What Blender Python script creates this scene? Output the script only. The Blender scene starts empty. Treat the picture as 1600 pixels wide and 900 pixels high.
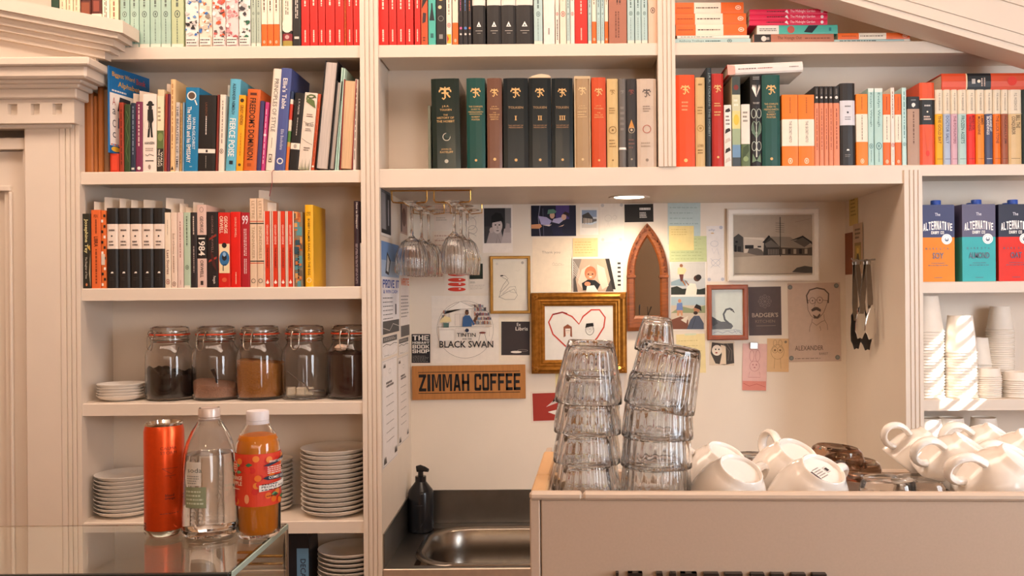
import bpy, math, random
from mathutils import Vector, Matrix, Euler
R = math.radians
rnd = random.Random(7)
SC = bpy.context.scene
COL = SC.collection

# ------------------------------------------------------------------ camera
F, CX, CY, TH, EZ, D = 1400.0, 869.0, 457.0, 0.0079, 1.6, 2.25
cd = bpy.data.cameras.new('camera'); cam = bpy.data.objects.new('camera', cd); COL.objects.link(cam)
cam.location = (0, 0, EZ)
cam.rotation_euler = (Euler((R(90), 0, 0)).to_matrix() @ Matrix.Rotation(-TH, 3, 'Z')).to_euler()
cd.sensor_width = 36.0; cd.lens = F / 1600 * 36.0
cd.shift_x = (800 - CX) / 1600; cd.shift_y = (CY - 450) / 1600
cd.clip_start = 0.02
SC.camera = cam

# ------------------------------------------------------------------ world, sun, large lights, exposure
wd = bpy.data.worlds.new('sky'); SC.world = wd; wd.use_nodes = True
bg = wd.node_tree.nodes['Background']; bg.inputs[0].default_value = (0.75, 0.86, 1.0, 1); bg.inputs[1].default_value = 1.0

def area(name, loc, target, sx, sy, energy, color):
    l = bpy.data.lights.new(name, 'AREA'); l.shape = 'RECTANGLE'; l.size = sx; l.size_y = sy
    l.energy = energy; l.color = color
    o = bpy.data.objects.new(name, l); COL.objects.link(o); o.location = loc
    o.rotation_euler = (Vector(target) - Vector(loc)).to_track_quat('-Z', 'Y').to_euler()
    return o
sl = bpy.data.lights.new('sun', 'SUN'); sl.energy = 30; sl.angle = R(0.4); sl.color = (1.0, 0.95, 0.86)
sun = bpy.data.objects.new('sun', sl); COL.objects.link(sun)
SUN_DIR = Vector((-0.62, 0.52, -0.50)).normalized()
sun.rotation_euler = SUN_DIR.to_track_quat('-Z', 'Y').to_euler(); sun.location = (4, -2, 4)
area('ceiling_light', (-0.6, 1.45, 2.93), (-0.5, 2.0, 1.0), 2.7, 0.6, 38, (1.0, 0.765, 0.61))
area('high_front_light', (-0.2, -2.6, 2.5), (0.0, 2.3, 1.5), 3.0, 0.6, 12, (1.0, 0.85, 0.70))
area('shop_window_light', (1.50, -2.74, 1.65), (0.1, 2.3, 1.5), 0.75, 1.7, 30, (0.92, 0.96, 1.0))
area('side_window_light', (1.86, 0.55, 1.7), (-0.2, 2.3, 1.5), 0.8, 0.95, 38, (0.82, 0.91, 1.0))
SC.view_settings.view_transform = 'Standard'; SC.view_settings.look = 'None'
SC.view_settings.exposure = 0.02; SC.view_settings.gamma = 1.0; SC.view_settings.use_curve_mapping = False
cy = SC.cycles
cy.max_bounces = 16; cy.transmission_bounces = 14; cy.glossy_bounces = 6; cy.diffuse_bounces = 5; cy.transparent_max_bounces = 16
cy.sample_clamp_indirect = 4.0

# ------------------------------------------------------------------ pixel <-> world (the real camera)
c_, s_ = math.cos(TH), math.sin(TH)
def P(px, py, Y):
    x, y = px - CX, py - CY
    u = x * c_ - y * s_; v = x * s_ + y * c_
    return Vector((u * Y / F, Y, EZ - v * Y / F))
def Xat(px, z, Y):
    v = (EZ - z) * F / Y
    return (px - CX - v * s_) / c_ * Y / F
def H(d, Y=D): return d * Y / F

# ------------------------------------------------------------------ materials
_mats = {}
def lin(c):
    if isinstance(c, str):
        c = c.lstrip('#'); c = [int(c[i:i+2], 16) / 255 for i in (0, 2, 4)]
    return [(x / 12.92 if x <= 0.04045 else ((x + 0.055) / 1.055) ** 2.4) for x in c]
def mat(c, rough=0.6, metal=0.0, trans=0.0, ior=1.45, spec=0.5, noise=0.07, scale=60.0, bump=0.0, emit=0.0, coat=0.0, wood=None):
    key = (str(c), rough, metal, trans, ior, spec, noise, scale, bump, emit, coat, str(wood))
    if key in _mats: return _mats[key]
    m = bpy.data.materials.new('paint' if not trans else 'glass'); m.use_nodes = True
    nt = m.node_tree; b = nt.nodes['Principled BSDF']; l = lin(c)
    b.inputs['Roughness'].default_value = rough; b.inputs['Metallic'].default_value = metal
    b.inputs['Transmission Weight'].default_value = trans; b.inputs['IOR'].default_value = ior
    b.inputs['Specular IOR Level'].default_value = spec; b.inputs['Coat Weight'].default_value = coat
    b.inputs['Base Color'].default_value = (*l, 1)
    if emit:
        b.inputs['Emission Color'].default_value = (*l, 1); b.inputs['Emission Strength'].default_value = emit
    if noise or bump:
        tc = nt.nodes.new('ShaderNodeTexCoord'); n = nt.nodes.new('ShaderNodeTexNoise')
        n.inputs['Scale'].default_value = scale; n.inputs['Detail'].default_value = 4
        src = tc.outputs['Object']
        if wood:
            mp = nt.nodes.new('ShaderNodeMapping'); mp.inputs['Scale'].default_value = wood
            nt.links.new(src, mp.inputs[0]); src = mp.outputs[0]
        nt.links.new(src, n.inputs['Vector'])
        if noise:
            mr = nt.nodes.new('ShaderNodeMapRange'); mr.inputs[1].default_value = 0.3; mr.inputs[2].default_value = 0.7
            mr.inputs[3].default_value = 1 - noise; mr.inputs[4].default_value = 1 + noise * 0.5
            nt.links.new(n.outputs[0], mr.inputs[0])
            mx = nt.nodes.new('ShaderNodeVectorMath'); mx.operation = 'SCALE'; mx.inputs[0].default_value = l
            nt.links.new(mr.outputs[0], mx.inputs['Scale']); nt.links.new(mx.outputs[0], b.inputs['Base Color'])
        if bump:
            bp = nt.nodes.new('ShaderNodeBump'); bp.inputs['Strength'].default_value = bump; bp.inputs['Distance'].default_value = 0.002
            nt.links.new(n.outputs[0], bp.inputs['Height']); nt.links.new(bp.outputs[0], b.inputs['Normal'])
    _mats[key] = m
    return m
PAINT = mat('#e0d2c2', 0.45, noise=0.025, scale=9, bump=0.04)
ROOMP = mat('#cfae8c', 0.8, noise=0.03, scale=7)
WALLP = mat('#e9dccb', 0.7, noise=0.03, scale=7, bump=0.03)
GLASS = mat('#ffffff', 0.0, trans=1.0, ior=1.48, noise=0)
CLEAR = mat('#f4fbf7', 0.0, trans=1.0, ior=1.35, noise=0)
PANE = mat('#f5fbf7', 0.0, trans=1.0, ior=1.45, noise=0)
STEEL = mat('#b9b6b2', 0.28, metal=1.0, noise=0.06, scale=30)
CHROME = mat('#dcd9d4', 0.1, metal=1.0, noise=0.0)
BRASS = mat('#d8a85c', 0.22, metal=1.0, noise=0.05)
CERAM = mat('#f2ece4', 0.12, noise=0.0, coat=0.4)
PLATE = mat('#ece5dc', 0.3, noise=0.03, scale=40)
PAGES = mat('#e6d8c0', 0.85, noise=0.18, scale=40, wood=(60, 1, 0.6))

# ------------------------------------------------------------------ mesh builders
class MB:
    def __init__(s): s.v = []; s.f = []; s.mi = []; s.sm = []
    def add(s, vs, fs, m=0, smooth=False):
        o = len(s.v); s.v += [tuple(p) for p in vs]
        for f in fs: s.f.append([i + o for i in f]); s.mi.append(m); s.sm.append(smooth)
        return s
    def box(s, x0, x1, y0, y1, z0, z1, m=0, bev=0.0):
        if bev <= 0:
            vs = [(x, y, z) for z in (z0, z1) for y in (y0, y1) for x in (x0, x1)]
            return s.add(vs, [(0, 2, 3, 1), (4, 5, 7, 6), (0, 1, 5, 4), (2, 6, 7, 3), (0, 4, 6, 2), (1, 3, 7, 5)], m)
        b = bev
        pts = [(x0+b, y0), (x1-b, y0), (x1, y0+b), (x1, y1-b), (x1-b, y1), (x0+b, y1), (x0, y1-b), (x0, y0+b)]
        ins = [(x0+b, y0+b), (x1-b, y0+b), (x1-b, y0+b), (x1-b, y1-b), (x1-b, y1-b), (x0+b, y1-b), (x0+b, y1-b), (x0+b, y0+b)]
        rings = [(ins, z0), (pts, z0+b), (pts, z1-b), (ins, z1)]
        vs = [(p[0], p[1], z) for ps, z in rings for p in ps]; fs = []
        for k in range(3):
            for i in range(8):
                j = (i + 1) % 8; fs.append((k*8+i, k*8+j, k*8+8+j, k*8+8+i))
        fs += [(7, 5, 3, 1), (25, 27, 29, 31)]
        return s.add(vs, fs, m)
    def prism(s, pts, a, b, axis='z', m=0):       # polygon extruded along an axis
        def mk(p, t): return {'z': (p[0], p[1], t), 'y': (p[0], t, p[1]), 'x': (t, p[0], p[1])}[axis]
        n = len(pts); vs = [mk(p, a) for p in pts] + [mk(p, b) for p in pts]
        return s.add(vs, [tuple(range(n))[::-1], tuple(range(n, 2*n))] + [(i, (i+1) % n, n+(i+1) % n, n+i) for i in range(n)], m)
    def lathe(s, prof, seg=32, c=(0, 0, 0), m=0, flute=None, cap=True, smooth=True):
        vs = []; fs = []
        for pt in prof:                              # a third entry 0 keeps that ring round
            r, z = pt[:2]
            for i in range(seg):
                a = 2 * math.pi * i / seg; rr = r * (flute(a, r, z) if flute and len(pt) == 2 else 1)
                vs.append((c[0] + rr * math.cos(a), c[1] + rr * math.sin(a), c[2] + z))
        for k in range(len(prof) - 1):
            for i in range(seg):
                j = (i + 1) % seg; fs.append((k*seg+i, k*seg+j, (k+1)*seg+j, (k+1)*seg+i))
        if cap:
            if prof[0][0] > 1e-6: fs.append(tuple(range(seg))[::-1])
            if prof[-1][0] > 1e-6: fs.append(tuple(range((len(prof)-1)*seg, len(prof)*seg)))
        return s.add(vs, fs, m, smooth)
    def tube(s, pts, r, seg=8, m=0, closed=False, sx=1.0):
        pts = [Vector(p) for p in pts]; n = len(pts); vs = []; fs = []; prev = None
        for i in range(n):
            if closed: t = (pts[(i+1) % n] - pts[i-1])
            else: t = pts[min(i+1, n-1)] - pts[max(i-1, 0)]
            t.normalize()
            if prev is None:
                prev = Vector((0, 0, 1)) if abs(t.z) < 0.9 else Vector((1, 0, 0))
            u = (prev - t * prev.dot(t)).normalized(); prev = u; w = t.cross(u)
            rr = r[i] if isinstance(r, (list, tuple)) else r
            for k in range(seg):
                a = 2 * math.pi * k / seg
                vs.append(pts[i] + u * (math.cos(a) * rr) + w * (math.sin(a) * rr * sx))
        for i in range(n if closed else n - 1):
            for k in range(seg):
                l = (k + 1) % seg; a = i * seg; b = ((i + 1) % n) * seg
                fs.append((a+k, a+l, b+l, b+k))
        if not closed: fs += [tuple(range(seg))[::-1], tuple(range((n-1)*seg, n*seg))]
        return s.add(vs, fs, m, True)
    def build(s, name, mats, parent=None, loc=None, rot=None, angle=35):
        me = bpy.data.meshes.new(name); me.from_pydata(s.v, [], s.f)
        for m in (mats if isinstance(mats, (list, tuple)) else [mats]): me.materials.append(m)
        me.polygons.foreach_set('material_index', s.mi)
        me.polygons.foreach_set('use_smooth', [True] * len(s.f) if any(s.sm) else [False] * len(s.f))
        me.update()
        if any(s.sm): me.set_sharp_from_angle(angle=R(angle))
        o = bpy.data.objects.new(name, me); COL.objects.link(o)
        if parent: o.parent = parent
        if loc is not None: o.location = loc
        if rot is not None: o.rotation_euler = rot
        return o

_labels = {}
def tag(o, label, cat, group=None):
    if label in _labels: print('DUPLICATE LABEL', label)
    n = len(label.split())
    if n < 4 or n > 16: print('LABEL LENGTH', n, label)
    _labels[label] = o
    o['label'] = label; o['category'] = cat
    if group: o['group'] = group
    return o
def empty(name, loc=(0, 0, 0), rot=(0, 0, 0)):
    o = bpy.data.objects.new(name, None); COL.objects.link(o); o.location = loc; o.rotation_euler = rot
    o.empty_display_size = 0.02
    return o
def thing(name, label, cat, loc=(0, 0, 0), rot=(0, 0, 0), group=None):
    return tag(empty(name, loc, rot), label, cat, group)
def struct(o): o['kind'] = 'structure'; return o
def copy_tree(o, parent=None):
    c = o.copy(); COL.objects.link(c)
    if parent: c.parent = parent
    for ch in list(o.children): copy_tree(ch, c)
    return c
ORD = ['first','second','third','fourth','fifth','sixth','seventh','eighth','ninth','tenth','eleventh','twelfth','thirteenth','fourteenth','fifteenth','sixteenth','seventeenth','eighteenth','nineteenth','twentieth','twenty-first','twenty-second','twenty-third','twenty-fourth','twenty-fifth','twenty-sixth','twenty-seventh','twenty-eighth','twenty-ninth','thirtieth']

# ------------------------------------------------------------------ flat print: lettering and drawings
_txt = {}
def glyphs(body, bold=0.0):
    k = (body, bold)
    if k in _txt: return _txt[k]
    cu = bpy.data.curves.new('t', 'FONT'); cu.body = body; cu.resolution_u = 2; cu.offset = min(bold, 0.012); cu.dimensions = '2D'; cu.fill_mode = 'FRONT'
    o = bpy.data.objects.new('t', cu); me = bpy.data.meshes.new_from_object(o)
    vs = [(v.co.x, v.co.y) for v in me.vertices]; fs = [tuple(p.vertices) for p in me.polygons]
    bpy.data.objects.remove(o); bpy.data.curves.remove(cu); bpy.data.meshes.remove(me)
    if not vs: vs = [(0, 0), (1, 1)]
    xs = [v[0] for v in vs]; ys = [v[1] for v in vs]
    x0, x1, y0, y1 = min(xs), max(xs), min(ys), max(ys); w = max(x1-x0, 1e-6); h = max(y1-y0, 1e-6)
    _txt[k] = ([((x-x0)/w, (y-y0)/h) for x, y in vs], fs, w / h)
    return _txt[k]
def _q(x0, x1, z0, z1): return [(x0, z0), (x1, z0), (x1, z1), (x0, z1)]
_l, _r = _q(0, .3, 0, 1), _q(.7, 1, 0, 1); _t, _m_, _b = _q(0, 1, .82, 1), _q(0, 1, .41, .59), _q(0, 1, 0, .18)
BLOCK = {'A': [[(0, 0), (.28, 0), (.62, 1), (.30, 1)], [(1, 0), (.72, 0), (.38, 1), (.70, 1)], _q(.2, .8, .2, .36)], 'B': [_l, _q(.3, .86, .82, 1), _q(.3, .86, .41, .59), _q(.3, .86, 0, .18), _q(.68, 1, .08, .46), _q(.68, 1, .54, .92)],
 'C': [_q(0, .3, .06, .94), _q(.08, .92, .82, 1), _q(.08, .92, 0, .18), _q(.7, 1, .66, .94), _q(.7, 1, .06, .34)], 'D': [_l, _q(.3, .9, .82, 1), _q(.3, .9, 0, .18), _q(.7, 1, .08, .92)], 'E': [_l, _t, _q(.3, .86, .41, .59), _b], 'F': [_l, _t, _q(.3, .86, .41, .59)],
 'H': [_l, _r, _m_], 'I': [_q(0, 1, 0, 1)], 'K': [_l, [(.3, .38), (.66, 1), (1, 1), (.45, .36)], [(.4, .62), (.66, 0), (1, 0), (.56, .66)]], 'L': [_l, _b], 'M': [_q(0, .24, 0, 1), _q(.76, 1, 0, 1), [(.2, 1), (.42, .2), (.56, .2), (.3, 1)], [(.8, 1), (.58, .2), (.44, .2), (.7, 1)]],
 'N': [_q(0, .28, 0, 1), _q(.72, 1, 0, 1), [(.05, 1), (.34, 1), (.95, 0), (.66, 0)]], 'O': [_q(0, .3, .06, .94), _q(.7, 1, .06, .94), _q(.08, .92, .82, 1), _q(.08, .92, 0, .18)], 'P': [_l, _q(.3, .92, .82, 1), _q(.3, .92, .4, .58), _q(.7, 1, .46, .94)],
 'R': [_l, _q(.3, .92, .82, 1), _q(.3, .92, .4, .58), _q(.7, 1, .48, .94), [(.4, .45), (.7, .45), (1, 0), (.7, 0)]], 'S': [_q(0, .3, .5, .92), _q(.7, 1, .08, .5), _q(.06, .96, .82, 1), _q(.04, .96, .41, .59), _q(.04, .94, 0, .18), _q(.7, 1, .68, .86), _q(0, .3, .14, .32)],
 'T': [_t, _q(.35, .65, 0, .82)], 'V': [[(0, 1), (.3, 1), (.6, 0), (.36, 0)], [(1, 1), (.7, 1), (.4, 0), (.64, 0)]], 'W': [[(0, 1), (.2, 1), (.36, 0), (.2, 0)], [(.5, 1), (.6, .8), (.36, 0), (.22, 0)], [(.5, 1), (.4, .8), (.64, 0), (.78, 0)], [(1, 1), (.8, 1), (.64, 0), (.8, 0)]], 'Y': [[(0, 1), (.32, 1), (.64, .4), (.36, .4)], [(1, 1), (.68, 1), (.36, .4), (.64, .4)], _q(.35, .65, 0, .45)], 'Z': [_t, _b, [(0, .1), (.34, .1), (1, .9), (.66, .9)]], 'G': [_q(0, .3, .06, .94), _q(.08, .92, .82, 1), _q(.08, .92, 0, .18), _q(.7, 1, .06, .5), _q(.5, 1, .4, .54)],
 'U': [_q(0, .3, .06, 1), _q(.7, 1, .06, 1), _q(.08, .92, 0, .18)]}
import numpy as np
def print_objects(name, v, f, mi, mats, parent):
    """one flat print mesh for each cluster of marks that stand together"""
    root = list(range(len(v)))
    def find(i):
        while root[i] != i: root[i] = root[root[i]]; i = root[i]
        return i
    for q in f:
        a0 = find(q[0])
        for i in q[1:]:
            b0 = find(i)
            if b0 != a0: root[b0] = a0
    ids = {}; isl = []
    for q in f: isl.append(ids.setdefault(find(q[0]), len(ids)))
    k = len(ids); lo = np.full((k, 3), 9e9); hi = np.full((k, 3), -9e9)
    for q, i in zip(f, isl):
        p = np.array([v[j] for j in q]); lo[i] = np.minimum(lo[i], p.min(0)); hi[i] = np.maximum(hi[i], p.max(0))
    size = (hi - lo).max(1); lab = list(range(k))
    gap = np.maximum(0, np.maximum(lo[:, None] - hi[None], lo[None] - hi[:, None])); near = np.sqrt((gap**2).sum(2)) <= np.maximum(.0195, .49*np.maximum(size[:, None], size[None]))
    seen = [-1]*k; n = 0
    for s0 in range(k):
        if seen[s0] >= 0: continue
        st = [s0]; seen[s0] = n
        while st:
            c = st.pop()
            for d in np.nonzero(near[c])[0]:
                if seen[d] < 0: seen[d] = n; st.append(int(d))
        n += 1
    out = []
    for g in range(n):
        fs = [(q, m) for q, m, i in zip(f, mi, isl) if seen[i] == g]; use = {}; vs = []; ff = []
        for q, m in fs:
            ff.append([use.setdefault(j, len(use)) for j in q])
        vs = [v[j] for j in use]
        used = sorted({m for _, m in fs}); me = bpy.data.meshes.new(name); me.from_pydata(vs, [], ff)
        for m in used: me.materials.append(mats[m])
        me.polygons.foreach_set('material_index', [used.index(m) for _, m in fs]); me.update()
        o = bpy.data.objects.new(name, me); COL.objects.link(o); o.parent = parent; out.append(o)
    return out
class Draw:                                        # fractions 0..1 across and up a face of w x h metres
    def __init__(s, w, h, y=-0.0003, step=0.00005):
        s.w, s.h, s.y, s.st = w, h, y, step; s.k = 0; s.v = []; s.f = []; s.mi = []; s.cols = []
    def _m(s, c):
        if c not in s.cols: s.cols.append(c)
        return s.cols.index(c)
    def raw(s, pts, faces, c):
        o = len(s.v); y = s.y - s.st * s.k; s.k += 1
        s.v += [((x - 0.5) * s.w, y, z * s.h) for x, z in pts]
        m = s._m(c)
        for f in faces: s.f.append([i + o for i in f]); s.mi.append(m)
        return s
    def pg(s, pts, c): return s.raw(pts, [tuple(range(len(pts)))], c)
    def r(s, x0, x1, z0, z1, c): return s.pg([(x0, z0), (x1, z0), (x1, z1), (x0, z1)], c)
    def el(s, cx, cz, rx, rz, c, n=20, a0=0, a1=360):
        full = a1 - a0 >= 360
        pts = [(cx + rx * math.cos(R(a0 + (a1-a0) * i / (n if full else n-1))), cz + rz * math.sin(R(a0 + (a1-a0) * i / (n if full else n-1)))) for i in range(n)]
        return s.pg(pts, c)
    def circ(s, cx, cz, rx, c, n=20): return s.el(cx, cz, rx, rx * s.w / s.h, c, n)
    def ln(s, pts, wd, c, closed=False):           # wd in metres
        q = [(x * s.w, z * s.h) for x, z in pts]
        if closed: q = q + [q[0]]
        n = len(q); L = []; Rr = []
        for i in range(n):
            a = q[max(i-1, 0)]; b = q[min(i+1, n-1)]
            if closed and i in (0, n-1): a = q[-2]; b = q[1]
            dx, dz = b[0]-a[0], b[1]-a[1]; d = math.hypot(dx, dz) or 1
            nx, nz = -dz/d*wd/2, dx/d*wd/2
            L.append(((q[i][0]+nx)/s.w, (q[i][1]+nz)/s.h)); Rr.append(((q[i][0]-nx)/s.w, (q[i][1]-nz)/s.h))
        return s.raw(L + Rr, [(i, n+i, n+i+1, i+1) for i in range(n-1)], c)
    def ring(s, cx, cz, rx, rz, wd, c, a0=0, a1=360, n=28):
        return s.ln([(cx + rx*math.cos(R(a0+(a1-a0)*i/(n-1))), cz + rz*math.sin(R(a0+(a1-a0)*i/(n-1)))) for i in range(n)], wd, c)
    def t(s, body, x0, x1, z0, z1, c, bold=0.0):    # horizontal text filling a box
        vs, fs, _ = glyphs(body, bold)
        return s.raw([(x0 + (x1-x0)*a, z0 + (z1-z0)*b) for a, b in vs], fs, c)
    def bt(s, body, x0, x1, z0, z1, c, gap=0.16):    # heavy block capitals
        wd = {'I': .42, 'M': 1.3, 'W': 1.3, ' ': .5}; tot = sum(wd.get(q, 1) for q in body) + gap*(len(body)-1); x = x0; k = (x1-x0)/tot
        for q in body:
            w_ = wd.get(q, 1)*k
            for ps in BLOCK.get(q, []): s.k -= 1; s.pg([(x + w_*p[0], z0 + (z1-z0)*p[1]) for p in ps], c)
            if q in BLOCK: s.k += 0
            x += w_ + gap*k
        s.k += 1
        return s
    def tv(s, body, z0, z1, x0, x1, c, bold=0.0):   # vertical text reading downwards
        vs, fs, _ = glyphs(body, bold)
        return s.raw([(x0 + (x1-x0)*b, z1 - (z1-z0)*a) for a, b in vs], fs, c)
    def words(s, x0, x1, z0, z1, c, rows=3, fill=0.45, seed=1):   # lines too small to read
        rr = random.Random(seed + int(x0*977 + z0*613)); dz = (z1-z0)/rows; pts = []; fs = []
        for k in range(rows):
            x = x0; end = x1 - rr.random()*0.25*(x1-x0) if rows > 1 else x1
            while x < end:
                L = (0.05 + 0.12*rr.random())*(x1-x0); a = len(pts); b = z1 - (k+1)*dz + dz*(1-fill)/2
                pts += [(x, b), (min(x+L, end), b), (min(x+L, end), b+dz*fill), (x, b+dz*fill)]; fs.append((a, a+1, a+2, a+3)); x += L + 0.035*(x1-x0)
        return s.raw(pts, fs, c)
    def wordsv(s, z0, z1, x0, x1, c, rows=1, fill=0.5, seed=1):
        rr = random.Random(seed + int(x0*977 + z0*613)); dx = (x1-x0)/rows; pts = []; fs = []
        for k in range(rows):
            z = z1
            while z > z0:
                L = (0.03 + 0.10*rr.random())*(z1-z0); a = len(pts); b = x1 - (k+1)*dx + dx*(1-fill)/2; e = max(z-L, z0)
                pts += [(b, e), (b+dx*fill, e), (b+dx*fill, z), (b, z)]; fs.append((a, a+1, a+2, a+3)); z -= L + 0.025*(z1-z0)
        return s.raw(pts, fs, c)
    def mono(s, cx, cz, sz, c):                      # intertwined initials with curling arms
        a = sz / s.w; b = sz / s.h; wd = sz * 0.12
        s.ln([(cx, cz + .5*b), (cx, cz - .42*b), (cx - .12*a, cz - .55*b), (cx - .25*a, cz - .42*b)], wd, c)
        s.ring(cx - .22*a, cz + .12*b, .26*a, .18*b, wd, c, -40, 200); s.ring(cx + .22*a, cz + .12*b, .26*a, .18*b, wd, c, -20, 220)
        s.ln([(cx - .42*a, cz + .42*b), (cx, cz + .3*b), (cx + .42*a, cz + .42*b)], wd, c)
        s.ln([(cx + .08*a, cz), (cx + .42*a, cz - .4*b)], wd, c); s.ln([(cx - .3*a, cz - .02*b), (cx + .3*a, cz - .02*b)], wd, c)
        return s
    def build(s, name, parent, loc=(0, 0, 0), rot=None, rough=0.55):
        if not s.f: return None
        ms = [c if isinstance(c, bpy.types.Material) else mat(c, rough, noise=0.04) for c in s.cols]
        os_ = print_objects(name, s.v, s.f, s.mi, ms, parent)
        for o in os_:
            o.location = loc
            if rot: o.rotation_euler = rot
        return os_[0]

# ------------------------------------------------------------------ the room
ROOM_X0, ROOM_X1, ROOM_Y0, ROOM_Y1, ROOM_Z = -2.6, 1.95, -2.8, 2.76, 3.0
def plain(name, m, *b): return struct(MB().box(*b).build(name, m))
plain('floor', mat('#7a5a40', 0.5, noise=0.2, scale=4, wood=(1, 8, 1)), ROOM_X0, ROOM_X1, ROOM_Y0, ROOM_Y1, -0.05, 0)
plain('ceiling', ROOMP, ROOM_X0, ROOM_X1, ROOM_Y0, ROOM_Y1, ROOM_Z, ROOM_Z + 0.05)
plain('wall_back', WALLP, ROOM_X0, ROOM_X1, ROOM_Y1, ROOM_Y1 + 0.05, 0, ROOM_Z)
plain('wall_left', ROOMP, ROOM_X0 - 0.05, ROOM_X0, ROOM_Y0, ROOM_Y1 + 0.05, 0, ROOM_Z)
plain('wall_front', WALLP, ROOM_X0, ROOM_X1, ROOM_Y0 - 0.05, ROOM_Y0, 0, ROOM_Z)
# right wall with a small high window, slatted blind outside the frame
tgt = P(1462, 580, 2.30); k = (ROOM_X1 - tgt.x) / -SUN_DIR.x
wc = tgt - SUN_DIR * k
WY0, WY1, WZ0, WZ1 = wc.y - 0.10, wc.y + 0.055, wc.z - 0.15, wc.z + 0.132
wr = MB()
wr.box(ROOM_X1, ROOM_X1 + 0.05, ROOM_Y0, WY0, 0, ROOM_Z); wr.box(ROOM_X1, ROOM_X1 + 0.05, WY1, ROOM_Y1 + 0.05, 0, ROOM_Z)
wr.box(ROOM_X1, ROOM_X1 + 0.05, WY0, WY1, 0, WZ0); wr.box(ROOM_X1, ROOM_X1 + 0.05, WY0, WY1, WZ1, ROOM_Z)
struct(wr.build('wall_right', ROOMP))
wf = struct(MB().box(ROOM_X1 + 0.002, ROOM_X1 + 0.048, WY0, WY0 + 0.004, WZ0, WZ1).build('window_1', PAINT))
ns = 7; pz = (WZ1 - WZ0) / ns
for i in range(ns):
    z = WZ0 + (i + 0.5) * pz
    MB().box(ROOM_X1 + 0.003, ROOM_X1 + 0.006, WY0 + 0.004, WY1, z - 0.010, z + 0.010).build('blind_slat', PAINT, wf)
# bare pendant bulbs hanging in the room behind the viewer
def bulb(x, y, z, w):
    r = thing('pendant_bulb', 'glowing bulb on black flex, %s from the left of six behind the viewer' % ORD[len([k for k in _labels if 'glowing bulb' in k])], 'lamp', (x, y, z))
    MB().lathe([(0, -.035), (.018, -.03), (.03, -.012), (.03, .004), (.016, .03), (.013, .04)], 20, cap=False).build('globe', mat('#ffd9a8', .3, emit=90, noise=0), r)
    MB().lathe([(.0, .039), (.016, .04), (.016, .085), (.003, .09), (.003, ROOM_Z - z), (0, ROOM_Z - z)], 16).build('flex', mat('#1c1a1a', .5), r)
    l = bpy.data.lights.new('bulb_light', 'POINT'); l.energy = w; l.color = (1.0, .74, .5); l.shadow_soft_size = .031
    o = bpy.data.objects.new('bulb_light', l); COL.objects.link(o); o.location = (x, y, z)
for x, y, z in ((-1.9, -.6, 2.35), (-1.0, -1.3, 2.3), (-.25, -.7, 2.4), (.5, -1.4, 2.35), (1.1, -.8, 2.3), (1.6, -1.9, 2.4)): bulb(x, y, z, 5.0)

# ------------------------------------------------------------------ built-in bookcase
SD = 0.18                                            # shelf depth
XL, XLi, XC0, XC1, XM0, XM1, XR0, XR1, XE = -1.240, -1.191, -0.487, -0.441, 0.2597, 0.303, 0.874, 0.919, 1.62
Z5, Z4, Z3, Z2, Z1, Z0 = 2.225, 1.9118, 1.6193, 1.330, 1.031, 0.845
NZ, CZ, YB = 1.867, 0.9074, 2.704                    # alcove soffit, counter top, alcove back wall
ZR3, ZR2, ZR1 = 1.6193, 1.3236, 1.01
case = thing('built_in_bookcase', 'cream painted built-in bookcase with fluted posts around a lit alcove', 'bookcase', (0, D, 0))
def shelf(x0, x1, z, lip, depth=SD):
    return MB().prism([(0, z - lip), (0.018, z - lip), (0.018, z - 0.02), (depth, z - 0.02), (depth, z), (0.002, z), (0, z - 0.002)], x0, x1, 'x').build('shelf', PAINT, case)
for z in (Z4, Z3, Z2, Z1, Z0): shelf(XLi - 0.012, XC0 + 0.005, z, 0.031)
shelf(-1.75, XC0 + 0.005, Z5, 0.031)
shelf(XC1 - 0.005, XM0 + 0.005, Z5, 0.031); shelf(XM1 - 0.005, XE, Z5, 0.031)
shelf(XC1 - 0.003, XR0, 1.9135, 1.9135 - NZ); shelf(XR0, XE, 1.9135, 0.028)
shelf(XR1 - 0.005, XE, ZR3, 0.028); shelf(XR1 - 0.005, XE, ZR2, 0.028); shelf(XR1 - 0.005, XE, ZR1, 0.028)
def post(x0, x1, z0, z1):
    w = x1 - x0; pts = [(x0, 0.02), (x0, -0.006)]
    for k in (0.28, 0.52, 0.76):
        x = x0 + w * k; pts += [(x - 0.0016, -0.006), (x - 0.0010, -0.0025), (x + 0.0010, -0.0025), (x + 0.0016, -0.006)]
    pts += [(x1, -0.006), (x1, 0.02)]
    return MB().prism(pts, z0, z1, 'z').build('fluted_post', PAINT, case)
post(XL, XLi, 0.0, 2.10); post(XC0, XC1, 0.0, ROOM_Z - 0.02); post(XM0, XM1, 1.9135, ROOM_Z - 0.02); post(XR0, XR1, 0.0, 1.90)
def panel(name, *b): return MB().box(*b).build(name, PAINT, case)
panel('back_panel', -1.75, XC0 + 0.02, SD, SD + 0.015, 0.0, ROOM_Z - 0.02)
panel('back_panel', XC1 - 0.02, XM0 + 0.02, SD, SD + 0.015, 1.9135, ROOM_Z - 0.02)
panel('back_panel', XM1 - 0.02, XE, SD, SD + 0.015, 1.9135, ROOM_Z - 0.02)
panel('back_panel', XR1 - 0.02, XE, SD, SD + 0.015, 0.0, 1.9135)
panel('side_panel', XLi - 0.028, XLi - 0.012, 0.02, SD, 0.0, 2.19)
panel('side_panel', XC0 + 0.010, XC1 - 0.010, 0.02, SD, 1.9135, ROOM_Z - 0.02)
panel('side_panel', XC0 + 0.010, XC1, 0.02, YB - D, 0.0, 1.9135)
panel('side_panel', XM0 + 0.012, XM1 - 0.012, 0.02, SD, 1.9135, ROOM_Z - 0.02)
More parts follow.
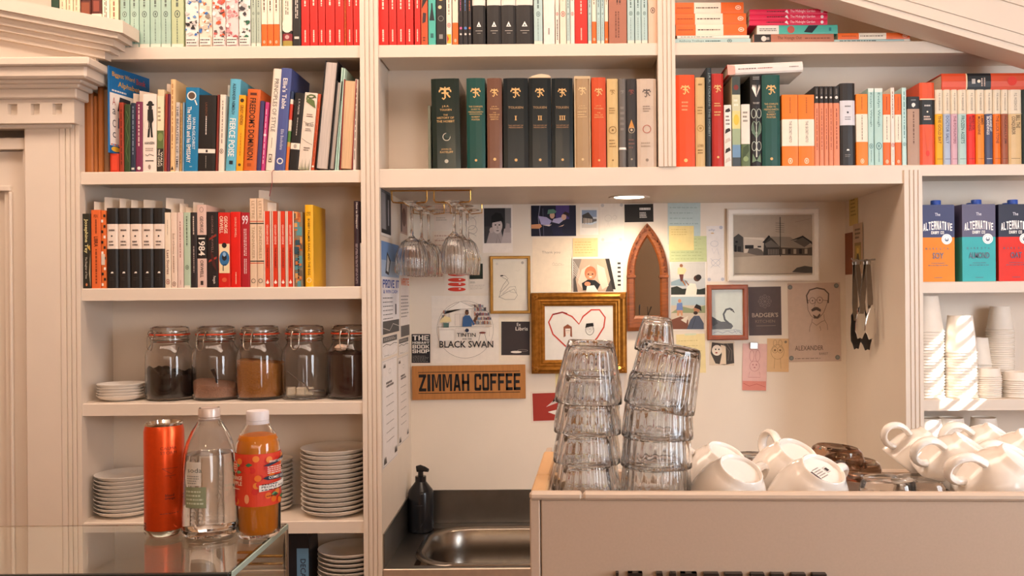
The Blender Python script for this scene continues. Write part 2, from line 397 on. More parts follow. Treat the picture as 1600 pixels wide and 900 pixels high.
panel('side_panel', XR0, XR1 - 0.012, 0.02, YB - D, 0.0, 1.8935)
panel('side_panel', XE, XE + 0.02, -0.006, SD + 0.015, 0.0, ROOM_Z - 0.02)
MB().box(XC0 + 0.02, XR1 - 0.02, YB - D, YB - D + 0.015, 0.0, NZ + 0.02).build('alcove_back', WALLP, case)
MB().box(XC1, XR0, 0.018, YB - D, NZ, NZ + 0.018).build('alcove_soffit', PAINT, case)

# ------------------------------------------------------------------ doorway and pediments
def recess(x0, x1, z0, z1, y, d, xs, zs, holes, name, parent=None, m=PAINT, back=0.02):
    X = [x0] + xs + [x1]; Z = [z0] + zs + [z1]; mb = MB()
    for i in range(len(X)-1):
        for j in range(len(Z)-1):
            a, b, c, e = X[i], X[i+1], Z[j], Z[j+1]
            mb.box(a, b, y + (d if (i, j) in holes else 0), y + d + back, c, e)
    return mb.build(name, m, parent)
dx0 = Xat(41, 1.5, D)
trim1 = struct(MB().box(dx0, XL, D - 0.004, D + 0.03, 0, 2.03, bev=0.003).build('trim_1', PAINT))
MB().box(dx0 - 0.012, dx0, D + 0.012, D + 0.04, 0, 1.99).build('door_stop', PAINT, trim1)
door = struct(recess(-2.0, dx0 - 0.012, 0, 1.97, D + 0.03, 0.012, [Xat(9, 1.5, D + 0.03)], [1.88], {(0, 0)}, 'door_1'))
MB().box(-2.0, Xat(9, 1.5, D) + 0.0, D + 0.022, D + 0.031, 1.868, 1.882, bev=0.002).build('door_moulding', PAINT, door)
MB().box(Xat(6, 1.5, D), Xat(11, 1.5, D), D + 0.022, D + 0.031, 0, 1.867, bev=0.002).build('door_moulding', PAINT, door)
MB().box(-2.0, dx0, D + 0.006, D + 0.05, 1.972, 2.00).build('door_head', PAINT, door)
plain('wall_door', WALLP, ROOM_X0, -2.0, D + 0.02, D + 0.06, 0, ROOM_Z)
ent = empty('trim_2'); struct(ent)
def layer(y0, y1, cpx, p, parent, bev=0.003):
    Y = D - p; a = P(cpx, y0, Y); b = P(cpx, y1, Y)
    return MB().box(-2.3, a.x, Y, D + 0.02, b.z, a.z, bev=bev).build('moulding', PAINT, parent)
a = P(116, 153, D - 0.03); b = P(116, 192, D - 0.03)
cuts = []
for c in (12, 27, 48, 62, 82, 97): cuts.append(P(c, 170, D - 0.03).x)
zt, zb = P(60, 162, D - 0.03).z, P(60, 179, D - 0.03).z
recess(-2.3, a.x, b.z, a.z, D - 0.03, 0.014, cuts, [zb, zt], {(1, 1), (3, 1), (5, 1)}, 'frieze', ent, back=0.025)
layer(192, 200, 112, 0.012, ent); layer(137, 153, 119, 0.042, ent); layer(129, 137, 123, 0.05, ent); layer(121, 129, 127, 0.062, ent); layer(101, 121, 134, 0.082, ent, 0.005); layer(88, 101, 138, 0.095, ent)
ped = empty('trim_3'); struct(ped)
def rake(x_end, y_top, th, p, slope, parent, xfar, name='moulding', ybk=0.0):
    Y = D - p; e = P(x_end, y_top, Y); dz = (xfar - e.x) * slope; t = th
    return MB().prism([(xfar, e.z - dz - t), (e.x, e.z - t), (e.x, e.z), (xfar, e.z - dz)], Y, D + ybk, 'y').build(name, PAINT, parent)
sl_ = 0.198
rake(192, 32, 0.030, 0.085, sl_, ped, -2.3); rake(184, 51, 0.014, 0.075, sl_, ped, -2.3); rake(178, 59, 0.020, 0.058, sl_, ped, -2.3)
rake(172, 70, 0.016, 0.046, sl_, ped, -2.3); rake(164, 78, 0.022, 0.030, sl_, ped, -2.3)
e = P(150, 84, D - 0.012); MB().prism([(-2.3, e.z - 0.02), (e.x, e.z - 0.02), (e.x, e.z), (-2.3, e.z + 0.21)], D - 0.012, D + 0.0, 'y').build('tympanum', PAINT, ped)
ped2 = empty('trim_4'); struct(ped2)
def rake2(px, py, th, p, slope):
    Y = D - p; e = P(px, py, Y); xa, xb = 0.35, 1.24
    z = lambda x: e.z - (x - e.x) * slope
    return MB().prism([(xa, z(xa)), (xb, z(xb)), (xb, z(xb) + th), (xa, z(xa) + th)], Y, D - 0.007, 'y').build('moulding', PAINT, ped2)
rake2(1311, 0, 0.021, 0.098, 0.302); rake2(1357, 1, 0.031, 0.104, 0.302); rake2(1410, -2, 0.071, 0.108, 0.302); rake2(1540, -8, 0.068, 0.113, 0.302); rake2(1600, -32, 0.10, 0.117, 0.302)
# ------------------------------------------------------------------ books
def cover_mesh(t, h, d, bands, hard, cm):
    c = 0.0022 if hard else 0.0008; b = min(0.004 if hard else 0.0012, t * 0.3)
    o = [(t/2, d), (t/2, b), (t*0.33, b*0.25), (0, 0), (-t*0.33, b*0.25), (-t/2, b), (-t/2, d)]
    n_ = [(-t/2 + c, d), (-t/2 + c, b + c), (0, c + b*0.6), (t/2 - c, b + c), (t/2 - c, d)]
    pts = o + n_; n = len(pts); zs = [0.0] + [min(1, e) for _, e in bands]; mats = []; mb = MB()
    for k, (col, e) in enumerate(bands):
        if col not in mats: mats.append(col)
        z0, z1 = zs[k] * h, zs[k+1] * h
        vs = [(x, y, z0) for x, y in pts] + [(x, y, z1) for x, y in pts]
        fs = [(i, (i+1) % n, n + (i+1) % n, n + i) for i in range(n)]
        # end faces as quads so the U shape stays clean
        capq = [(0, 1, 10, 11), (1, 2, 9, 10), (2, 3, 9), (3, 4, 9), (4, 5, 8, 9), (5, 6, 7, 8)]
        if k == 0: fs += [q[::-1] for q in capq]
        if k == len(bands) - 1: fs += [tuple(i + n for i in q) for q in capq]
        mb.add(vs, fs, mats.index(col))
    return mb, [mat(m, cm, noise=0.05, scale=30) for m in mats]
BOOKS = []
def make_book(t, h, d, bands, hard, prints, pages='#e9dcc4', gloss=0.42):
    r = empty('book')
    mb, ms = cover_mesh(t, h, d, bands, hard, gloss)
    mb.build('cover', ms, r)
    c = 0.0022 if hard else 0.0008; g = 0.003 if hard else 0.0
    b = min(0.004 if hard else 0.0012, t * 0.3)
    MB().box(-t/2 + c + 0.0002, t/2 - c - 0.0002, b + c + 0.0002, d - g, g + 0.0003, h - g - 0.0003).build('page_block', mat(pages, 0.9, noise=0.2, scale=900, wood=(1, 0.02, 0.02)), r)
    if prints:
        dr = Draw(t, h); prints(dr) if callable(prints) else run(dr, prints)
        dr.build('spine_print', r, rough=0.5)
    return r
def run(dr, ps):
    for p in ps:
        k = p[0]
        if k == 'v': dr.tv(p[1], p[2], p[3], p[4], p[5], p[6], p[7] if len(p) > 7 else 0)
        elif k == 'h': dr.t(p[1], p[2], p[3], p[4], p[5], p[6], p[7] if len(p) > 7 else 0)
        elif k == 'e': dr.circ(p[1], p[2], p[3], p[4], 14)
        elif k == 'pen': dr.el(p[1], p[2], p[3], p[3]*1.35*dr.w/dr.h, p[4], 14).el(p[1], p[2], p[3]*.72, p[3]*1.0*dr.w/dr.h, p[5], 12).el(p[1], p[2], p[3]*.3, p[3]*.7*dr.w/dr.h, p[4], 8)
        elif k == 'r': dr.r(p[1], p[2], p[3], p[4], p[5])
        elif k == 'b': dr.wordsv(p[1], p[2], p[3], p[4], p[5], p[6] if len(p) > 6 else 1, seed=len(BOOKS))
        elif k == 'bh': dr.words(p[1], p[2], p[3], p[4], p[5], p[6] if len(p) > 6 else 2, seed=len(BOOKS))
        elif k == 'm': dr.mono(p[1], p[2], p[3] * dr.w, p[4])
        elif k == 'pg': dr.pg(p[1], p[2])
        elif k == 'ln': dr.ln(p[1], p[2], p[3])
        elif k == 'ring': dr.ring(p[1], p[2], p[3], p[3]*dr.w/dr.h, p[4], p[5])
def B(x0, x1, yt, z, bands, prints, desc, place, lean=0, h=None, d=None, hard=False, Y=D + 0.005, slip=None, ribbon=None, pages='#e9dcc4', gloss=0.42, group=None, zofs=0):
    if isinstance(bands, str): bands = [(bands, 1)]
    a = Xat(x0, z, Y); b = Xat(x1, z, Y); t = b - a - 0.0005
    if h is None: h = P((x0 + x1) / 2 + lean, yt, Y).z - z - zofs
    if d is None: d = 0.145 if hard else 0.113
    ang = math.atan2(H(lean, Y), h) if lean else 0
    r = make_book(t, h / math.cos(ang), d, bands, hard, prints, pages, gloss)
    r.location = ((a + b) / 2, Y, z + zofs + (t / 2 * abs(math.sin(ang)) + 0.0003 if lean else 0.0002)); r.rotation_euler = (0, ang, 0)
    lab = (desc + ' ' + place).strip()
    tag(r, lab, 'book', group); BOOKS.append(r)
    if slip:
        for (sx0, sx1, sy) in slip:            # price slip standing out above the pages
            hh = P(sx0, sy, Y + 0.03).z - (z + h)
            lx = ((sx0 + sx1) / 2 - (x0 + x1) / 2) * 0.0005
            MB().box(-0.0003, 0.0003, 0, H(sx1 - sx0) * 1.7, -0.03, hh).build('paper_slip', mat('#e4d6c6', 0.8), r, loc=(lx * 0 + min(max(lx, -t*.3), t*.3), 0.03, h), rot=(0, 0, R(-35)))
    if ribbon:
        col, px, y1 = ribbon
        X = Xat(px, z, Y) - r.location.x; zz = P(px, y1, D - 0.01).z - r.location.z
        MB().tube([(X, 0.02, 0.001), (X, -0.004, 0.001), (X, -0.014, -0.006), (X + 0.002, -0.012, zz * 0.5), (X - 0.002, -0.012, zz)], 0.0008, 5).build('ribbon', mat(col, 0.6), r)
    return r
RED, ORG, CRM, SAGE, BLK, TEAL, NAVY = '#e02018', '#ee6a24', '#efe2cd', '#a9c3b6', '#22201f', '#4fb5a5', '#283245'
AQUA = '#b2cdca'
def pen_sage(col=SAGE, ink='#4c5a52'):
    return lambda w: [('b', .42, .97, .32, .66, ink), ('pen', .5, .16*0 + .40, .26, '#dfe6d8', col), ('b', .05, .3, .42, .56, ink), ('r', .03, .97, 0, .035, '#d9ddcf')]
def P_SAGE(ink='#5a675e', body=SAGE): return [('b', .50, .95, .30, .68, ink), ('pen', .5, .42, .24, ink, body), ('b', .05, .36, .42, .55, ink), ('r', 0.02, .98, .0, .04, '#e2dccb')]
A = 'on the top left shelf'
za = Z5
hA = 0.198
# --- row A
B(80, 92, 0, za, '#23402f', [], 'dark green book end peeping over the door pediment', A, h=.166)
for i, (a_, b_) in enumerate(((93, 103), (104, 114), (115, 125))):
    B(a_, b_, 0, za, '#e3cfb0', [('b', .1, .9, .3, .7, '#b09b80')], f'narrow cream book, {ORD[i]} right of the dark green one,', A, h=.185)
B(126, 142, 0, za, [('#5e2a1e', .62), ('#3a1c18', 1)], [('r', .1, .9, .4, .6, '#8a4a30')], 'dark red-brown book above the door pediment', A, h=.19)
B(143, 159, 0, za, [('#efe0c8', .45), ('#5a2820', .72), ('#efe0c8', 1)], [('r', .2, .8, .48, .62, '#8d4636')], 'cream book with a dark red picture panel above the pediment', A, h=.19)
B(160, 171, 0, za, CRM, [('b', .15, .9, .3, .7, '#4a3c33', 2)], 'cream paperback with brown lettering above the pediment', A, h=.19)
B(172, 185, 0, za, '#e6d6b4', [('b', .3, .9, .3, .7, '#a06a50'), ('b', .05, .2, .3, .6, '#a06a50')], 'yellowish cream paperback above the pediment end', A, h=.19)
for i, (a_, b_) in enumerate(((188, 202.5), (203.5, 217), (218, 234), (235, 251.5), (252, 267))):
    B(a_, b_, 0, za, '#a7c4b4' if i else '#9dbcae', P_SAGE(body='#a7c4b4'), f'sage green paperback, {ORD[i]} of five beside the pediment', A, h=hA)
B(268, 287, 0, za, '#b9c69c', P_SAGE(body='#b9c69c'), 'yellow-green paperback left of the illustrated books', A, h=hA)
def illus(bg, cols, seed):
    def f(dr):
        rr = random.Random(seed)
        for k in range(60):
            cx, cz = rr.random(), rr.uniform(.04, .97); c = rr.choice(cols); n = rr.choice([3, 4, 5]); s = rr.uniform(.12, .34)
            a0 = rr.random() * 6; dr.pg([(min(1, max(0, cx + s*rr.uniform(.4, 1)*math.cos(a0 + j*6.28/n))), min(1, max(0, cz + s*.13*rr.uniform(.4, 1)*math.sin(a0 + j*6.28/n)))) for j in range(n)], c)
        for z0 in (.88, .02): dr.r(.08, .92, z0, z0 + .09, '#efe6dc'); dr.words(.12, .88, z0 + .01, z0 + .08, '#3d3a3a', 2, seed=seed)
    return f
B(290, 310.5, 0, za, '#ece4dc', illus(0, ['#2f6db3', '#1d1d20', '#f5efe8', '#c9c4bf', '#5f8fc4'], 1), 'white paperback with blue and black comic drawings', A, h=.204)
B(311.5, 331.5, 0, za, '#e6d9c6', illus(0, ['#2f6db3', '#d6762e', '#8e8478', '#fbf7f2', '#c7b9a4'], 2), 'white paperback with blue and ochre comic drawings', A, h=.204)
B(332.5, 352.5, 0, za, '#efdcd6', illus(0, ['#c65f5a', '#e0552b', '#f8f0ec', '#d9a9a6', '#5b4a4a'], 3), 'pinkish white paperback with an orange balloon drawing', A, h=.204)
B(353.5, 372.5, 0, za, '#eccfcc', illus(0, ['#b7585c', '#d38d90', '#f4e3e2', '#9a4a50'], 4), 'pale pink paperback with red line drawings', A, h=.204)
B(373.5, 391.5, 0, za, '#e9e6e0', illus(0, ['#2e6b50', '#39363a', '#f6f3ee', '#b9b3ad'], 5), 'white paperback with green and grey line drawings', A, h=.204)
for i, (a_, b_) in enumerate(((392.5, 400), (400.5, 408))):
    B(a_, b_, 0, za, '#b0bfae', P_SAGE(body='#b0bfae'), f'thin sage paperback, {("left", "right")[i]} one of two beside the comic spines', A, h=hA)
POC = [('b', .48, .98, .3, .72, '#5a3a2c'), ('pen', .5, .06, .2, '#f3d9c0', ORG)]
for i, (a_, b_) in enumerate(((408.5, 417.5), (418, 427), (427.5, 436.5))):
    B(a_, b_, 0, za, [(ORG, .31), (CRM, 1)], POC, f'thin cream and orange paperback, {("left", "middle", "right")[i]} of three', A, h=.18)
B(437, 440, 0, za, '#bfc7b4', [], 'very thin grey-green booklet beside the cream and orange trio', A, h=.18)
B(441, 456.5, 0, za, [('#a89442', .07), ('#8d2a33', .16), ('#2a2320', .2), ('#efe3d0', 1)], [('b', .40, .95, .3, .7, '#8a7a68', 2), ('e', .5, .115, .22, '#d9a5a0'), ('e', .5, .23, .48, '#efe3d0'), ('e', .5, .28, .5, '#efe3d0')], 'cream hardback with maroon and olive foot', A, h=.198, hard=True)
B(457.5, 470, 0, za, BLK, [('b', .35, .97, .3, .72, '#d8cfc4', 2), ('r', .2, .8, .09, .12, '#d8cfc4')], 'black paperback with pale lettering left of the reds', A, h=.2)
for i, (a_, b_) in enumerate(((471, 483.5), (484.5, 496.5), (497.5, 508), (509, 523), (524, 537.5), (541.5, 551.5), (552.5, 562))):
    B(a_, b_, 0, za, RED, [('b', .55, .97, .3, .68, '#f6d9c8'), ('b', .05, .22, .32, .66, '#f6d9c8')], f'red paperback, {ORD[i]} from the left of seven reds', A, h=.182)
B(538, 541, 0, za, '#c9541c', [('b', .05, .9, .3, .7, '#7a2a10')], 'very thin rust booklet between the red paperbacks', A, h=.18)
# --- row B
A = 'on the top middle shelf'
for i, (a_, b_) in enumerate(((591, 607), (608, 619.5), (620.5, 633), (634, 646), (648, 657))):
    B(a_, b_, 0, za, RED, [('b', .5, .97, .32, .66, '#f6d9c8'), ('b', .05, .22, .32, .66, '#f6d9c8')], f'red paperback, {ORD[i]} of five against the left post', A, h=.182, lean=(0, 2, 3, 3, 2)[i] if False else 0)
B(658, 668.5, 0, za, '#c8532a', [('pg', [(.1, .5), (.9, .62), (.8, .75), (.3, .7)], '#2c2320'), ('pg', [(.2, .3), (.7, .32), (.8, .44), (.3, .45)], '#3a2a30'), ('bh', .3, .7, .05, .12, '#40201a')], 'rust red paperback with dark figures', A, h=.182)
B(669.5, 681, 0, za, TEAL, [('pg', [(.15, .34), (.85, .34), (.62, .5), (.58, .58), (.4, .58), (.38, .5)], '#1d2b30'), ('r', .3, .7, .1, .16, '#2a6a66'), ('pg', [(.2, .75), (.8, .7), (.9, .85), (.4, .9)], '#c9604a')], 'turquoise paperback with black tower silhouette', A, h=.182)
B(682, 696.5, 0, za, BLK, [('e', .5, .62, .3, '#c9a860'), ('e', .4, .5, .2, '#d8c79a'), ('ring', .5, .35, .28, .0008, '#9a9a94'), ('r', .3, .7, .08, .14, '#8a8a84')], 'black paperback with gold flower ornaments', A, h=.19)
B(697.5, 706, 0, za, '#eee2d2', [('b', .4, .96, .3, .7, '#9a8a7a'), ('pen', .5, .26, .32, '#c0392b', '#eee2d2'), ('pg', [(.1, .02), (.9, .02), (.9, .14), (.1, .14)], '#e8b32c'), ('pg', [(.1, .02), (.5, .08), (.1, .14)], '#c0392b')], 'white paperback with red and yellow foot', A, h=.19)
B(707, 716, 0, za, [(ORG, .31), ('#eddcc6', 1)], [('b', .6, .95, .3, .7, '#8d6a50'), ('pen', .5, .06, .22, '#f3d9c0', ORG)], 'cream and orange paperback left of the thin black trio', A, h=.18)
for i, (a_, b_, c_1) in enumerate(((717, 723.5, '#c0568e'), (724, 731, '#4f7fc0'), (731.5, 737, '#d06a30'))):
    B(a_, b_, 0, za, '#201d20', [('b', .45, .85, .3, .62, c_1), ('e', .5, .22, .34, c_1), ('e', .5, .14, .26, '#d8d0c8')], f'thin black paperback, {("left", "middle", "right")[i]} of three with coloured dots', A, h=.19)
for i, (a_, b_) in enumerate(((738, 758.5), (761, 783), (783.5, 806), (806.5, 833))):
    B(a_, b_, 0, za, [('#1f1d1d', .80*.42/.42*.62), ('#e9dfd4', 1)], [('pg', [(.34, .225), (.68, .225), (.51, .29)], '#f2eee8'), ('pg', [(.44, .235), (.58, .235), (.51, .255)], '#1f1d1d'), ('r', .25, .78, .17, .176, '#b8b2aa'), ('r', .38, .64, .14, .145, '#b8b2aa')], f'black hardback with white triangle, {ORD[i]} of four', A, h=.2, hard=True)
B(834.5, 848, 0, za, AQUA, P_SAGE('#5f7472', AQUA), 'pale blue-green paperback right of the four black hardbacks', A, h=.18)
B(849.5, 867, 0, za, '#efe3da', [('ring', .5, .97, .3, .001, '#4a4440'), ('b', .12, .2, .35, .6, '#8a7a70')], 'wide white paperback with a black scroll', A, h=.2)
B(868, 874, 0, za, '#ede0d2', [('b', .66, .95, .3, .7, '#40383a'), ('pen', .5, .42, .36, '#a83a30', '#ede0d2'), ('b', .06, .34, .28, .72, '#3a3434')], 'thin white paperback with red oval and black strip', A, h=.18)
B(875, 885, 0, za, '#efdcc6', [('b', .6, .95, .36, .62, '#8a7a70'), ('pen', .5, .42, .34, '#a83a30', '#efdcc6')], 'cream paperback with red oval', A, h=.18)
B(885.5, 891, 0, za, '#b7cfc9', P_SAGE('#56706c', '#b7cfc9'), 'thin pale green paperback with faint oval', A, h=.18)
B(891.5, 898, 0, za, '#efe2d6', [('b', .6, .95, .3, .66, '#6a5a50'), ('pen', .5, .42, .36, '#b03428', '#efe2d6')], 'thin white paperback touching the thick red one', A, h=.18)
B(898.5, 918, 0, za, '#e2261c', [('b', .42, .97, .4, .6, '#f0c8b8'), ('b', .05, .22, .42, .6, '#f0c8b8')], 'thick red paperback in the pale part of the row', A, h=.18)
B(919, 924.5, 0, za, AQUA, P_SAGE('#56706c', AQUA), 'thin blue-green paperback just right of the thick red one', A, h=.18)
B(925, 932, 0, za, [(ORG, .31), (CRM, 1)], [('b', .55, .97, .3, .7, '#7a5a44'), ('pen', .5, .06, .25, '#f3d9c0', ORG)], 'thin orange-footed paperback beside the thick red one', A, h=.18)
for i, (a_, b_) in enumerate(((932.5, 938.5), (939, 944.5))):
    B(a_, b_, 0, za, AQUA, P_SAGE('#56706c', AQUA), f'thin blue-green paperback, {("left", "right")[i]} of the pair between orange feet', A, h=.18)
B(945, 950.5, 0, za, [(ORG, .31), (CRM, 1)], [('b', .55, .97, .3, .7, '#7a5a44'), ('pen', .5, .06, .25, '#f3d9c0', ORG)], 'thin orange-footed paperback beside the brick-brown book', A, h=.18)
B(951.5, 979.5, 0, za, '#ad6f58', [('b', .55, .97, .40, .70, '#4a2c24', 2), ('b', .08, .45, .32, .62, '#7a4a3a', 2)], 'thick brick-brown paperback', A, h=.18)
for i, (a_, b_) in enumerate(((980.5, 991.5), (992.5, 1002), (1002.5, 1012))):
    B(a_, b_, 0, za, AQUA, P_SAGE('#56706c', AQUA), f'blue-green paperback, {ORD[i]} right of the brick-brown book', A, h=.18)
B(1013, 1027.5, 0, za, '#e0bea4', [('b', .7, .98, .3, .62, '#6a5044'), ('pen', .5, .46, .25, '#5a4038', '#e0bea4')], 'beige paperback at the right post', A, h=.18)

# --- row C: lying stacks on the top right shelf (top of the book to the left)
def lie(x0, x1, y0, y1, bands, prints, desc, d=.113, hard=False, yaw=0, Y=D + 0.012, zb=None, group=None):
    """spine x0..x1, y0 top .. y1 bottom in the photo, lying with the spine to the room"""
    if isinstance(bands, str): bands = [(bands, 1)]
    t = H(y1 - y0, Y) - 0.0004; z = P((x0 + x1) / 2, y1, Y).z if zb is None else zb
    xa, xb = Xat(x0, z, Y), Xat(x1, z, Y)
    r = make_book(t, xb - xa, d, bands, hard, prints)
    r.location = (xb, Y, z + t / 2 + 0.0002); r.rotation_euler = (0, R(-90), R(yaw))
    tag(r, desc, 'book', group); BOOKS.append(r); return z + t + 0.0004
S = 'stack against the post on the top right shelf'
z = lie(1055, 1173, 57, 65, AQUA, [('v', 'Anthony Trollope', .62, .95, .25, .75, '#3f5a58'), ('b', .4, .6, .3, .7, '#3f5a58'), ('pen', .5, .28, .35, '#2f4644', AQUA)], 'pale blue-green paperback at the bottom of the left lying stack', zb=Z5 + .0002)
z = lie(1058, 1171, 52, 57, '#e8e0d2', [('b', .5, .95, .3, .7, '#5a6a60')], 'thin cream paperback second from bottom in the left lying stack', zb=z)
for i, (a_, b_, n_) in enumerate(((1056, 1167, 'lowest'), (1055, 1166, 'middle'), (1054.5, 1162, 'top'))):
    z = lie(a_, b_, 0, 17.2, [(ORG, .33), (CRM, .72), (ORG, 1)], [('b', .75, .97, .42, .58, '#a03a10'), ('b', .37, .69, .4, .6, '#5a4438'), ('pen', .5, .08, .2, '#f6dcc4', ORG)], f'orange and cream paperback, {n_} of three in the left lying stack', zb=z)
z = lie(1177, 1303, 50, 64, [('#b5735a', .78), ('#26211f', .99), ('#b5735a', 1)], [('v', 'The Voyage Out', .40, .70, .3, .75, '#5a2c20'), ('b', .04, .36, .4, .62, '#7a4030'), ('e', .5, .87, .3, '#d8cfc4'), ('b', .8, .84, .2, .8, '#b8aaa0')], 'brown paperback with black end at the bottom of the middle stack', zb=Z5 + .0002)
z = lie(1183, 1309, 36, 50, [('#4db3a2', .73), ('#e8e0d4', 1)], [('b', .76, .97, .3, .7, '#6a6a64', 2), ('pg', [(.1, .32), (.95, .24), (.95, .36), (.2, .42)], '#14222a'), ('e', .5, .58, .42, '#b9584c'), ('r', .3, .7, .08, .11, '#2a7a80')], 'turquoise paperback with white end and black tower lying in the middle stack', zb=z)
for i, n_ in enumerate(('lowest', 'middle', 'top')):
    z = lie(1171 + (0.5 if i else 0), 1293, 0, 8.4, '#e42350', [('v', 'The Midnight Garden', .16, .48, .2, .85, '#f6d8dc'), ('b', .54, .78, .35, .75, '#6a1026'), ('pg', [(.1, .50), (.9, .52), (.5, .55)], '#f6e6e6'), ('e', .5, .07, .3, '#f6e6e6')], f'thin pink paperback, {n_} of three on the middle lying stack', zb=z)
z = lie(1303.5, 1422, 58, 63, AQUA, [('b', .45, .93, .25, .75, '#3f5a58'), ('r', .02, .98, .0, .08, '#e8e2d4')], 'pale blue-green paperback under the single orange lying book', zb=Z5 + .0002)
z = lie(1309.5, 1422, 48, 58, [(ORG, .33), (CRM, .71), (ORG, 1)], [('b', .75, .95, .4, .6, '#a03a10'), ('b', .37, .69, .36, .64, '#5a4438'), ('pen', .5, .07, .3, '#f6dcc4', ORG)], 'single orange and cream paperback lying under the sloping moulding', zb=z)

# --- row D
A = 'on the second left shelf'
z = Z4
for i, (a_, b_, y_, c_1) in enumerate(((128.5, 145.5, 143, '#b06a34'), (146, 152, 150, '#a8642f'), (152.5, 161.5, 133, '#b26b33'), (162, 171, 140, '#7b5a3e'))):
    B(a_, b_, y_, z, c_1, [], f'plain brown book, {ORD[i]} from the left post', A, hard=True, Y=D + .03 - (.01 if i == 3 else 0), d=.13)
B(172, 186, 240, z, [('#c93a22', 1)], [('r', .2, .8, .1, .9, '#e04a30')], 'small red book under the tall picture book', A, Y=D + .008, d=.1)
# tall picture book, turned a little so that its front cover shows
pz = P(172, 239, D).z; ph = P(170, 103, D).z - pz
pb = make_book(.0045, ph, .15, [('#1a6fb0', 1)], True, [])
pb.location = (Xat(170.5, 2.0, D), D - .004, pz + .0006); pb.rotation_euler = (0, 0, R(-14))
def cov(dr):
    dr.r(0, 1, .0, .085, '#1a66a8'); dr.r(0, 1, .085, .70, '#f2ece4')
    dr.t('Biggest Word', .06, .62, .88, .95, '#e3a82c', .02); dr.t('Book', .66, .9, .88, .95, '#d0533c', .02); dr.t('Alphabet', .2, .74, .77, .85, '#e3a82c', .02)
    dr.words(.05, .4, .71, .75, '#f2ece4', 1, seed=3)
    for q, (ch, zz) in enumerate((('A', .56), ('a', .45), ('C', .30), ('c', .18))): dr.t(ch, .06, .135, zz, zz + (.09 if ch.isupper() else .065), '#b04a3a' if q == 0 else '#3a3a40')
    dr.pg([(.18, .5), (.5, .5), (.5, .66), (.24, .67)], '#2c2c34'); dr.pg([(.19, .3), (.5, .28), (.5, .42), (.2, .42)], '#4a6a8a')
    for q in range(8): dr.r(.02 + q*.04, .05 + q*.04, .09, .105, ('#c0392b', '#2f6db3')[q % 2])
    dr.el(.13, .045, .11, .03, '#e8b93a')
dr = Draw(.146, ph - .002); cov(dr); dr.build('cover_print', pb, loc=(.0048/2, .076, .001), rot=(0, 0, R(90)))
tag(pb, 'tall blue and white picture book standing turned on the small red book', 'book'); BOOKS.append(pb)
B(186.5, 193.5, 160, z, [('#a03a24', 1)], [('b', .1, .9, .3, .7, '#5a1c14')], 'thin rust red book left of the dark green one', A)
B(194, 203.5, 163, z, '#33492b', [('ln', [(.3, .9), (.7, .8), (.3, .65), (.7, .5), (.3, .3), (.7, .15)], .0006, '#7a9a5a')], 'dark green paperback with a vine line', A, lean=1, slip=[(195, 206, 146)])
B(204, 211.5, 161, z, NAVY, [('b', .25, .95, .3, .7, '#8a94a8'), ('r', .2, .8, .03, .06, '#d0ccc4')], 'dark blue paperback left of the purple one', A, lean=1, slip=[(203, 223, 142)])
B(212, 222.5, 159, z, '#7a3050', [('b', .35, .96, .3, .65, '#e0c8c0'), ('e', .5, .05, .26, '#e8e0d8')], 'purple paperback with white lettering', A, lean=1)
def soldier(dr):
    dr.el(.55, .86, .30, .018, BLK); dr.el(.55, .88, .18, .03, BLK); dr.el(.55, .82, .14, .035, BLK)
    dr.pg([(.36, .80), (.74, .80), (.8, .66), (.68, .62), (.72, .50), (.76, .44), (.60, .44), (.56, .58), (.50, .44), (.34, .44), (.42, .62), (.34, .66)], BLK)
    dr.ring(.3, .6, .2, .06, .0006, '#c8bcb0'); dr.t('HANSEN', .14, .86, .35, .385, BLK, .02); dr.words(.2, .8, .26, .31, '#9a8a80', 2); dr.ln([(.2, .22), (.35, .2), (.5, .225), (.8, .205)], .0014, '#4a4440'); dr.r(.2, .8, .135, .145, BLK); dr.el(.5, .06, .1, .03, '#9a8a80')
B(223, 244.5, 147, z, '#e9ddd2', soldier, 'white paperback with a black standing figure silhouette', A, lean=1)
def illus2(dr):
    dr.r(0, 1, .5, .92, '#e8d9b8'); dr.words(.1, .6, .6, .8, '#7a6a50', 4); dr.r(0, 1, .28, .5, '#5a6b3a'); dr.el(.5, .42, .4, .05, '#7c8a50'); dr.r(0, 1, 0, .28, '#2a2620'); dr.tv('THE LONG', .06, .27, .15, .45, '#e6dcc8', .02); dr.tv('WALK', .06, .24, .55, .85, '#e6dcc8', .02)
B(245, 255.5, 140, z, '#ddcaa4', illus2, 'cream and green paperback with a dark foot', A, lean=2, slip=[(247, 262, 131)])
B(256, 260, 147, z, '#9a3524', [], 'thin brick red book beside the maroon one', A, lean=3)
B(260.5, 264.5, 147, z, '#5d2440', [], 'thin maroon book beside the tan one', A, lean=3)
B(265, 273, 124, z, '#e2bd8a', [('b', .25, .95, .3, .7, '#b07a4a'), ('pg', [(.2, .02), (.8, .02), (.5, .06)], '#3a2c20')], 'tall tan paperback with faded lettering', A, lean=2, hard=True, d=.12)
B(273.5, 279.5, 160, z, '#c8c0b8', [('v', 'THE BEAUTIES OF TIME', .05, .95, .2, .8, '#4a4a5a', .02)], 'pale grey paperback with capital lettering', A, lean=2)
B(280, 284, 161, z, '#b08a54', [('b', .1, .9, .3, .7, '#6a4a24')], 'thin ochre paperback right of the grey one', A, lean=2)
B(284.5, 287, 160, z, '#7fa0b8', [], 'very thin light blue book left of the big blue one', A, lean=2)
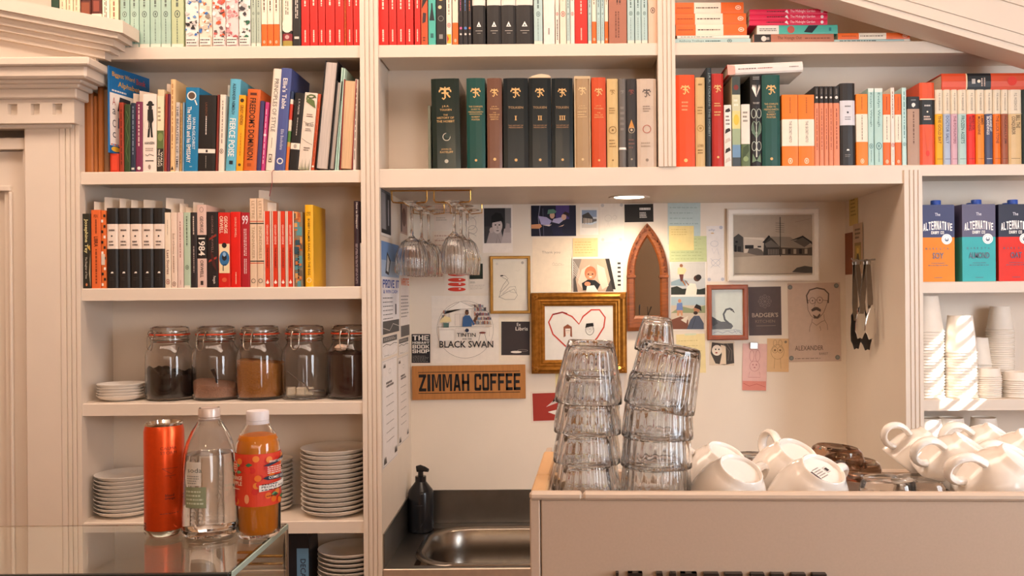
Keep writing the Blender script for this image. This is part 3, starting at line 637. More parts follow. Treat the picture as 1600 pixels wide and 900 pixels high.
def master(dr):
    dr.circ(.45, .90, .34, '#efe6dc').circ(.45, .90, .26, '#5a4638').ln([(.7, .85), (.86, .79)], .003, '#efe6dc')
    dr.tv('The MASTER and his EMISSARY', .10, .77, .15, .46, '#f0ebe2', .03); dr.tv('IAIN McGILCHRIST', .26, .64, .56, .78, '#d5e3ea', .01); dr.words(.4, .6, .04, .07, '#9ac0d4', 1)
B(287.5, 308.5, 137, z, '#1878a8', master, 'thick bright blue book with magnifying glass drawing', A, lean=4, d=.13)
def blackb(dr):
    dr.r(0, 1, .235, .29, '#eadfd2'); dr.pg([(.44, .245), (.56, .245), (.56, .28), (.44, .28)], '#3a3232'); dr.tv('LAURENCE', .72, .9, .38, .5, '#7a4a34'); dr.wordsv(.48, .72, .38, .5, '#d8d0c8'); dr.wordsv(.04, .2, .42, .5, '#8a827a')
B(309, 336, 149, z, [('#1d1b1b', 1)], blackb, 'wide black paperback with a cream band near the foot', A, lean=3, d=.11)
B(336.5, 340, 148, z, '#7a2a20', [], 'thin dark red book right of the wide black one', A, lean=4)
B(341, 349.5, 148, z, '#e7d8c8', [('b', .35, .92, .35, .7, '#8a7a70'), ('pen', .5, .26, .34, '#3a3434', '#e7d8c8')], 'cream paperback with black oval', A, lean=4, slip=[(342, 352, 133)])
def fierce(dr):
    dr.tv('ALEXANDER NEMEROV', .61, .95, .32, .62, '#1e3442', .02); dr.tv('FIERCE POISE', .155, .57, .20, .78, '#f2efe8', .05); dr.r(.35, .7, .07, .11, '#1c2a34')
B(351.5, 368, 124, z, '#5fb0cc', fierce, 'light blue hardback with bold white lettering', A, lean=9, hard=True, d=.14)
B(368.5, 379, 149, z, '#f0a21e', [('e', .5, .93, .3, '#3a2a14'), ('v', 'GRADY HENDRIX', .6, .87, .25, .75, '#6a4010', .01), ('b', .2, .5, .4, .62, '#b06a14'), ('e', .5, .08, .22, '#5a3a14')], 'yellow-orange paperback left of the orange hardback', A, lean=6)
B(379.5, 400, 140, z, '#cf6428', [('v', "FREEDOM'S DOMINION", .13, .89, .25, .72, '#2a1a14', .04), ('r', .25, .75, .925, .955, '#5a2414'), ('r', .3, .6, .05, .09, '#a84a1c')], 'orange hardback with bold black lettering', A, lean=8, hard=True, d=.145)
B(400.5, 407, 158, z, '#3f3a66', [], 'thin indigo book right of the orange hardback', A, lean=7)
B(407.5, 413, 160, z, '#c03878', [('b', .1, .9, .3, .7, '#f0c8d4'), ('e', .5, .52, .42, '#f0d8dc')], 'thin magenta book left of the tall cream one', A, lean=8)
B(414, 427.5, 108, z, '#e8dccb', [('v', 'PRINCIPLES OF STYLE', .38, .9, .3, .78, '#4a3c36', -.005), ('b', .22, .32, .45, .6, '#7a6a60'), ('r', .3, .7, .08, .16, '#5a4c44'), ('r', .36, .64, .09, .15, '#e8dccb'), ('pg', [(.4, .1), (.6, .1), (.5, .145)], '#3a302c')], 'tall cream hardback with thin serif-like capitals', A, lean=14, hard=True, d=.16, ribbon=('#8d2430', 428, 306))
B(428, 445, 107, z, '#4a5690', [('v', "Ellie's Table", .6, .9, .3, .72, '#eae4de', .02), ('v', 'Ellie Bouhadana', .2, .4, .4, .68, '#c8c8d8'), ('e', .5, .09, .3, '#e6e2da'), ('e', .5, .09, .2, '#4a5690')], 'tall violet-blue hardback with white lettering', A, lean=12, hard=True, d=.165, ribbon=('#241c1c', 184, 289) if False else None)
B(445.5, 450, 143, z, [('#d9702a', .3), ('#c99a4a', .36), ('#4a7a3a', .5), ('#e0d0b8', .64), ('#c03a28', .84), ('#e8dccc', .9), ('#2a3a5a', 1)], [], 'thin paperback striped orange, green, red and white', A, lean=10)
B(450.5, 465, 146, z, [('#1c1a1b', .27), ('#ece0d0', .35), ('#1c1a1b', 1)], [('v', 'E. M. FORSTER', .72, .92, .42, .6, '#d8d0c8'), ('b', .45, .68, .42, .6, '#a8a098'), ('pen', .5, .31, .16, '#2a2424', '#ece0d0')], 'black paperback with a cream oval band', A, lean=12)
def leafy(dr):
    for q in range(9): dr.pg([(.1 + q*.09, .0), (.16 + q*.09, .0), (.05 + q*.1, .05 + .05*(q % 3))], ('#5a6a3a', '#7a8a50', '#3f4a28')[q % 3])
    dr.ring(.55, .92, .35, .05, .004, '#66764a', 20, 220); dr.ring(.5, .96, .3, .03, .003, '#4c5a34', 180, 380); dr.pg([(.15, .88), (.95, .80), (.8, .9), (.4, .93)], '#5f7040')
    dr.words(.3, .8, .68, .73, '#7a5a50', 2); dr.t('THE OLD', .25, .9, .565, .60, '#3a302c', .02); dr.words(.3, .8, .5, .54, '#6a5a50', 2); dr.ln([(.1, .62), (.5, .6), (.9, .62)], .0008, '#4a4038'); dr.ln([(.1, .4), (.5, .36), (.95, .33)], .0008, '#3a302c'); dr.words(.3, .8, .24, .3, '#6a5a50', 2)
B(465.5, 485.5, 146, z, '#dfd2c2', leafy, 'cream paperback with green leaves at head and foot', A, lean=12)
B(486, 490.5, 147, z, '#c9552c', [('b', .1, .9, .35, .7, '#7a2a14'), ('e', .5, .05, .4, '#e8e0d0')], 'thin orange-red book right of the leafy one', A, lean=12)
def fore(x0, x1, yt, lean, cov, desc, d, pages, hard=True):    # stands with its pages to the room
    a = Xat(x0, z, D); b = Xat(x1, z, D); t = b - a - .0005; h = P((x0+x1)/2 + lean, yt, D).z - z
    r = make_book(t, h, d, [(cov, 1)], hard, [], pages); ang = math.atan2(H(lean), h)
    q = empty('x'); bpy.data.objects.remove(q)
    r.location = ((a+b)/2, D + .004 + d, z + t/2*math.sin(ang) + .0003); r.rotation_euler = Euler((0, -ang, R(180)))
    tag(r, desc, 'book'); BOOKS.append(r); return r
fore(492, 512.5, 95, 17, '#1e1c1e', 'tall thick book, grey fore-edge outward, beside the orange-red thin book', .15, '#c9bdb4')
fore(513, 522, 126, 14, '#2a2a2c', 'lower book with grey fore-edge, beside the mint folders', .14, '#b8aca2')
for i, (a_, b_) in enumerate(((522.5, 525.5), (526, 529))):
    B(a_, b_, 106 + i, z, '#b7d6c6', [], f'thin mint green folder, {("left", "right")[i]} of two on the second left shelf', '', lean=12, d=.15)
fore(530, 550, 124, 8, '#8a2a24', 'book with tan and cream fore-edge and red boards by the post', .15, '#d9b48c')
B(551, 556, 124, z, '#d8ccc0', [('b', .1, .9, .3, .7, '#6a5a50')], 'thin pale booklet nearest the centre post', A, lean=5)

# --- row E
A = 'on the third left shelf'
z = Z3
def tey(dr):
    dr.tv('Josephine Tey', .47, .93, .22, .72, '#ecdfa0', .03); dr.tv('The Daughter of Time', .13, .42, .3, .58, '#d8d0bc', .01); dr.el(.5, .05, .12, .02, '#c87a4a'); dr.pg([(.8, .2), (1, .0), (1, .5)], '#a89a80'); dr.pg([(.6, .55), (1, .5), (.95, .58)], '#c9a24a')
B(129, 142, 334, z, '#2a281f', tey, 'dark olive paperback with yellow script lettering', A, slip=[(136, 153, 315)])
B(143, 158, 328, z, '#df6a35', [('h', 'PENGUIN'[:3], .3, .7, .9, .94, '#5a2414'), ('v', 'LIBRA', .53, .66, .3, .7, '#5a2414', .02), ('b', .06, .5, .35, .68, '#8a3a1c'), ('b', .7, .88, .35, .68, '#8a3a1c')], 'orange paperback with dark red lettering', A, slip=[(154, 178, 308)])
def patt(dr):
    for q in range(14): dr.r(.05 + .5*(q % 2), .5 + .5*(q % 2), .03 + q*.068, .065 + q*.068, '#241a18' if q % 3 else '#f0e6da')
    dr.r(.05, .8, .3, .44, '#d8c8b8')
B(158.5, 166, 329, z, '#d86a2c', patt, 'orange paperback with black checks', A)
for i, (a_, b_) in enumerate(((166.5, 184), (184.5, 202.5), (203, 221), (221.5, 239), (239.5, 257.5))):
    B(a_, b_, 325, z, [('#1e1c1c', .49), ('#e6d6c8', .80), ('#1e1c1c', 1)], [('bh', .25, .75, .70, .745, '#5a4a44', 1), ('e', .5, .65, .08, '#3a2e2a'), ('bh', .25, .75, .52, .60, '#5a4a44', 2), ('pg', [(.38, .185), (.64, .185), (.6, .205), (.46, .205)], '#ece4da'), ('bh', .3, .7, .09, .14, '#3a3634', 2)], f'black hardback with pale label, {ORD[i]} of five', A, hard=True, d=.13, slip=[[(179, 196, 311)], [(198, 213, 313)], [(218, 237, 312)], None, [(252, 270, 309)]][i])
B(258, 267, 332, z, '#e6d6c0', [('v', 'Last Stories', .18, .5, .3, .75, '#6a3a30', .01), ('b', .7, .9, .4, .6, '#a09080'), ('pen', .5, .08, .36, '#8a3a2c', '#e6d6c0')], 'cream paperback with red lettering and oval', A)
B(267.5, 277, 332, z, '#e3cdbb', [('v', 'Book of Evidence', .45, .72, .3, .62, '#8a6a50'), ('b', .2, .42, .3, .6, '#8a6a50'), ('pen', .5, .05, .3, '#6a3a30', '#e3cdbb')], 'beige paperback left of the pinkish one', A, slip=[(273, 282, 318)])
B(277.5, 287, 332, z, '#dcc3b8', [('b', .4, .88, .35, .65, '#9a6a60'), ('b', .04, .1, .4, .6, '#9a6a60')], 'pinkish beige paperback left of the sage one', A, slip=[(283, 293, 324)])
B(287.5, 298, 332, z, '#afc4ac', [('b', .55, .95, .3, .66, '#5a6a58'), ('pen', .5, .27, .26, '#4a5a4a', '#afc4ac'), ('r', .04, .96, 0, .03, '#dcd6c4')], 'sage green paperback with oval', A, slip=[(295, 306, 316)])
B(298.5, 308, 332, z, '#2a2426', [('b', .7, .95, .3, .68, '#c8b8ac'), ('b', .2, .55, .35, .65, '#a89890')], 'slim black paperback left of the tall pink and black one', A)
def orwell(dr):
    dr.ring(.5, .94, .2, .03, .0008, '#5a4a44'); dr.tv('GEORGE', .66, .86, .32, .68, '#4a3a36', .01); dr.tv('1984', .385, .60, .14, .86, '#efe4d8', .05); dr.tv('ORWELL', .12, .33, .32, .68, '#4a3a36', .01); dr.r(.35, .65, .03, .08, '#3a2e2a')
B(308.5, 323, 320, z, [('#d8b8ac', .35), ('#1e1a1a', .635), ('#d8b8ac', 1)], orwell, 'pink paperback with black middle and big white numerals', A, d=.13)
B(323.5, 341, 331, z, '#221c1d', [('v', 'GEORGE ORWELL', .45, .95, .42, .6, '#8a6a64'), ('pg', [(.2, .62), (.9, .68), (.85, .71), (.25, .65)], '#8a2a22'), ('pg', [(.15, .33), (.9, .38), (.9, .41), (.2, .36)], '#9a3026'), ('pg', [(.3, .5), (.5, .3), (.95, .2), (.6, .42)], '#4a1c1a'), ('v', 'Penguin', .05, .15, .5, .8, '#d8ccc0', .02)], 'black paperback with dark red slashes', A)
def eye(dr):
    dr.tv('GEORGE', .72, .95, .5, .78, '#f0dcc4', .03); dr.tv('ORWELL', .72, .95, .12, .42, '#f0dcc4', .03); dr.r(.06, .94, .19, .58, '#e8d3a8'); dr.el(.5, .385, .42, .10, '#2f6a9a'); dr.el(.5, .4, .2, .045, '#1a1c20'); dr.el(.5, .44, .13, .03, '#8ab0d0'); dr.el(.5, .56, .2, .035, '#1c1a1a'); dr.ln([(.4, .22), (.4, .3), (.65, .3)], .002, '#1a1a1a'); dr.el(.5, .1, .2, .03, '#d85a3a')
B(341.5, 360.5, 332, z, '#c92018', eye, 'red paperback with a blue eye drawing', A)
B(361, 376.5, 331, z, '#d81c14', [('v', 'GEORGE ORWELL', .66, .93, .42, .6, '#f0c8b0'), ('b', .04, .2, .42, .6, '#f0c8b0')], 'plain bright red paperback right of the eye cover', A)
B(377, 390.5, 332, z, '#a81a26', [('h', '99', .15, .85, .84, .96, '#e8dce0', .03), ('b', .42, .78, .3, .7, '#e8c8c8', 2), ('b', .18, .38, .3, .7, '#e8c8c8', 2)], 'crimson paperback with large white numerals', A)
for i, (a_, b_) in enumerate(((391, 401.5), (402, 412.5))):
    B(a_, b_, 310, z, [('#e0c3a6', .265), ('#c84a2a', .275), ('#e0c3a6', .285), ('#2a2420', .298), ('#e0c3a6', .71), ('#2a2420', .723), ('#e0c3a6', .735), ('#c84a2a', .745), ('#e0c3a6', 1)], [('v', 'LETTRE', .77, .97, .3, .72, '#a08468'), ('v', ('TANNHAUSER', 'INCREDIBLES')[i], .32, .68, .3, .72, '#a08468'), ('ring', .5, .07, .3, .0012, '#3a3430')], f'tan paperback with black and red rings, {("left", "right")[i]} of two', A, d=.125, slip=[(404, 416, 297)] if i == 0 else [(419, 431, 316)])
for i, (a_, b_) in enumerate(((413, 424.5), (425.5, 437), (437.5, 448.5), (449, 460))):
    B(a_, b_, 330, z, '#d6391c', [('r', 0, .13, 0, 1, '#eee0cc'), ('r', .8, .86, 0, 1, '#2a2220'), ('r', .86, 1, 0, 1, '#eee0cc'), ('v', 'GRAHAM GREENE', .56, .82, .34, .6, '#f0d8c4'), ('v', 'THE HONORARY CONSUL'[:12], .25, .52, .34, .6, '#4a1810'), ('e', .46, .06, .2, '#f0e6d8'), ('pg', [(.3, .05), (.62, .05), (.46, .10)], '#f0e6d8')], f'red and white striped paperback, {ORD[i]} of four', A)
def patch(dr):
    rr = random.Random(5)
    for q in range(40): dr.pg([(min(1, max(0, x)), min(1, max(0, y_))) for x, y_ in [(lambda cx, cz: (cx + rr.uniform(-.3, .3), cz + rr.uniform(-.05, .05)))(rr.random(), rr.random()) for _ in range(1)] * 1] + [], '#000000') if False else None
    for q in range(34):
        cx, cz = rr.random(), rr.random(); w_, h_ = rr.uniform(.15, .4), rr.uniform(.02, .06)
        dr.r(max(0, cx-w_), min(1, cx+w_), max(0, cz-h_), min(1, cz+h_), rr.choice(['#3f7482', '#c9743a', '#2c4a58', '#d89a5a', '#6a5a4a', '#58929a', '#b05a2c']))
    dr.wordsv(.1, .5, .35, .7, '#2a2a2c')
B(460.5, 473, 331, z, '#8a7a60', patch, 'patchwork paperback in teal and orange', A)
B(476.5, 489.5, 320, z, '#f2b41c', [('h', 'FABER', .25, .75, .89, .915, '#5a4410'), ('h', 'BOOK', .25, .75, .865, .885, '#5a4410'), ('v', 'BOBBY PALMER ISAAC AND THE EGG', .14, .83, .38, .66, '#4a3608', .02), ('ring', .5, .08, .26, .0012, '#f6e6b0')], 'yellow hardback at the end of the row', A, hard=True, d=.125)
B(553, 562.5, 314, z, '#33212a', [('v', 'How to Disappear', .67, .98, .35, .75, '#d8ccc4', .01), ('b', .03, .5, .3, .7, '#9a8a8c', 2)], 'dark plum book standing alone by the post', A, hard=True)
B(563, 566, 380, z, '#e6e2e0', [], 'thin white booklet squeezed beside the plum book', A, d=.1, Y=D + .004)

# --- row F
A = 'in the row above the alcove'
z = 1.9135
GOLD = '#d8b072'
B(669, 674, 165, z, '#7f8474', [], 'thin grey-green board left of the tall dark green book', A, hard=True, d=.12, Y=D + .02)
B(676, 720, 123, z, '#1c2a26', [('m', .5, .84, .42, GOLD), ('h', 'J.R.R.', .38, .64, .675, .70, GOLD), ('h', 'TOLKIEN', .3, .72, .64, .662, GOLD), ('h', 'THE', .42, .58, .585, .602, GOLD), ('h', 'HISTORY OF', .2, .8, .55, .573, GOLD), ('h', 'THE HOBBIT', .18, .82, .51, .535, GOLD), ('ring', .52, .35, .13, .0016, '#c9c4b4'), ('e', .56, .365, .1, '#24352f'), ('h', 'JOHN D.', .32, .7, .2, .222, GOLD), ('h', 'RATELIFF', .28, .74, .17, .192, GOLD), ('e', .5, .08, .07, '#b8b4a4')], 'thick dark green hardback with gold emblem and crescent', A, hard=True, d=.16, lean=-2, gloss=.18)
B(729.5, 758.5, 122, z, '#0e4640', [('m', .5, .84, .5, GOLD), ('h', 'THE COMPLETE', .12, .88, .675, .692, GOLD), ('h', 'GUIDE TO', .25, .75, .645, .662, GOLD), ('h', 'MIDDLE-EARTH', .1, .9, .615, .632, GOLD), ('r', .15, .85, .598, .602, GOLD), ('h', 'ROBERT', .28, .72, .56, .578, GOLD), ('h', 'FOSTER', .28, .72, .53, .548, GOLD), ('e', .5, .09, .07, GOLD)], 'teal hardback with gold emblem, left of the brown one,', A, hard=True, d=.15, gloss=.3)
B(761.5, 785, 122, z, '#6f4d3e', [('m', .5, .84, .5, GOLD), ('h', 'J.R.R.', .3, .7, .675, .69, GOLD), ('h', 'TOLKIEN', .2, .8, .65, .665, GOLD), ('h', 'THE', .4, .6, .61, .622, GOLD), ('h', 'NATURE OF', .15, .85, .585, .6, GOLD), ('h', 'MIDDLE-', .2, .8, .56, .575, GOLD), ('h', 'EARTH', .25, .75, .535, .55, GOLD), ('e', .5, .1, .1, GOLD)], 'brown hardback with gold emblem', A, hard=True, d=.15, gloss=.25)
for i, (a_, b_, n_) in enumerate(((787, 826, 'I'), (826.5, 862, 'II'), (862.5, 896, 'III'))):
    B(a_, b_, 122, z, '#182226', [('m', .5, .84, .38, GOLD), ('h', 'TOLKIEN', .2, .8, .66, .685, '#b8966a'), ('h', 'THE HISTORY OF', .2, .8, .465, .48, '#a8805a'), ('h', 'MIDDLE-EARTH', .22, .78, .443, .458, '#a8805a'), ('e', .5, .09, .06, GOLD)] + [('r', .5 + (k - i/2)*.10 + o_[0], .5 + (k - i/2)*.10 + o_[1], o_[2], o_[3], GOLD) for k in range(i + 1) for o_ in ((-.022, .022, .532, .578), (-.045, .045, .53, .535), (-.045, .045, .575, .58))], f'blue-black hardback with gold Roman numeral {("one", "two", "three")[i]}', A, hard=True, d=.15, gloss=.2)
sc = MB().prism([(0, 0), (.056, 0), (.05, .007), (.03, .010), (.012, .006)], -.04, .04, 'y').build('paper_scrap', mat('#d9c4a6', .8), None, loc=(Xat(826, 2.13, D), D + .06, P(842, 121.4, D + .02).z))
tag(sc, 'small crumpled cream paper scrap lying on the blue-black hardbacks', 'paper')
B(898, 923.5, 119, z, '#a88a66', [('r', 0, .06, 0, 1, '#c9b08a'), ('r', .94, 1, 0, 1, '#c9b08a'), ('r', 0, 1, .97, 1, '#c9b08a'), ('m', .5, .84, .46, '#d8bc8c'), ('h', 'J.R.R.', .3, .7, .665, .68, '#d8bc8c'), ('h', 'TOLKIEN', .22, .78, .64, .655, '#d8bc8c'), ('bh', .2, .8, .54, .62, '#cdb084', 3), ('e', .5, .09, .08, '#d8bc8c')], 'tan slipcased hardback', A, hard=True, d=.15)
B(925, 947.5, 121, z, '#c84a20', [('m', .5, .84, .52, GOLD), ('h', 'J.R.R.', .3, .7, .675, .69, GOLD), ('h', 'TOLKIEN', .18, .82, .645, .66, GOLD), ('h', 'THE', .38, .62, .6, .614, GOLD), ('h', 'FALL OF', .22, .78, .575, .59, GOLD), ('h', 'GONDOLIN', .18, .82, .55, .565, GOLD), ('e', .5, .08, .08, GOLD)], 'orange-red hardback with gold emblem', A, hard=True, d=.15)
B(949, 966.5, 123, z, '#d2b47c', [('m', .5, .85, .44, '#9a7a48'), ('bh', .2, .8, .6, .68, '#9a7a48', 3), ('ring', .5, .42, .32, .0014, '#8a6a3a'), ('e', .5, .42, .1, '#8a6a3a'), ('bh', .2, .8, .22, .32, '#a08050', 3), ('e', .5, .08, .08, '#8a6a3a')], 'sand coloured hardback with a ring', A, hard=True, d=.14)
B(967.5, 979, 123, z, [('#6a6560', .2), ('#efe8e0', .225), ('#6a6560', 1)], [('m', .5, .85, .5, '#8a847c'), ('bh', .2, .8, .4, .7, '#857f78', 5)], 'mid grey hardback with a white line', A, hard=True, d=.14)
B(979.5, 995, 123, z, '#3a3a3c', [('m', .5, .85, .5, '#7a3a34'), ('pg', [(.2, .44), (.8, .44), (.5, .54)], '#c98a3c'), ('ring', .5, .42, .3, .0012, '#b8a890'), ('e', .5, .42, .12, '#b8a890'), ('bh', .2, .8, .2, .33, '#6a4a44', 3), ('e', .5, .09, .1, '#9a8a7a')], 'dark grey hardback with a flame ring', A, hard=True, d=.14, gloss=.2)
B(996, 1026.5, 123, z, '#c9b6a4', [('m', .5, .84, .4, '#5a504a'), ('bh', .3, .7, .62, .7, '#8a7a6c', 3), ('ring', .5, .43, .2, .0016, '#b0584a'), ('bh', .2, .8, .22, .29, '#a89684', 2), ('e', .5, .08, .08, '#8a7a6c')], 'wide beige hardback with a red ring', A, hard=True, d=.14, gloss=.25)

# --- row G
A = 'on the shelf right of the gilt row'
A = 'on the right-hand book shelf'
B(1057, 1086.5, 117, z, '#f04e1c', [('m', .5, .84, .46, '#f0c27a'), ('bh', .3, .7, .6, .72, '#f0a070', 3), ('e', .5, .07, .1, '#f0c27a')], 'bright orange hardback with gold emblem by the post', A, hard=True, d=.15)
B(1087.5, 1102.5, 121, z, '#cfb07a', [('bh', .3, .7, .9, .94, '#8a6a3a', 1), ('bh', .2, .8, .58, .68, '#9a7a48', 3), ('ring', .5, .43, .32, .0016, '#a88448'), ('e', .5, .43, .14, '#a88448'), ('h', 'LUTHIEN', .2, .8, .22, .25, '#8a6a3a'), ('bh', .2, .8, .14, .2, '#8a6a3a', 2)], 'sand coloured hardback with a gold ring', A, hard=True, d=.14)
B(1103.5, 1112, 106, z, '#273238', [('v', 'J.R.R. TOLKIEN: THE HOBBIT', .3, .95, .3, .8, '#8a9a9a')], 'slim blue-black book, tallest beside the sand one', A, hard=True, d=.15, lean=1)
B(1113, 1131.5, 115, z, '#b3261c', [('m', .5, .84, .6, GOLD), ('r', 0, .05, 0, 1, '#8a1a14'), ('bh', .2, .8, .64, .69, GOLD, 2), ('bh', .2, .8, .54, .6, GOLD, 2), ('e', .5, .1, .1, GOLD)], 'crimson hardback with gold emblem', A, hard=True, d=.15)
def bwp(dr):
    for q in range(6): dr.pg([(.1, .05 + q*.16), (.9, .1 + q*.16), (.7, .15 + q*.16), (.2, .12 + q*.16)], '#2a2624' if q % 2 else '#c9bdb0')
    dr.r(.1, .9, .62, .88, '#efe8e0'); dr.words(.2, .8, .66, .84, '#4a4440', 3)
B(1132, 1143.5, 164, z, '#e6ded4', bwp, 'short white paperback with black figures', A, d=.1)
B(1133, 1143, 121, z, '#5a1f20', [], 'maroon hardback behind the short white paperback', A, hard=True, d=.05, Y=D + .108)
def land(dr):
    dr.r(0, 1, .8, 1, '#3a4644'); dr.el(.5, .88, .3, .03, '#7a2a24'); dr.r(0, 1, .62, .8, '#c9c8a8'); dr.r(0, 1, .42, .62, '#d8cf8a'); dr.el(.5, .52, .35, .06, '#e6c24a'); dr.r(0, 1, .24, .42, '#9cae8c'); dr.r(0, 1, .1, .24, '#6f94b4'); dr.r(0, 1, 0, .1, '#3f4a50'); dr.words(.2, .8, .66, .76, '#f2ead8', 2)
B(1144.5, 1157.5, 120, z, '#b8b890', land, 'narrow book with a painted yellow and blue landscape', A, hard=True, d=.14)
B(1158.5, 1172.5, 163, z, [('#5c6f4a', .36), ('#e2dccf', 1)], [('bh', .2, .8, .7, .9, '#8a8478', 3), ('pg', [(.1, .1), (.9, .25), (.8, .36), (.2, .3)], '#3f5234'), ('e', .5, .12, .3, '#8aa070')], 'short white paperback with green foot', A, d=.1)
B(1159, 1172, 121, z, '#1c1a1a', [], 'black hardback behind the short green-footed paperback', A, hard=True, d=.05, Y=D + .108)
def deco(dr):
    for q in range(7): dr.pg([(.5, .76), (.12 + q*.12, .86), (.2 + q*.11, .9)], '#efe6dc')
    dr.r(.2, .8, .955, .965, '#8a8a88'); dr.r(.2, .8, .975, .985, '#8a8a88'); dr.t('THE HOBBIT', .2, .8, .685, .705, '#d8d0c4')
    for s_1 in (-1, 1):
        dr.ring(.5 + s_1*.24, .58, .2, .05, .0014, '#b9c2b4'); dr.ring(.5 + s_1*.2, .42, .22, .07, .0014, '#8ca08c'); dr.pg([(.5, .3), (.5 + s_1*.4, .38), (.5 + s_1*.3, .5)], '#5c7460'); dr.ring(.5 + s_1*.22, .22, .2, .05, .0014, '#b9c2b4'); dr.pg([(.5, .06), (.5 + s_1*.4, .04), (.5 + s_1*.35, .14)], '#6c8468')
    dr.pg([(.44, .1), (.56, .1), (.5, .66)], '#c9cfc4')
B(1173.5, 1191, 118, z, '#1b1a1d', deco, 'black hardback with white and green symmetrical ornament', A, hard=True, d=.14)
B(1191.5, 1220, 117, z, '#114c44', [('m', .5, .84, .5, GOLD), ('h', 'THE COMPLETE', .12, .88, .67, .69, GOLD), ('h', 'GUIDE TO', .25, .75, .64, .66, GOLD), ('h', 'MIDDLE-EARTH', .1, .9, .61, .63, GOLD), ('r', .3, .7, .59, .594, GOLD), ('h', 'ROBERT', .25, .75, .555, .575, GOLD), ('h', 'FOSTER', .25, .75, .525, .545, GOLD), ('e', .5, .08, .08, GOLD)], 'teal hardback with gold emblem beside the orange-cream pair', A, hard=True, d=.15)
zz = P(1190, 115.5, D).z
t_ = .026
wb = make_book(t_, H(118), .14, [('#e9e2dc', .9), ('#d9c8b8', .97), ('#c04a3a', 1)], True, [('b', .62, .86, .4, .62, '#8a7a74'), ('b', .4, .6, .42, .6, '#a05a50'), ('b', .06, .18, .42, .62, '#8a7a74'), ('pg', [(0, .9), (.8, .9), (1, 1), (0, 1)], '#d9a898')])
wb.location = (Xat(1255, zz, D), D + .002, zz + t_/2 + .006); wb.rotation_euler = Euler((0, R(-90 - 2.2), 0))
tag(wb, 'white hardback lying across the tops of the gilt hardbacks', 'book')
OC = [(ORG, .30), (CRM, .67), (ORG, 1)]
for i, (a_, b_) in enumerate(((1222.5, 1247.5), (1248, 1273))):
    B(a_, b_, 148, z, [('#f07a1c', .28), ('#f0e3cf', .655), ('#f07a1c', 1)], [('b', .74, .96, .46, .56, '#9a4a10'), ('v', 'THE SECRET HISTORY'[:16], .33, .63, .44, .6, '#5a4438'), ('pen', .5, .07, .14, '#f8e0c0', '#f07a1c')], f'thick orange and cream paperback, {("left", "right")[i]} of two', A)
for i, (a_, b_) in enumerate(((1273.5, 1280.5), (1281, 1288), (1288.5, 1295), (1295.5, 1302.5), (1303, 1312.5))):
    B(a_, b_, 135, z, [('#e08a66', .79), ('#23201f', 1)], [('b', .2, .72, .34, .66, '#9a4a34'), ('e', .5, .86, .26, '#e8e0d8'), ('b', .9, .97, .2, .8, '#6a625c')], f'thin salmon paperback with black head, {ORD[i]} of five', A)
B(1313.5, 1337, 130, z, [('#282626', .49), ('#d8d8de', .79), ('#282626', 1)], [('bh', .3, .7, .70, .74, '#8a8a90', 1), ('e', .5, .645, .07, '#4a4a50'), ('bh', .3, .7, .55, .6, '#8a8a90', 2), ('pg', [(.4, .18), (.6, .18), (.56, .2), (.44, .2)], '#e8e4de'), ('bh', .3, .7, .1, .14, '#8a8680', 2)], 'black hardback with silver-grey label', A, hard=True, d=.13)
B(1338.5, 1356.5, 147, z, [('#f5821c', .33), ('#efe0cc', .72), ('#f5821c', 1)], [('b', .78, .96, .44, .56, '#9a4a10'), ('b', .36, .7, .44, .56, '#7a5a44'), ('pen', .5, .06, .16, '#f8e0c0', '#f5821c')], 'orange and cream paperback right of the silver-labelled hardback', A)
for i, (a_, b_) in enumerate(((1357, 1366), (1367, 1380))):
    B(a_, b_, 138, z, '#b2d6cf', [('v', ('Evelyn Waugh', 'Evelyn Waugh')[i], .5, .94, .32, .68, '#3a6a68'), ('pen', .5, .25, .34, '#5a8482', '#b2d6cf'), ('b', .04, .2, .4, .6, '#5a8482'), ('r', .02, .98, .95, 1, '#dfe8e0')], f'mint paperback, {("narrower left", "wider right")[i]} of the pair between orange spines', A)
B(1380.5, 1392, 147, z, [(ORG, .32), (CRM, .71), (ORG, 1)], [('b', .77, .96, .4, .6, '#8a3a14'), ('b', .36, .68, .42, .58, '#6a4a3a'), ('pen', .5, .05, .2, '#f8e0c0', ORG)], 'orange and cream paperback left of the thin white one', A)
B(1392.5, 1398.5, 137, z, '#efe4d8', [('b', .6, .95, .3, .68, '#8a5a4a'), ('pen', .5, .26, .42, '#c0392b', '#efe4d8'), ('b', .04, .2, .4, .6, '#8a7a70')], 'thin white paperback with a red oval', A)
B(1399, 1409, 147, z, [(ORG, .32), (CRM, .71), (ORG, 1)], [('b', .77, .96, .4, .6, '#8a3a14'), ('b', .36, .68, .42, .58, '#6a4a3a'), ('pen', .5, .05, .2, '#f8e0c0', ORG)], 'orange and cream paperback right of the thin white one', A)
B(1410, 1417, 137, z, '#bfe0dc', [('b', .35, .95, .3, .66, '#4a8480'), ('pen', .5, .27, .32, '#5a8482', '#bfe0dc')], 'thin aqua paperback left of the black-headed tan one', A)
B(1418.5, 1437.5, 151, z, [('#b2907a', .82), ('#222426', 1)], [('b', .3, .78, .4, .6, '#6a4a3c'), ('e', .5, .88, .16, '#e8e4de'), ('pg', [(.35, .86), (.65, .9), (.5, .84)], '#e8e4de'), ('bh', .3, .7, .93, .97, '#8a8a88', 1)], 'tan paperback with black head', A)
def omni(dr):
    dr.r(0, 1, .79, .805, '#efd0a8'); dr.words(.3, .7, .7, .74, '#d8d0c8', 1); dr.circ(.5, .645, .06, '#efe0c8'); dr.words(.25, .75, .54, .6, '#d8c0b0', 2, fill=.6); dr.pg([(.3, .45), (.7, .45), (.5, .1)], '#e0582c'); dr.el(.5, .14, .12, .035, '#e2331c')
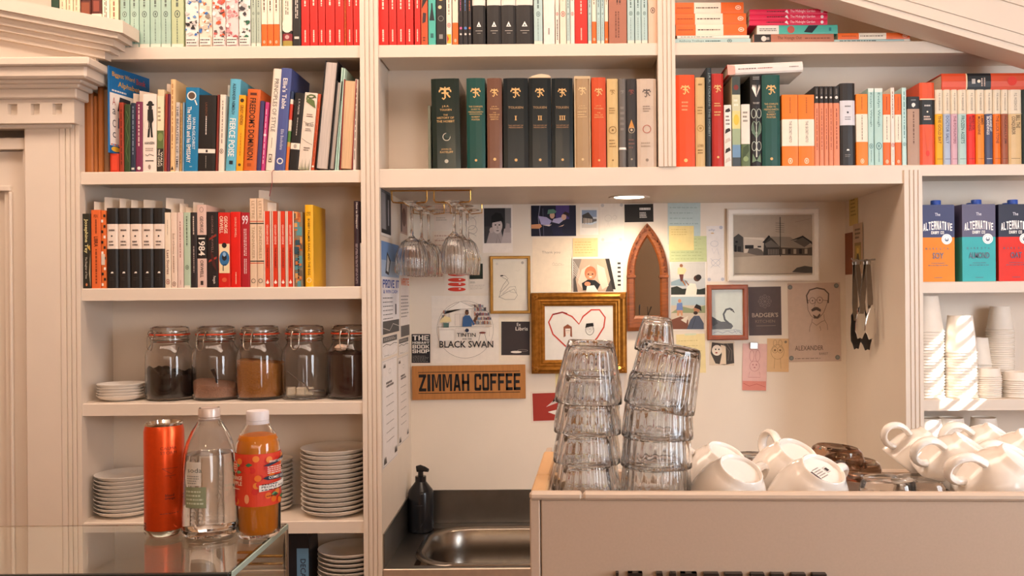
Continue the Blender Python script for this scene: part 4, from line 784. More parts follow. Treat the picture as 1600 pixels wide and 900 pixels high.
B(1438, 1461.5, 129, z, [('#df5630', .49), ('#222628', .79), ('#df5630', 1)], omni, 'thick red-orange hardback with black label', A, hard=True, d=.14)
WD = [(1462.5, 1474.5, '#f2b01c', 'yellow', 'THE GOLD BAT', '#7a4a10'), (1475, 1486.5, '#b0bfd6', 'pale blue', 'DOCTOR SALLY', '#4a5a80'), (1487, 1497.5, '#d8aebb', 'pink', 'THE POTHUNTERS', '#8a5060'), (1498, 1511.5, '#b6d2cc', 'aqua', 'FROZEN ASSETS', '#3a6a66'), (1512, 1525.5, '#e2281a', 'red', 'MONEY FOR NOTHING', '#7a1410'), (1526, 1539.5, '#f08a24', 'light orange', 'SUMMER MOONSHINE', '#7a3a10'), (1540, 1552.5, '#474f6e', 'slate blue', 'GALAHAD AT BLANDINGS', '#f0ece6'), (1553, 1565, '#ee7414', 'deep orange', 'THE LUCK STONE', '#8a3a0c'), (1565.5, 1576.5, '#a0583c', 'russet', 'PICCADILLY JIM', '#5a2a1c'), (1577, 1597.5, '#d6b684', 'tan', 'BILL THE CONQUEROR', '#5a4428')]
for a_, b_, c_1, n_, ti, ink in WD:
    ws = ti.split(); k_ = max(1, len(ws)//2); two = len(ti) > 14 and (b_ - a_) > 12
    pr = [('r', 0, 1, .675, .68, '#c8b8a0'), ('v', 'P.G. WODEHOUSE', .72, .95, .4, .62, '#6a5a4a'), ('r', .15, .85, .075, .08, ink)]
    if two: pr += [('v', ' '.join(ws[:-1]), .66 - .022*len(' '.join(ws[:-1])), .655, .54, .84, ink, .015), ('v', ws[-1], .64 - .027*len(ws[-1]), .64, .16, .48, ink, .015)]
    else: pr += [('v', ti, .28, .65, .3, .7, ink, .01)]
    B(a_, b_, 140, z, [(c_1, .675), ('#e6d8c0', 1)], pr, f'cream-topped small hardback with {n_} lower spine', A, hard=True, d=.12)
B(1598.5, 1616, 140, z, '#1d3030', [], 'dark green book at the right end of the frame', A, hard=True, d=.12)
z2 = lie(1472, 1609, 113, 139, [('#d9502c', .44), ('#222426', .445), ('#222426', .71), ('#efd0a8', .725), ('#d9502c', 1)], [('bh', .2, .8, .5, .56, '#d8c0b0', 2), ('e', .5, .58, .1, '#efe0c8'), ('b', .62, .66, .2, .8, '#d8d0c8'), ('e', .5, .2, .28, '#e2331c')], 'red-orange hardback lying on the cream-topped small hardbacks', d=.14, hard=True, Y=D + .004, zb=P(1530, 139.4, D).z)
# ------------------------------------------------------------------ plates and saucers
def plate_mesh(r, h):
    return MB().lathe([(0, 0.0008), (r*.52, 0.0008), (r*.54, 0), (r*.6, 0), (r*.66, .002), (r*.86, h*.42), (r*.97, h*.86), (r, h*.97), (r*.995, h), (r*.97, h*.98), (r*.84, h*.55), (r*.64, .0045), (r*.5, .0035), (0, .0035)], 40, cap=False)
def plate_stack(px, z, Y, r, h, pitch, n, nm, where, group):
    x = Xat(px, z, Y); first = None
    for i in range(n):
        lab = f'{where}, {"bottom one" if i == 0 else ("top one" if i == n-1 else ORD[i] + " from the bottom")}'
        if first is None: o = first = plate_mesh(r, h).build(nm, PLATE)
        else: o = first.copy(); COL.objects.link(o)
        o.location = (x + rnd.uniform(-.0008, .0008), Y + rnd.uniform(-.0008, .0008), z + .0003 + i * pitch); o.rotation_euler = (0, 0, rnd.random()*6)
        tag(o, lab, 'plate', group)
plate_stack(190, Z2, D + .075, .059, .0150, .0072, 5, 'saucer', 'white saucer in the stack of five left of the jars', 'saucers beside the jars')
plate_stack(197, Z1, D + .092, .076, .0170, .0100, 10, 'saucer', 'white saucer in the stack of ten behind the orange can', 'saucers behind the orange can')
plate_stack(524, Z1, D + .088, .0865, .0185, .0118, 14, 'dinner_plate', 'white plate in the tall stack beside the juice bottle', 'plates beside the juice bottle')
plate_stack(428, Z1, D + .125, .050, .0150, .0110, 12, 'side_plate', 'small white plate in the stack half behind the juice bottle', 'plates behind the juice bottle')
plate_stack(548, Z0, D + .082, .083, .0165, .0115, 8, 'wide_saucer', 'wide saucer with a ringed well on the lowest shelf', 'saucers on the lowest shelf')

# ------------------------------------------------------------------ clip-top jars
RUB = mat('#d8481f', .5); WIRE = mat('#c8c2ba', .25, metal=1)
def jar_glass():
    o = [(0, .002), (.046, 0), (.055, .003), (.0595, .010), (.060, .02), (.060, .112), (.057, .126), (.049, .139), (.0455, .144), (.0455, .150), (.0478, .152), (.0478, .162), (.0455, .164), (.0455, .167)]
    i = [(.0425, .167), (.0425, .146), (.046, .138), (.054, .125), (.0572, .112), (.0572, .02), (.053, .008), (0, .007)]
    return MB().lathe(o + i, 48, cap=False)
def fill_mesh(top, r=.0566, z0=.0078, ns=40, nr=12):
    mb = MB(); vs = []; fs = []
    for k in range(nr + 1):
        rr = r * k / nr
        for i in range(ns):
            a = 2*math.pi*i/ns; vs.append((rr*math.cos(a), rr*math.sin(a), top(rr*math.cos(a), rr*math.sin(a))))
    for k in range(nr):
        for i in range(ns):
            j = (i+1) % ns; fs.append((k*ns+i, (k+1)*ns+i, (k+1)*ns+j, k*ns+j))
    b = len(vs)
    for (rr, zz) in ((r, .02), (.0525, z0 + .0012), (.04, z0)):
        for i in range(ns):
            a = 2*math.pi*i/ns; vs.append((rr*math.cos(a), rr*math.sin(a), zz))
    for i in range(ns):
        j = (i+1) % ns; fs.append((nr*ns+i, b+i, b+j, nr*ns+j)); fs.append((b+i, b+ns+i, b+ns+j, b+j)); fs.append((b+ns+i, b+2*ns+i, b+2*ns+j, b+ns+j))
    fs.append(tuple(b+2*ns+i for i in range(ns))[::-1])
    return mb.add(vs, fs, 0, True)
def jar_parts(r, clip):
    jar_glass().build('jar_body', GLASS, r)
    MB().lathe([(.0435, .1672), (.0495, .1668), (.0505, .1685), (.0495, .1705), (.0435, .1705)], 40).build('rubber_seal', RUB, r)
    MB().lathe([(0, .171), (.046, .171), (.0478, .173), (.0478, .182), (.046, .187), (.040, .189), (.038, .1865), (0, .1865)], 48, cap=False).build('glass_lid', GLASS, r)
    q = empty('wire_clip', rot=(0, 0, clip)); q.parent = r
    ring = [(.0490*math.cos(a), .0490*math.sin(a), .157) for a in [2*math.pi*i/32 for i in range(32)]]
    MB().tube(ring, .0012, 6, closed=True).build('neck_wire', WIRE, q)
    MB().tube([(.0488*math.cos(a), .0488*math.sin(a), .1765) for a in [2*math.pi*i/32 for i in range(32)]], .0011, 6, closed=True).build('lid_wire', WIRE, q)
    y = -.050
    MB().tube([(-.012, y, .158), (-.013, y-.006, .172), (-.010, y-.004, .180), (0, y-.001, .182), (.010, y-.004, .180), (.013, y-.006, .172), (.012, y, .158)], .0013, 6).build('bail', WIRE, q)
    MB().tube([(-.010, y-.001, .176), (-.011, y-.010, .160), (-.010, y-.011, .138), (-.005, y-.0105, .130), (.005, y-.0105, .130), (.010, y-.011, .138), (.011, y-.010, .160), (.010, y-.001, .176)], .0013, 6).build('lever', WIRE, q)
YJ = D + .085
nse = lambda x, y, a, s: a * (math.sin(x*s + 1.3) * math.cos(y*s*.8 + .4) + .5*math.sin(x*s*2.3 + y*s*1.7))
JARS = [(266, 'clip-top glass jar of dark ground coffee, leftmost of the row', '#1d1310', lambda x, y: .072 - .15*x + nse(x, y, .006, 90), 2.0, R(-28)),
        (338, 'clip-top glass jar with pinkish cocoa powder and a spoon', '#b98a70', lambda x, y: .040 - .15*x + nse(x, y, .0015, 60), 1.2, R(-18)),
        (406.5, 'clip-top glass jar of golden raw sugar', '#b9793a', lambda x, y: .098 - .10*x + nse(x, y, .001, 60), .6, R(-12)),
        (477, 'clip-top glass jar with white sugar tablets and tongs', None, None, 0, R(-8)),
        (548, 'clip-top glass jar full of dark brown powder beside the post', '#3a1d14', lambda x, y: .121 + nse(x, y, .003, 70), 1.6, R(-2))]
for px, lab, colr, top, bmp, clip in JARS:
    r = thing('storage_jar', lab, 'jar', (Xat(px, Z2, YJ), YJ, Z2 + .0003), group='clip-top jars on the shelf')
    jar_parts(r, clip)
    if colr: fill_mesh(top).build('contents', mat(colr, .95, noise=.35, scale=500, bump=.3), r)
    if px == 338: MB().tube([(.008, -.01, .030), (.006, -.018, .055), (.000, -.024, .078)], [.0025, .003, .006], 8, sx=.5).build('spoon', mat('#2a2422', .4), r)
    if px == 266: MB().tube([(.012, -.02, .075), (.02, -.02, .105), (.028, -.012, .135)], .0014, 6).build('spoon_handle', STEEL, r)
    if px == 477:
        for k, (x, y, a) in enumerate(((-.030, -.02, .2), (-.004, -.022, 0), (.014, -.016, .1))):
            MB().box(-.012, .012, -.007, .007, 0, .020, bev=.003).build('sugar_tablet', mat('#f0e4cc', .8, noise=.1, scale=200), r, loc=(x, y, .0085), rot=(0, 0, a))
        MB().tube([(-.045, -.005, .068), (-.02, -.012, .05), (.005, -.018, .036), (.018, -.03, .022)], .0016, 6).build('tongs', STEEL, r)
        MB().tube([(.018, -.032, .021), (.05, -.004, .0175)], .003, 6).build('tongs_tip', STEEL, r)
    if px == 548: MB().lathe([(0, 0), (.012, .002), (.017, .01), (.010, .017), (0, .019)], 16, c=(-.014, -.042, .1235), cap=False).build('pale_lump', mat('#d8b8a0', .9, noise=.3, scale=80), r)

# ------------------------------------------------------------------ display case with drinks
GZ, GY0, GY1, GX1 = 1.2445, 1.148, 1.392, Xat(449, 1.244, 1.392)
dc = thing('display_case', 'glass display case with steel edges under the drinks', 'display case', (GX1 - .5, GY0, .9))
def dcp(n, m, *b): return MB().box(*b, bev=.001).build(n, m, dc)
ox, oy, oz = GX1 - .5, GY0, .9; gw = GX1 - ox
dcp('top_pane', PANE, -.62, gw, 0, GY1 - GY0, GZ - oz - .008, GZ - oz)
dcp('side_pane', PANE, gw - .008, gw - .0005, .004, GY1 - GY0 - .001, .0, GZ - oz - .0085)
for zz in (1.195, 1.183): dcp('shelf_rail', BRASS, gw - .075, gw - .010, GY1 - GY0 - .012, GY1 - GY0 - .006, zz - oz, zz - oz + .0035)
dcp('pane_edge', mat('#9fb0a4', .25, noise=.05), gw - .0002, gw + .0022, .002, GY1 - GY0 - .002, GZ - oz - .0085, GZ - oz + .0006)
dcp('corner_trim', STEEL, gw - .003, gw + .001, GY1 - GY0 - .001, GY1 - GY0 + .003, .0, GZ - oz - .002)
dcp('front_trim', mat('#1f2420', .4), -.62, gw, -.008, -.001, GZ - oz - .012, GZ - oz + .001)
dcp('base', STEEL, -.62, gw, 0, GY1 - GY0, -.03, -.001)
# service counter that carries the case and the machine (below the frame)
tag(MB().box(-1.2, .95, .72, 1.52, .82, .868, bev=.004).build('counter_top', mat('#6d4a32', .4, noise=.25, scale=6, wood=(1, 9, 1))), 'wooden service counter under the display case and machine', 'counter')
YC = 1.338
def at(px, Y=YC, z=GZ): return (Xat(px, z, Y), Y, z + .0004)
# can
r = thing('drink_can', 'tall slim orange drink can on the glass display case', 'can', at(257.5))
hc = H(174, YC); rc = H(29.5, YC)
MB().lathe([(0, .004), (rc*.72, .003), (rc*.78, 0), (rc*.82, .001), (rc, .010), (rc, hc - .012), (rc*.93, hc - .004)], 48, cap=False).build('body', mat('#e8501a', .28, metal=.55, noise=.05, scale=200), r)
MB().lathe([(rc*.93, hc - .004), (rc*.955, hc - .002), (rc*.955, hc), (rc*.90, hc + .0002), (rc*.87, hc - .005), (0, hc - .0045)], 48, cap=False).build('rim', CHROME, r)
MB().box(-.009, .009, -.016, .012, hc - .0043, hc - .0030, bev=.0005).build('ring_pull', CHROME, r)
MB().lathe([(rc*.80, .0), (rc*.86, .0012), (rc*1.0, .0098)], 48, cap=False).build('base_rim', CHROME, r)
def wrap(dr, rad, a0, name, parent, rough=.5, off=.0003):
    """bends a flat Draw around a vertical cylinder; a0 is the angle of its middle, 0 = towards the room"""
    import bmesh
    bm = bmesh.new(); vv = [bm.verts.new(p) for p in dr.v]
    for q, m in zip(dr.f, dr.mi):
        f_ = bm.faces.new([vv[i] for i in q]); f_.material_index = m
    x = -dr.w/2
    while x < dr.w/2:
        bmesh.ops.bisect_plane(bm, geom=bm.verts[:] + bm.edges[:] + bm.faces[:], plane_co=(x, 0, 0), plane_no=(1, 0, 0)); x += rad*.12
    bm.verts.index_update(); v = []
    for p in bm.verts:
        a = a0 + p.co.x / rad; q = rad + off - (p.co.y + .0003)
        v.append((q * math.sin(a), -q * math.cos(a), p.co.z))
    f = [[p.index for p in fc.verts] for fc in bm.faces]; mi = [fc.material_index for fc in bm.faces]; bm.free()
    return print_objects(name, v, f, mi, [mat(c_1, rough, noise=.03) for c_1 in dr.cols], parent)[0]
dr = Draw(.062, hc)
dr.t('CALMA', .46, .83, .775, .80, '#8a2a10').t('STORM', .46, .83, .735, .76, '#8a2a10').ln([(.5, .61), (.86, .61), (.7, .56), (.5, .61)], .0007, '#8a2a10').ln([(.56, .545), (.8, .545)], .0007, '#8a2a10').ln([(.66, .535), (.7, .525)], .0007, '#8a2a10')
dr.t('blood', .56, .76, .36, .385, '#5a1408', .02).t('orange', .55, .78, .33, .35, '#5a1408', .02).words(.44, .86, .205, .22, '#a03414', 1).words(.6, .84, .03, .045, '#5a1408', 1)
wrap(dr, rc, R(18), 'lettering', r, .4)
dr = Draw(.02, hc); dr.tv('SOLE', .02, .13, .2, .75, '#3a140a', .02); wrap(dr, rc, R(-48), 'side_lettering', r, .4)
# clear bottle
r = thing('glass_bottle', 'clear soda bottle with pale screw cap between can and juice', 'bottle', at(328.5, YC - .005))
Y_ = YC - .005; rb = H(42, Y_)
k = H(1, Y_)
prof = [(0, .004), (rb*.8, 0), (rb*.95, .003), (rb, .010), (rb, .052), (rb*.985, .085), (rb*.97, .105), (rb*.93, .122), (rb*.82, .139), (rb*.64, .154), (rb*.46, .166), (rb*.385, .172), (rb*.375, .180), (rb*.36, .188)]
inn = [(rb*.31, .188), (rb*.33, .172), (rb*.58, .153), (rb*.76, .138), (rb*.88, .121), (rb*.925, .104), (rb*.945, .085), (rb*.955, .052), (rb*.955, .012), (rb*.8, .0065), (0, .008)]
def octf(a, rr, z): return 1 - .022*max(0, min(1, (z-.055)/.03))*(1 if z < .15 else 0)*abs(math.sin(4*a))
MB().lathe(prof + inn, 64, flute=octf, cap=False).build('body', GLASS, r)
rc2 = H(16.2, Y_)
MB().lathe([(0, .0085), (rb*.79, .0072), (rb*.945, .0126), (rb*.945, .052), (rb*.935, .085), (rb*.915, .104), (rb*.885, .117), (rb*.86, .1215), (0, .1215)], 64, flute=octf, cap=False).build('soda_water', mat('#ffffff', 0.0, trans=1.0, ior=1.33, noise=0), r)
def cap(parent, rad, z0, hh, m):
    MB().lathe([(rad*.9, z0), (rad, z0), (rad, z0 + hh*.22), (rad*.95, z0 + hh*.26), (rad, z0 + hh*.30), (rad*.99, z0 + hh*.9), (rad*.93, z0 + hh), (0, z0 + hh)], 60, flute=lambda a, rr, z: 1 + (.015*math.cos(30*a) if z > z0 + hh*.3 else 0)).build('screw_cap', m, parent)
cap(r, rc2, .1695, .0185, mat('#d8c8be', .35, metal=.3))
dr = Draw(.07, .19)
dr.r(.06, .40, .42, .60, '#d8cfc2').t('soda', .10, .42, .52, .555, '#4a5248').words(.08, .36, .43, .50, '#8a8a80', 4).r(.03, .5, .25, .41, '#8a9070').words(.06, .46, .27, .39, '#c9cdb4', 4)
wrap(dr, rb*.988, R(14), 'label', r, .5, .0005)
# juice bottle
r = thing('juice_bottle', 'orange juice bottle with red fruit label and white cap', 'bottle', at(404, YC - .012))
Y_ = YC - .012; rj = H(33.5, Y_)
gp = [(0, .003), (rj*.85, 0), (rj*.97, .004), (rj, .010), (rj, .128), (rj*.96, .138), (rj*.8, .150), (rj*.58, .161), (rj*.47, .167), (rj*.46, .178)]
gi = [(rj*.40, .178), (rj*.42, .167), (rj*.52, .1605), (rj*.75, .149), (rj*.915, .137), (rj*.955, .127), (rj*.955, .012), (rj*.85, .006), (0, .0065)]
MB().lathe(gp + gi, 48, cap=False).build('body', GLASS, r)
MB().lathe([(0, .0068), (rj*.84, .0064), (rj*.951, .0122), (rj*.951, .127), (rj*.91, .1372), (rj*.76, .1485), (0, .1485)], 48, cap=False).build('juice', mat('#f08c14', .35, noise=.08, scale=40, spec=.3), r)
cap(r, H(17, Y_), .1645, .0195, mat('#e6e0e2', .4))
dr = Draw(.155, .19); rr = random.Random(3)
dr.r(0, 1, .255, .655, '#e2452a')
for q in range(46):
    cx, cz = rr.random(), rr.uniform(.28, .63); dr.circ(min(.97, max(.03, cx)), min(.62, max(.29, cz)), .03, rr.choice(['#ef7a22', '#e8402a', '#f08c3a', '#d8302a']), 14)
for q in range(16):
    cx, cz = rr.uniform(.05, .95), rr.uniform(.3, .62); dr.pg([(cx-.03, cz), (cx, cz+.018), (cx+.035, cz+.005), (cx, cz-.012)], rr.choice(['#3f7a4c', '#2f5c40', '#6aa070']))
dr.el(.30, .56, .035, .045, '#e8503a').ring(.30, .56, .034, .044, .0008, '#f4d8b8').words(.275, .33, .535, .585, '#f4d8b8', 3, fill=.6)
dr.t('ORANGE', .25, .385, .46, .49, '#f6e6cc', .03).t('APPLE', .26, .385, .42, .45, '#f6e6cc', .03).words(.27, .36, .385, .40, '#f6e6cc', 1)
dr.pg([(.565, .565), (.61, .58), (.80, .625), (.80, .60), (.61, .56)], '#1f2840').t('WHAT GOES IN', .615, .79, .585, .603, '#f4f0e8', .03).words(.60, .80, .50, .56, '#f6e6d8', 4)
dr.pg([(.56, .47), (.60, .485), (.80, .49), (.80, .455), (.60, .455)], '#1f2840').t('COMES OUT', .61, .79, .462, .482, '#f4f0e8', .03)
dr.pg([(.53, .37), (.80, .395), (.80, .44), (.53, .42)], '#f2ece4').t('PEOPLE AND', .55, .79, .395, .412, '#20222c', .03).words(.55, .79, .375, .39, '#20222c', 1).words(.55, .7, .415, .43, '#20222c', 1)
dr.el(.43, .32, .02, .035, '#f0a070').words(.59, .7, .325, .34, '#7a1c14', 1)
wrap(dr, rj, R(12), 'label', r, .45, .0006)
# bag on the lowest shelf behind the case
bgx = Xat(471, Z0, D + .06)
r = thing('coffee_bag', 'black bag with a blue label standing on the lowest shelf', 'bag', (bgx, D + .06, Z0 + .0005))
MB().prism([(-.04, 0), (.031, 0), (.032, .10), (.030, .135), (.024, .150), (-.036, .152), (-.041, .12)], -.035, .045, 'y').build('pouch', mat('#1b1d22', .35, noise=.1), r)
dr = Draw(.03, .09, y=-.0355); dr.r(0, 1, 0, 1, '#5f86a4').tv('DECAF', .08, .7, .3, .75, '#1b2430', .04); dr.build('label', r, loc=(.014, 0, .02), rough=.4)

# ------------------------------------------------------------------ alcove: counter, sink, soap
SS = mat('#8f8c88', .33, metal=1.0, noise=.1, scale=14)
alc = thing('steel_counter', 'brushed steel counter with upstand inside the alcove', 'counter', (XC1, D, 0))
aw = XR0 - XC1; ad = YB - D
kx0 = Xat(642, CZ, D + .06) - XC1; ky0, ky1 = .020, .405; kx1 = kx0 + .47       # sink cut-out
def acp(n, *b, m=SS, bev=0.0): return MB().box(*b, bev=bev).build(n, m, alc)
g = .012
acp('worktop', .001, kx0 + g, .004, ad - .001, CZ - .03, CZ); acp('worktop', kx1 - g, aw - .001, .004, ad - .001, CZ - .03, CZ)
acp('worktop', kx0 + g, kx1 - g, .004, ky0 + g, CZ - .03, CZ); acp('worktop', kx0 + g, kx1 - g, ky1 - g, ad - .001, CZ - .03, CZ)
acp('front_edge', 0.001, aw - .001, -.002, .004, CZ - .035, CZ + .001, m=mat('#d9c4b0', .3, metal=.6), bev=.001)
acp('upstand', .001, aw - .001, ad - .004, ad - .001, CZ, CZ + .100, bev=.001)
MB().prism([(.03, CZ), (ad - .004, CZ), (ad - .004, CZ + .100), (ad - .03, CZ + .100), (.005, CZ + .088), (.005, CZ)], .001, .004, 'x').build('side_upstand', SS, alc)
def rrect(x0, x1, y0, y1, r, z, n=8):
    return [(cx + r*math.cos(a), cy_ + r*math.sin(a), z) for cx, cy_, a0 in ((x1-r, y1-r, 0), (x0+r, y1-r, 90), (x0+r, y0+r, 180), (x1-r, y0+r, 270)) for a in [R(a0 + 90*i/n) for i in range(n+1)]]
def loft(rings, caps=False, m=0):
    n = len(rings[0]); vs = [p for r_ in rings for p in r_]; fs = [(k*n+i, k*n+(i+1) % n, (k+1)*n+(i+1) % n, (k+1)*n+i) for k in range(len(rings)-1) for i in range(n)]
    if caps: fs.append(tuple(range((len(rings)-1)*n, len(rings)*n)))
    return MB().add(vs, fs, m, True)
sk = thing('sink', 'stainless steel sink bowl set into the alcove counter', 'sink', (XC1, D, CZ))
rings = []
for ins, z, rad in ((0, .0006, .115), (.002, .004, .114), (.012, .0055, .11), (.022, .002, .11), (.026, -.003, .11), (.030, -.06, .105), (.04, -.135, .09), (.06, -.15, .07), (.10, -.152, .04)):
    rings.append(rrect(kx0 + ins, kx1 - ins, ky0 + ins, ky1 - ins, rad, z))
loft(rings, True).build('bowl', mat('#8e857b', .26, metal=1.0, noise=.06, scale=20), sk, angle=50)
MB().lathe([(0, -.1515), (.028, -.1515), (.03, -.150), (.022, -.1495), (0, -.1505)], 24, c=((kx0+kx1)/2, (ky0+ky1)/2, 0), cap=False).build('drain', CHROME, sk)
Ys = 2.615
r = thing('soap_dispenser', 'black pump soap dispenser on the steel counter by the sink', 'soap dispenser', (Xat(658, CZ, Ys), Ys, CZ + .0004))
SB = mat('#15161a', .22, noise=.05)
hs = H(100, Ys)
MB().lathe([(0, 0), (.034, 0), (.037, .003), (.037, hs*.60), (.034, hs*.645), (.016, hs*.77), (.0145, hs*.79)], 40, cap=True).build('bottle', SB, r)
MB().lathe([(.0160, hs*.775), (.0160, hs*.855), (.008, hs*.862), (.0075, hs*.94), (0, hs*.94)], 28).build('collar', SB, r)
MB().tube([(-.012, 0, hs*.965), (0, 0, hs*.975), (.012, -.006, hs*.97), (.024, -.012, hs*.955)], [.009, .0105, .008, .005], 12, sx=.8).build('pump_head', SB, r)
dr = Draw(.04, .1); dr.words(.25, .75, .8, .83, '#4a4a50', 1).ln([(.6, .2), (.75, .3)], .001, '#3c3c44'); wrap(dr, .037, R(0), 'lettering', r, .4)

# ------------------------------------------------------------------ glass rack with hanging wine glasses
rk = thing('glass_rack', 'brass wire rack under the alcove soffit holding stemware', 'rack', (0, 0, 0))
YR0, YR1 = D + .055, D + .41
zr = NZ - .033
ch = []
for n_, (pl, pr_) in enumerate(((612, 667), (678, 735))):
    xl, xr = Xat(pl, 1.85, YR0), Xat(pr_, 1.85, YR0); xm = (xl + xr)/2; gp_ = .016; ch.append(xm)
    for sgn, xe in ((-1, xl), (1, xr)):
        xi = xm + sgn*gp_
        MB().tube([(xe, YR0, NZ - .0016), (xe, YR0, zr + .006), (xe - sgn*.004, YR0, zr + .001), (xi + sgn*.012, YR0, zr), (xi + sgn*.003, YR0 + .003, zr), (xi, YR0 + .012, zr), (xi, YR1, zr)], .0019, 8).build('wire', BRASS, rk)
    MB().tube([(xl, YR1, NZ - .0016), (xl, YR1, zr + .004), (xm - gp_, YR1, zr + .001)], .0017, 8).build('wire', BRASS, rk)
    MB().tube([(xr, YR1, NZ - .0016), (xr, YR1, zr + .004), (xm + gp_, YR1, zr + .001)], .0017, 8).build('wire', BRASS, rk)
MB().tube([(Xat(610, 1.86, YR0), YR0, NZ - .0025), (Xat(737, 1.86, YR0), YR0, NZ - .0025)], .0018, 8).build('wire', BRASS, rk)
def wine(rbowl, hb, hst, fl):
    # z=0 is the underside of the foot when standing; built upside down afterwards
    t = .0034
    o = [(0, 0), (.034, 0), (.036, .0012), (.034, .0025), (.012, .006), (.0045, .012), (.0038, hst*.5), (.0045, hst*.93), (.010, hst), (rbowl*.62, hst + hb*.12), (rbowl*.9, hst + hb*.34), (rbowl, hst + hb*.55), (rbowl*.97, hst + hb*.8), (rbowl*.90, hst + hb)]
    i = [(rbowl*.90 - t, hst + hb), (rbowl*.97 - t, hst + hb*.8), (rbowl - t, hst + hb*.55), (rbowl*.9 - t, hst + hb*.35), (rbowl*.6, hst + hb*.14), (.006, hst + .004), (0, hst + .003)]
    f = lambda a, r_, z: 1 + (fl*abs(math.cos(12*a)) if z > hst + hb*.1 and r_ > rbowl*.5 else 0)
    return MB().lathe(o + [(a, b, 0) for a, b in i], 96, flute=f, cap=False)
zf = zr + .0024
wpl = [(0, YR0 + .035, 0, .042, .098, .094, 'front glass in the left channel'), (0, YR0 + .150, .008, .042, .098, .094, 'middle glass in the left channel'), (0, YR0 + .275, .010, .042, .098, .094, 'back glass in the left channel'),
       (1, YR0 + .04, 0, .036, .104, .084, 'front glass in the right channel'), (1, YR0 + .15, .006, .036, .104, .084, 'middle glass in the right channel'), (1, YR0 + .27, .012, .036, .104, .084, 'back glass in the right channel')]
for c, Yg, dxx, rb_, hb_, hs_, w_ in wpl:
    o = wine(rb_, hb_, hs_, .045).build('wine_glass', GLASS, None, loc=(ch[c] + dxx, Yg, zf + .0003), rot=(R(180), 0, rnd.random()), angle=60)
    # turned upside down: the foot rests on the wires
    o.location.z = zf + .0032
    tag(o, f'fluted stemmed glass hanging upside down, {w_}', 'wine glass', 'stemware on the brass rack')

# ------------------------------------------------------------------ ceiling downlight in the alcove
dl = P(983, 305, 2.52)
r = thing('downlight', 'round recessed downlight glowing in the alcove soffit', 'lamp', (dl.x, 2.52, NZ))
MB().lathe([(.042, -.001), (.056, -.0035), (.058, -.0008), (.058, -.0002), (.042, -.0002)], 40, cap=False).build('bezel', PAINT, r)
MB().lathe([(0, -.0012), (.042, -.0012)], 40, cap=False).build('lens', mat('#fff3dc', .4, emit=9, noise=0), r)
lp = bpy.data.lights.new('downlight_lamp', 'SPOT'); lp.energy = 9.5; lp.color = (1.0, .80, .58); lp.spot_size = R(168); lp.spot_blend = .7; lp.shadow_soft_size = .04
lo = bpy.data.objects.new('downlight_lamp', lp); COL.objects.link(lo); lo.location = (dl.x, 2.52, NZ - .012)
# ------------------------------------------------------------------ pictures and papers on the alcove walls
YW = YB - .0006
def paper(px0, py0, px1, py1, col, label, cat='paper', tilt=0, draw=None, th=.0004, lift=0, group=None, name='paper', rough=.75):
    """px/py: the sheet's corners as the photo shows them on the back wall"""
    Y = YW - lift; a = P((px0+px1)/2, (py0+py1)/2, Y); w = H(px1-px0, Y); h = H(py1-py0, Y)
    r = MB().box(-w/2, w/2, -th, 0, 0, h).build(name, mat(col, rough, noise=.05, scale=60), None, loc=(a.x, Y, a.z - h/2), rot=(0, R(tilt), 0))
    tag(r, label, cat, group)
    if draw:
        d_ = Draw(w, h, y=-th - .0002); draw(d_); d_.build('print', r, rough=rough)
    return r
SK, DKK = '#d8a888', '#1f1f24'
def kid(d):
    d.r(.05, .95, .20, .93, '#2a2a2e'); d.r(.75, .95, .3, .93, '#7d7a7a'); d.r(.05, .3, .2, .55, '#3c3a3c')
    d.pg([(.12, .2), (.22, .42), (.34, .5), (.62, .46), (.70, .2)], '#a59a98'); d.pg([(.62, .2), (.72, .5), (.95, .52), (.95, .2)], '#b9adab'); d.pg([(.72, .42), (.80, .62), (.90, .60), (.92, .42)], '#a89c9a')
    d.el(.49, .57, .17, .17, '#c9bcb8'); d.pg([(.28, .62), (.30, .76), (.44, .84), (.62, .82), (.70, .7), (.68, .58), (.62, .66), (.44, .64)], '#141416')
    d.el(.43, .58, .03, .014, '#2a2626'); d.el(.56, .58, .03, .014, '#2a2626'); d.pg([(.48, .56), (.52, .56), (.53, .5), (.47, .5)], '#a69a96'); d.el(.50, .46, .05, .012, '#6a5c5a'); d.el(.30, .47, .07, .06, '#b8aaa6'); d.ln([(.45, .2), (.5, .38), (.6, .2)], .001, '#5a5252')
paper(754, 320, 801, 395, '#efe4da', 'instant photo of a dark-haired child in black and white, white border', 'photo', 0, kid, name='photo')
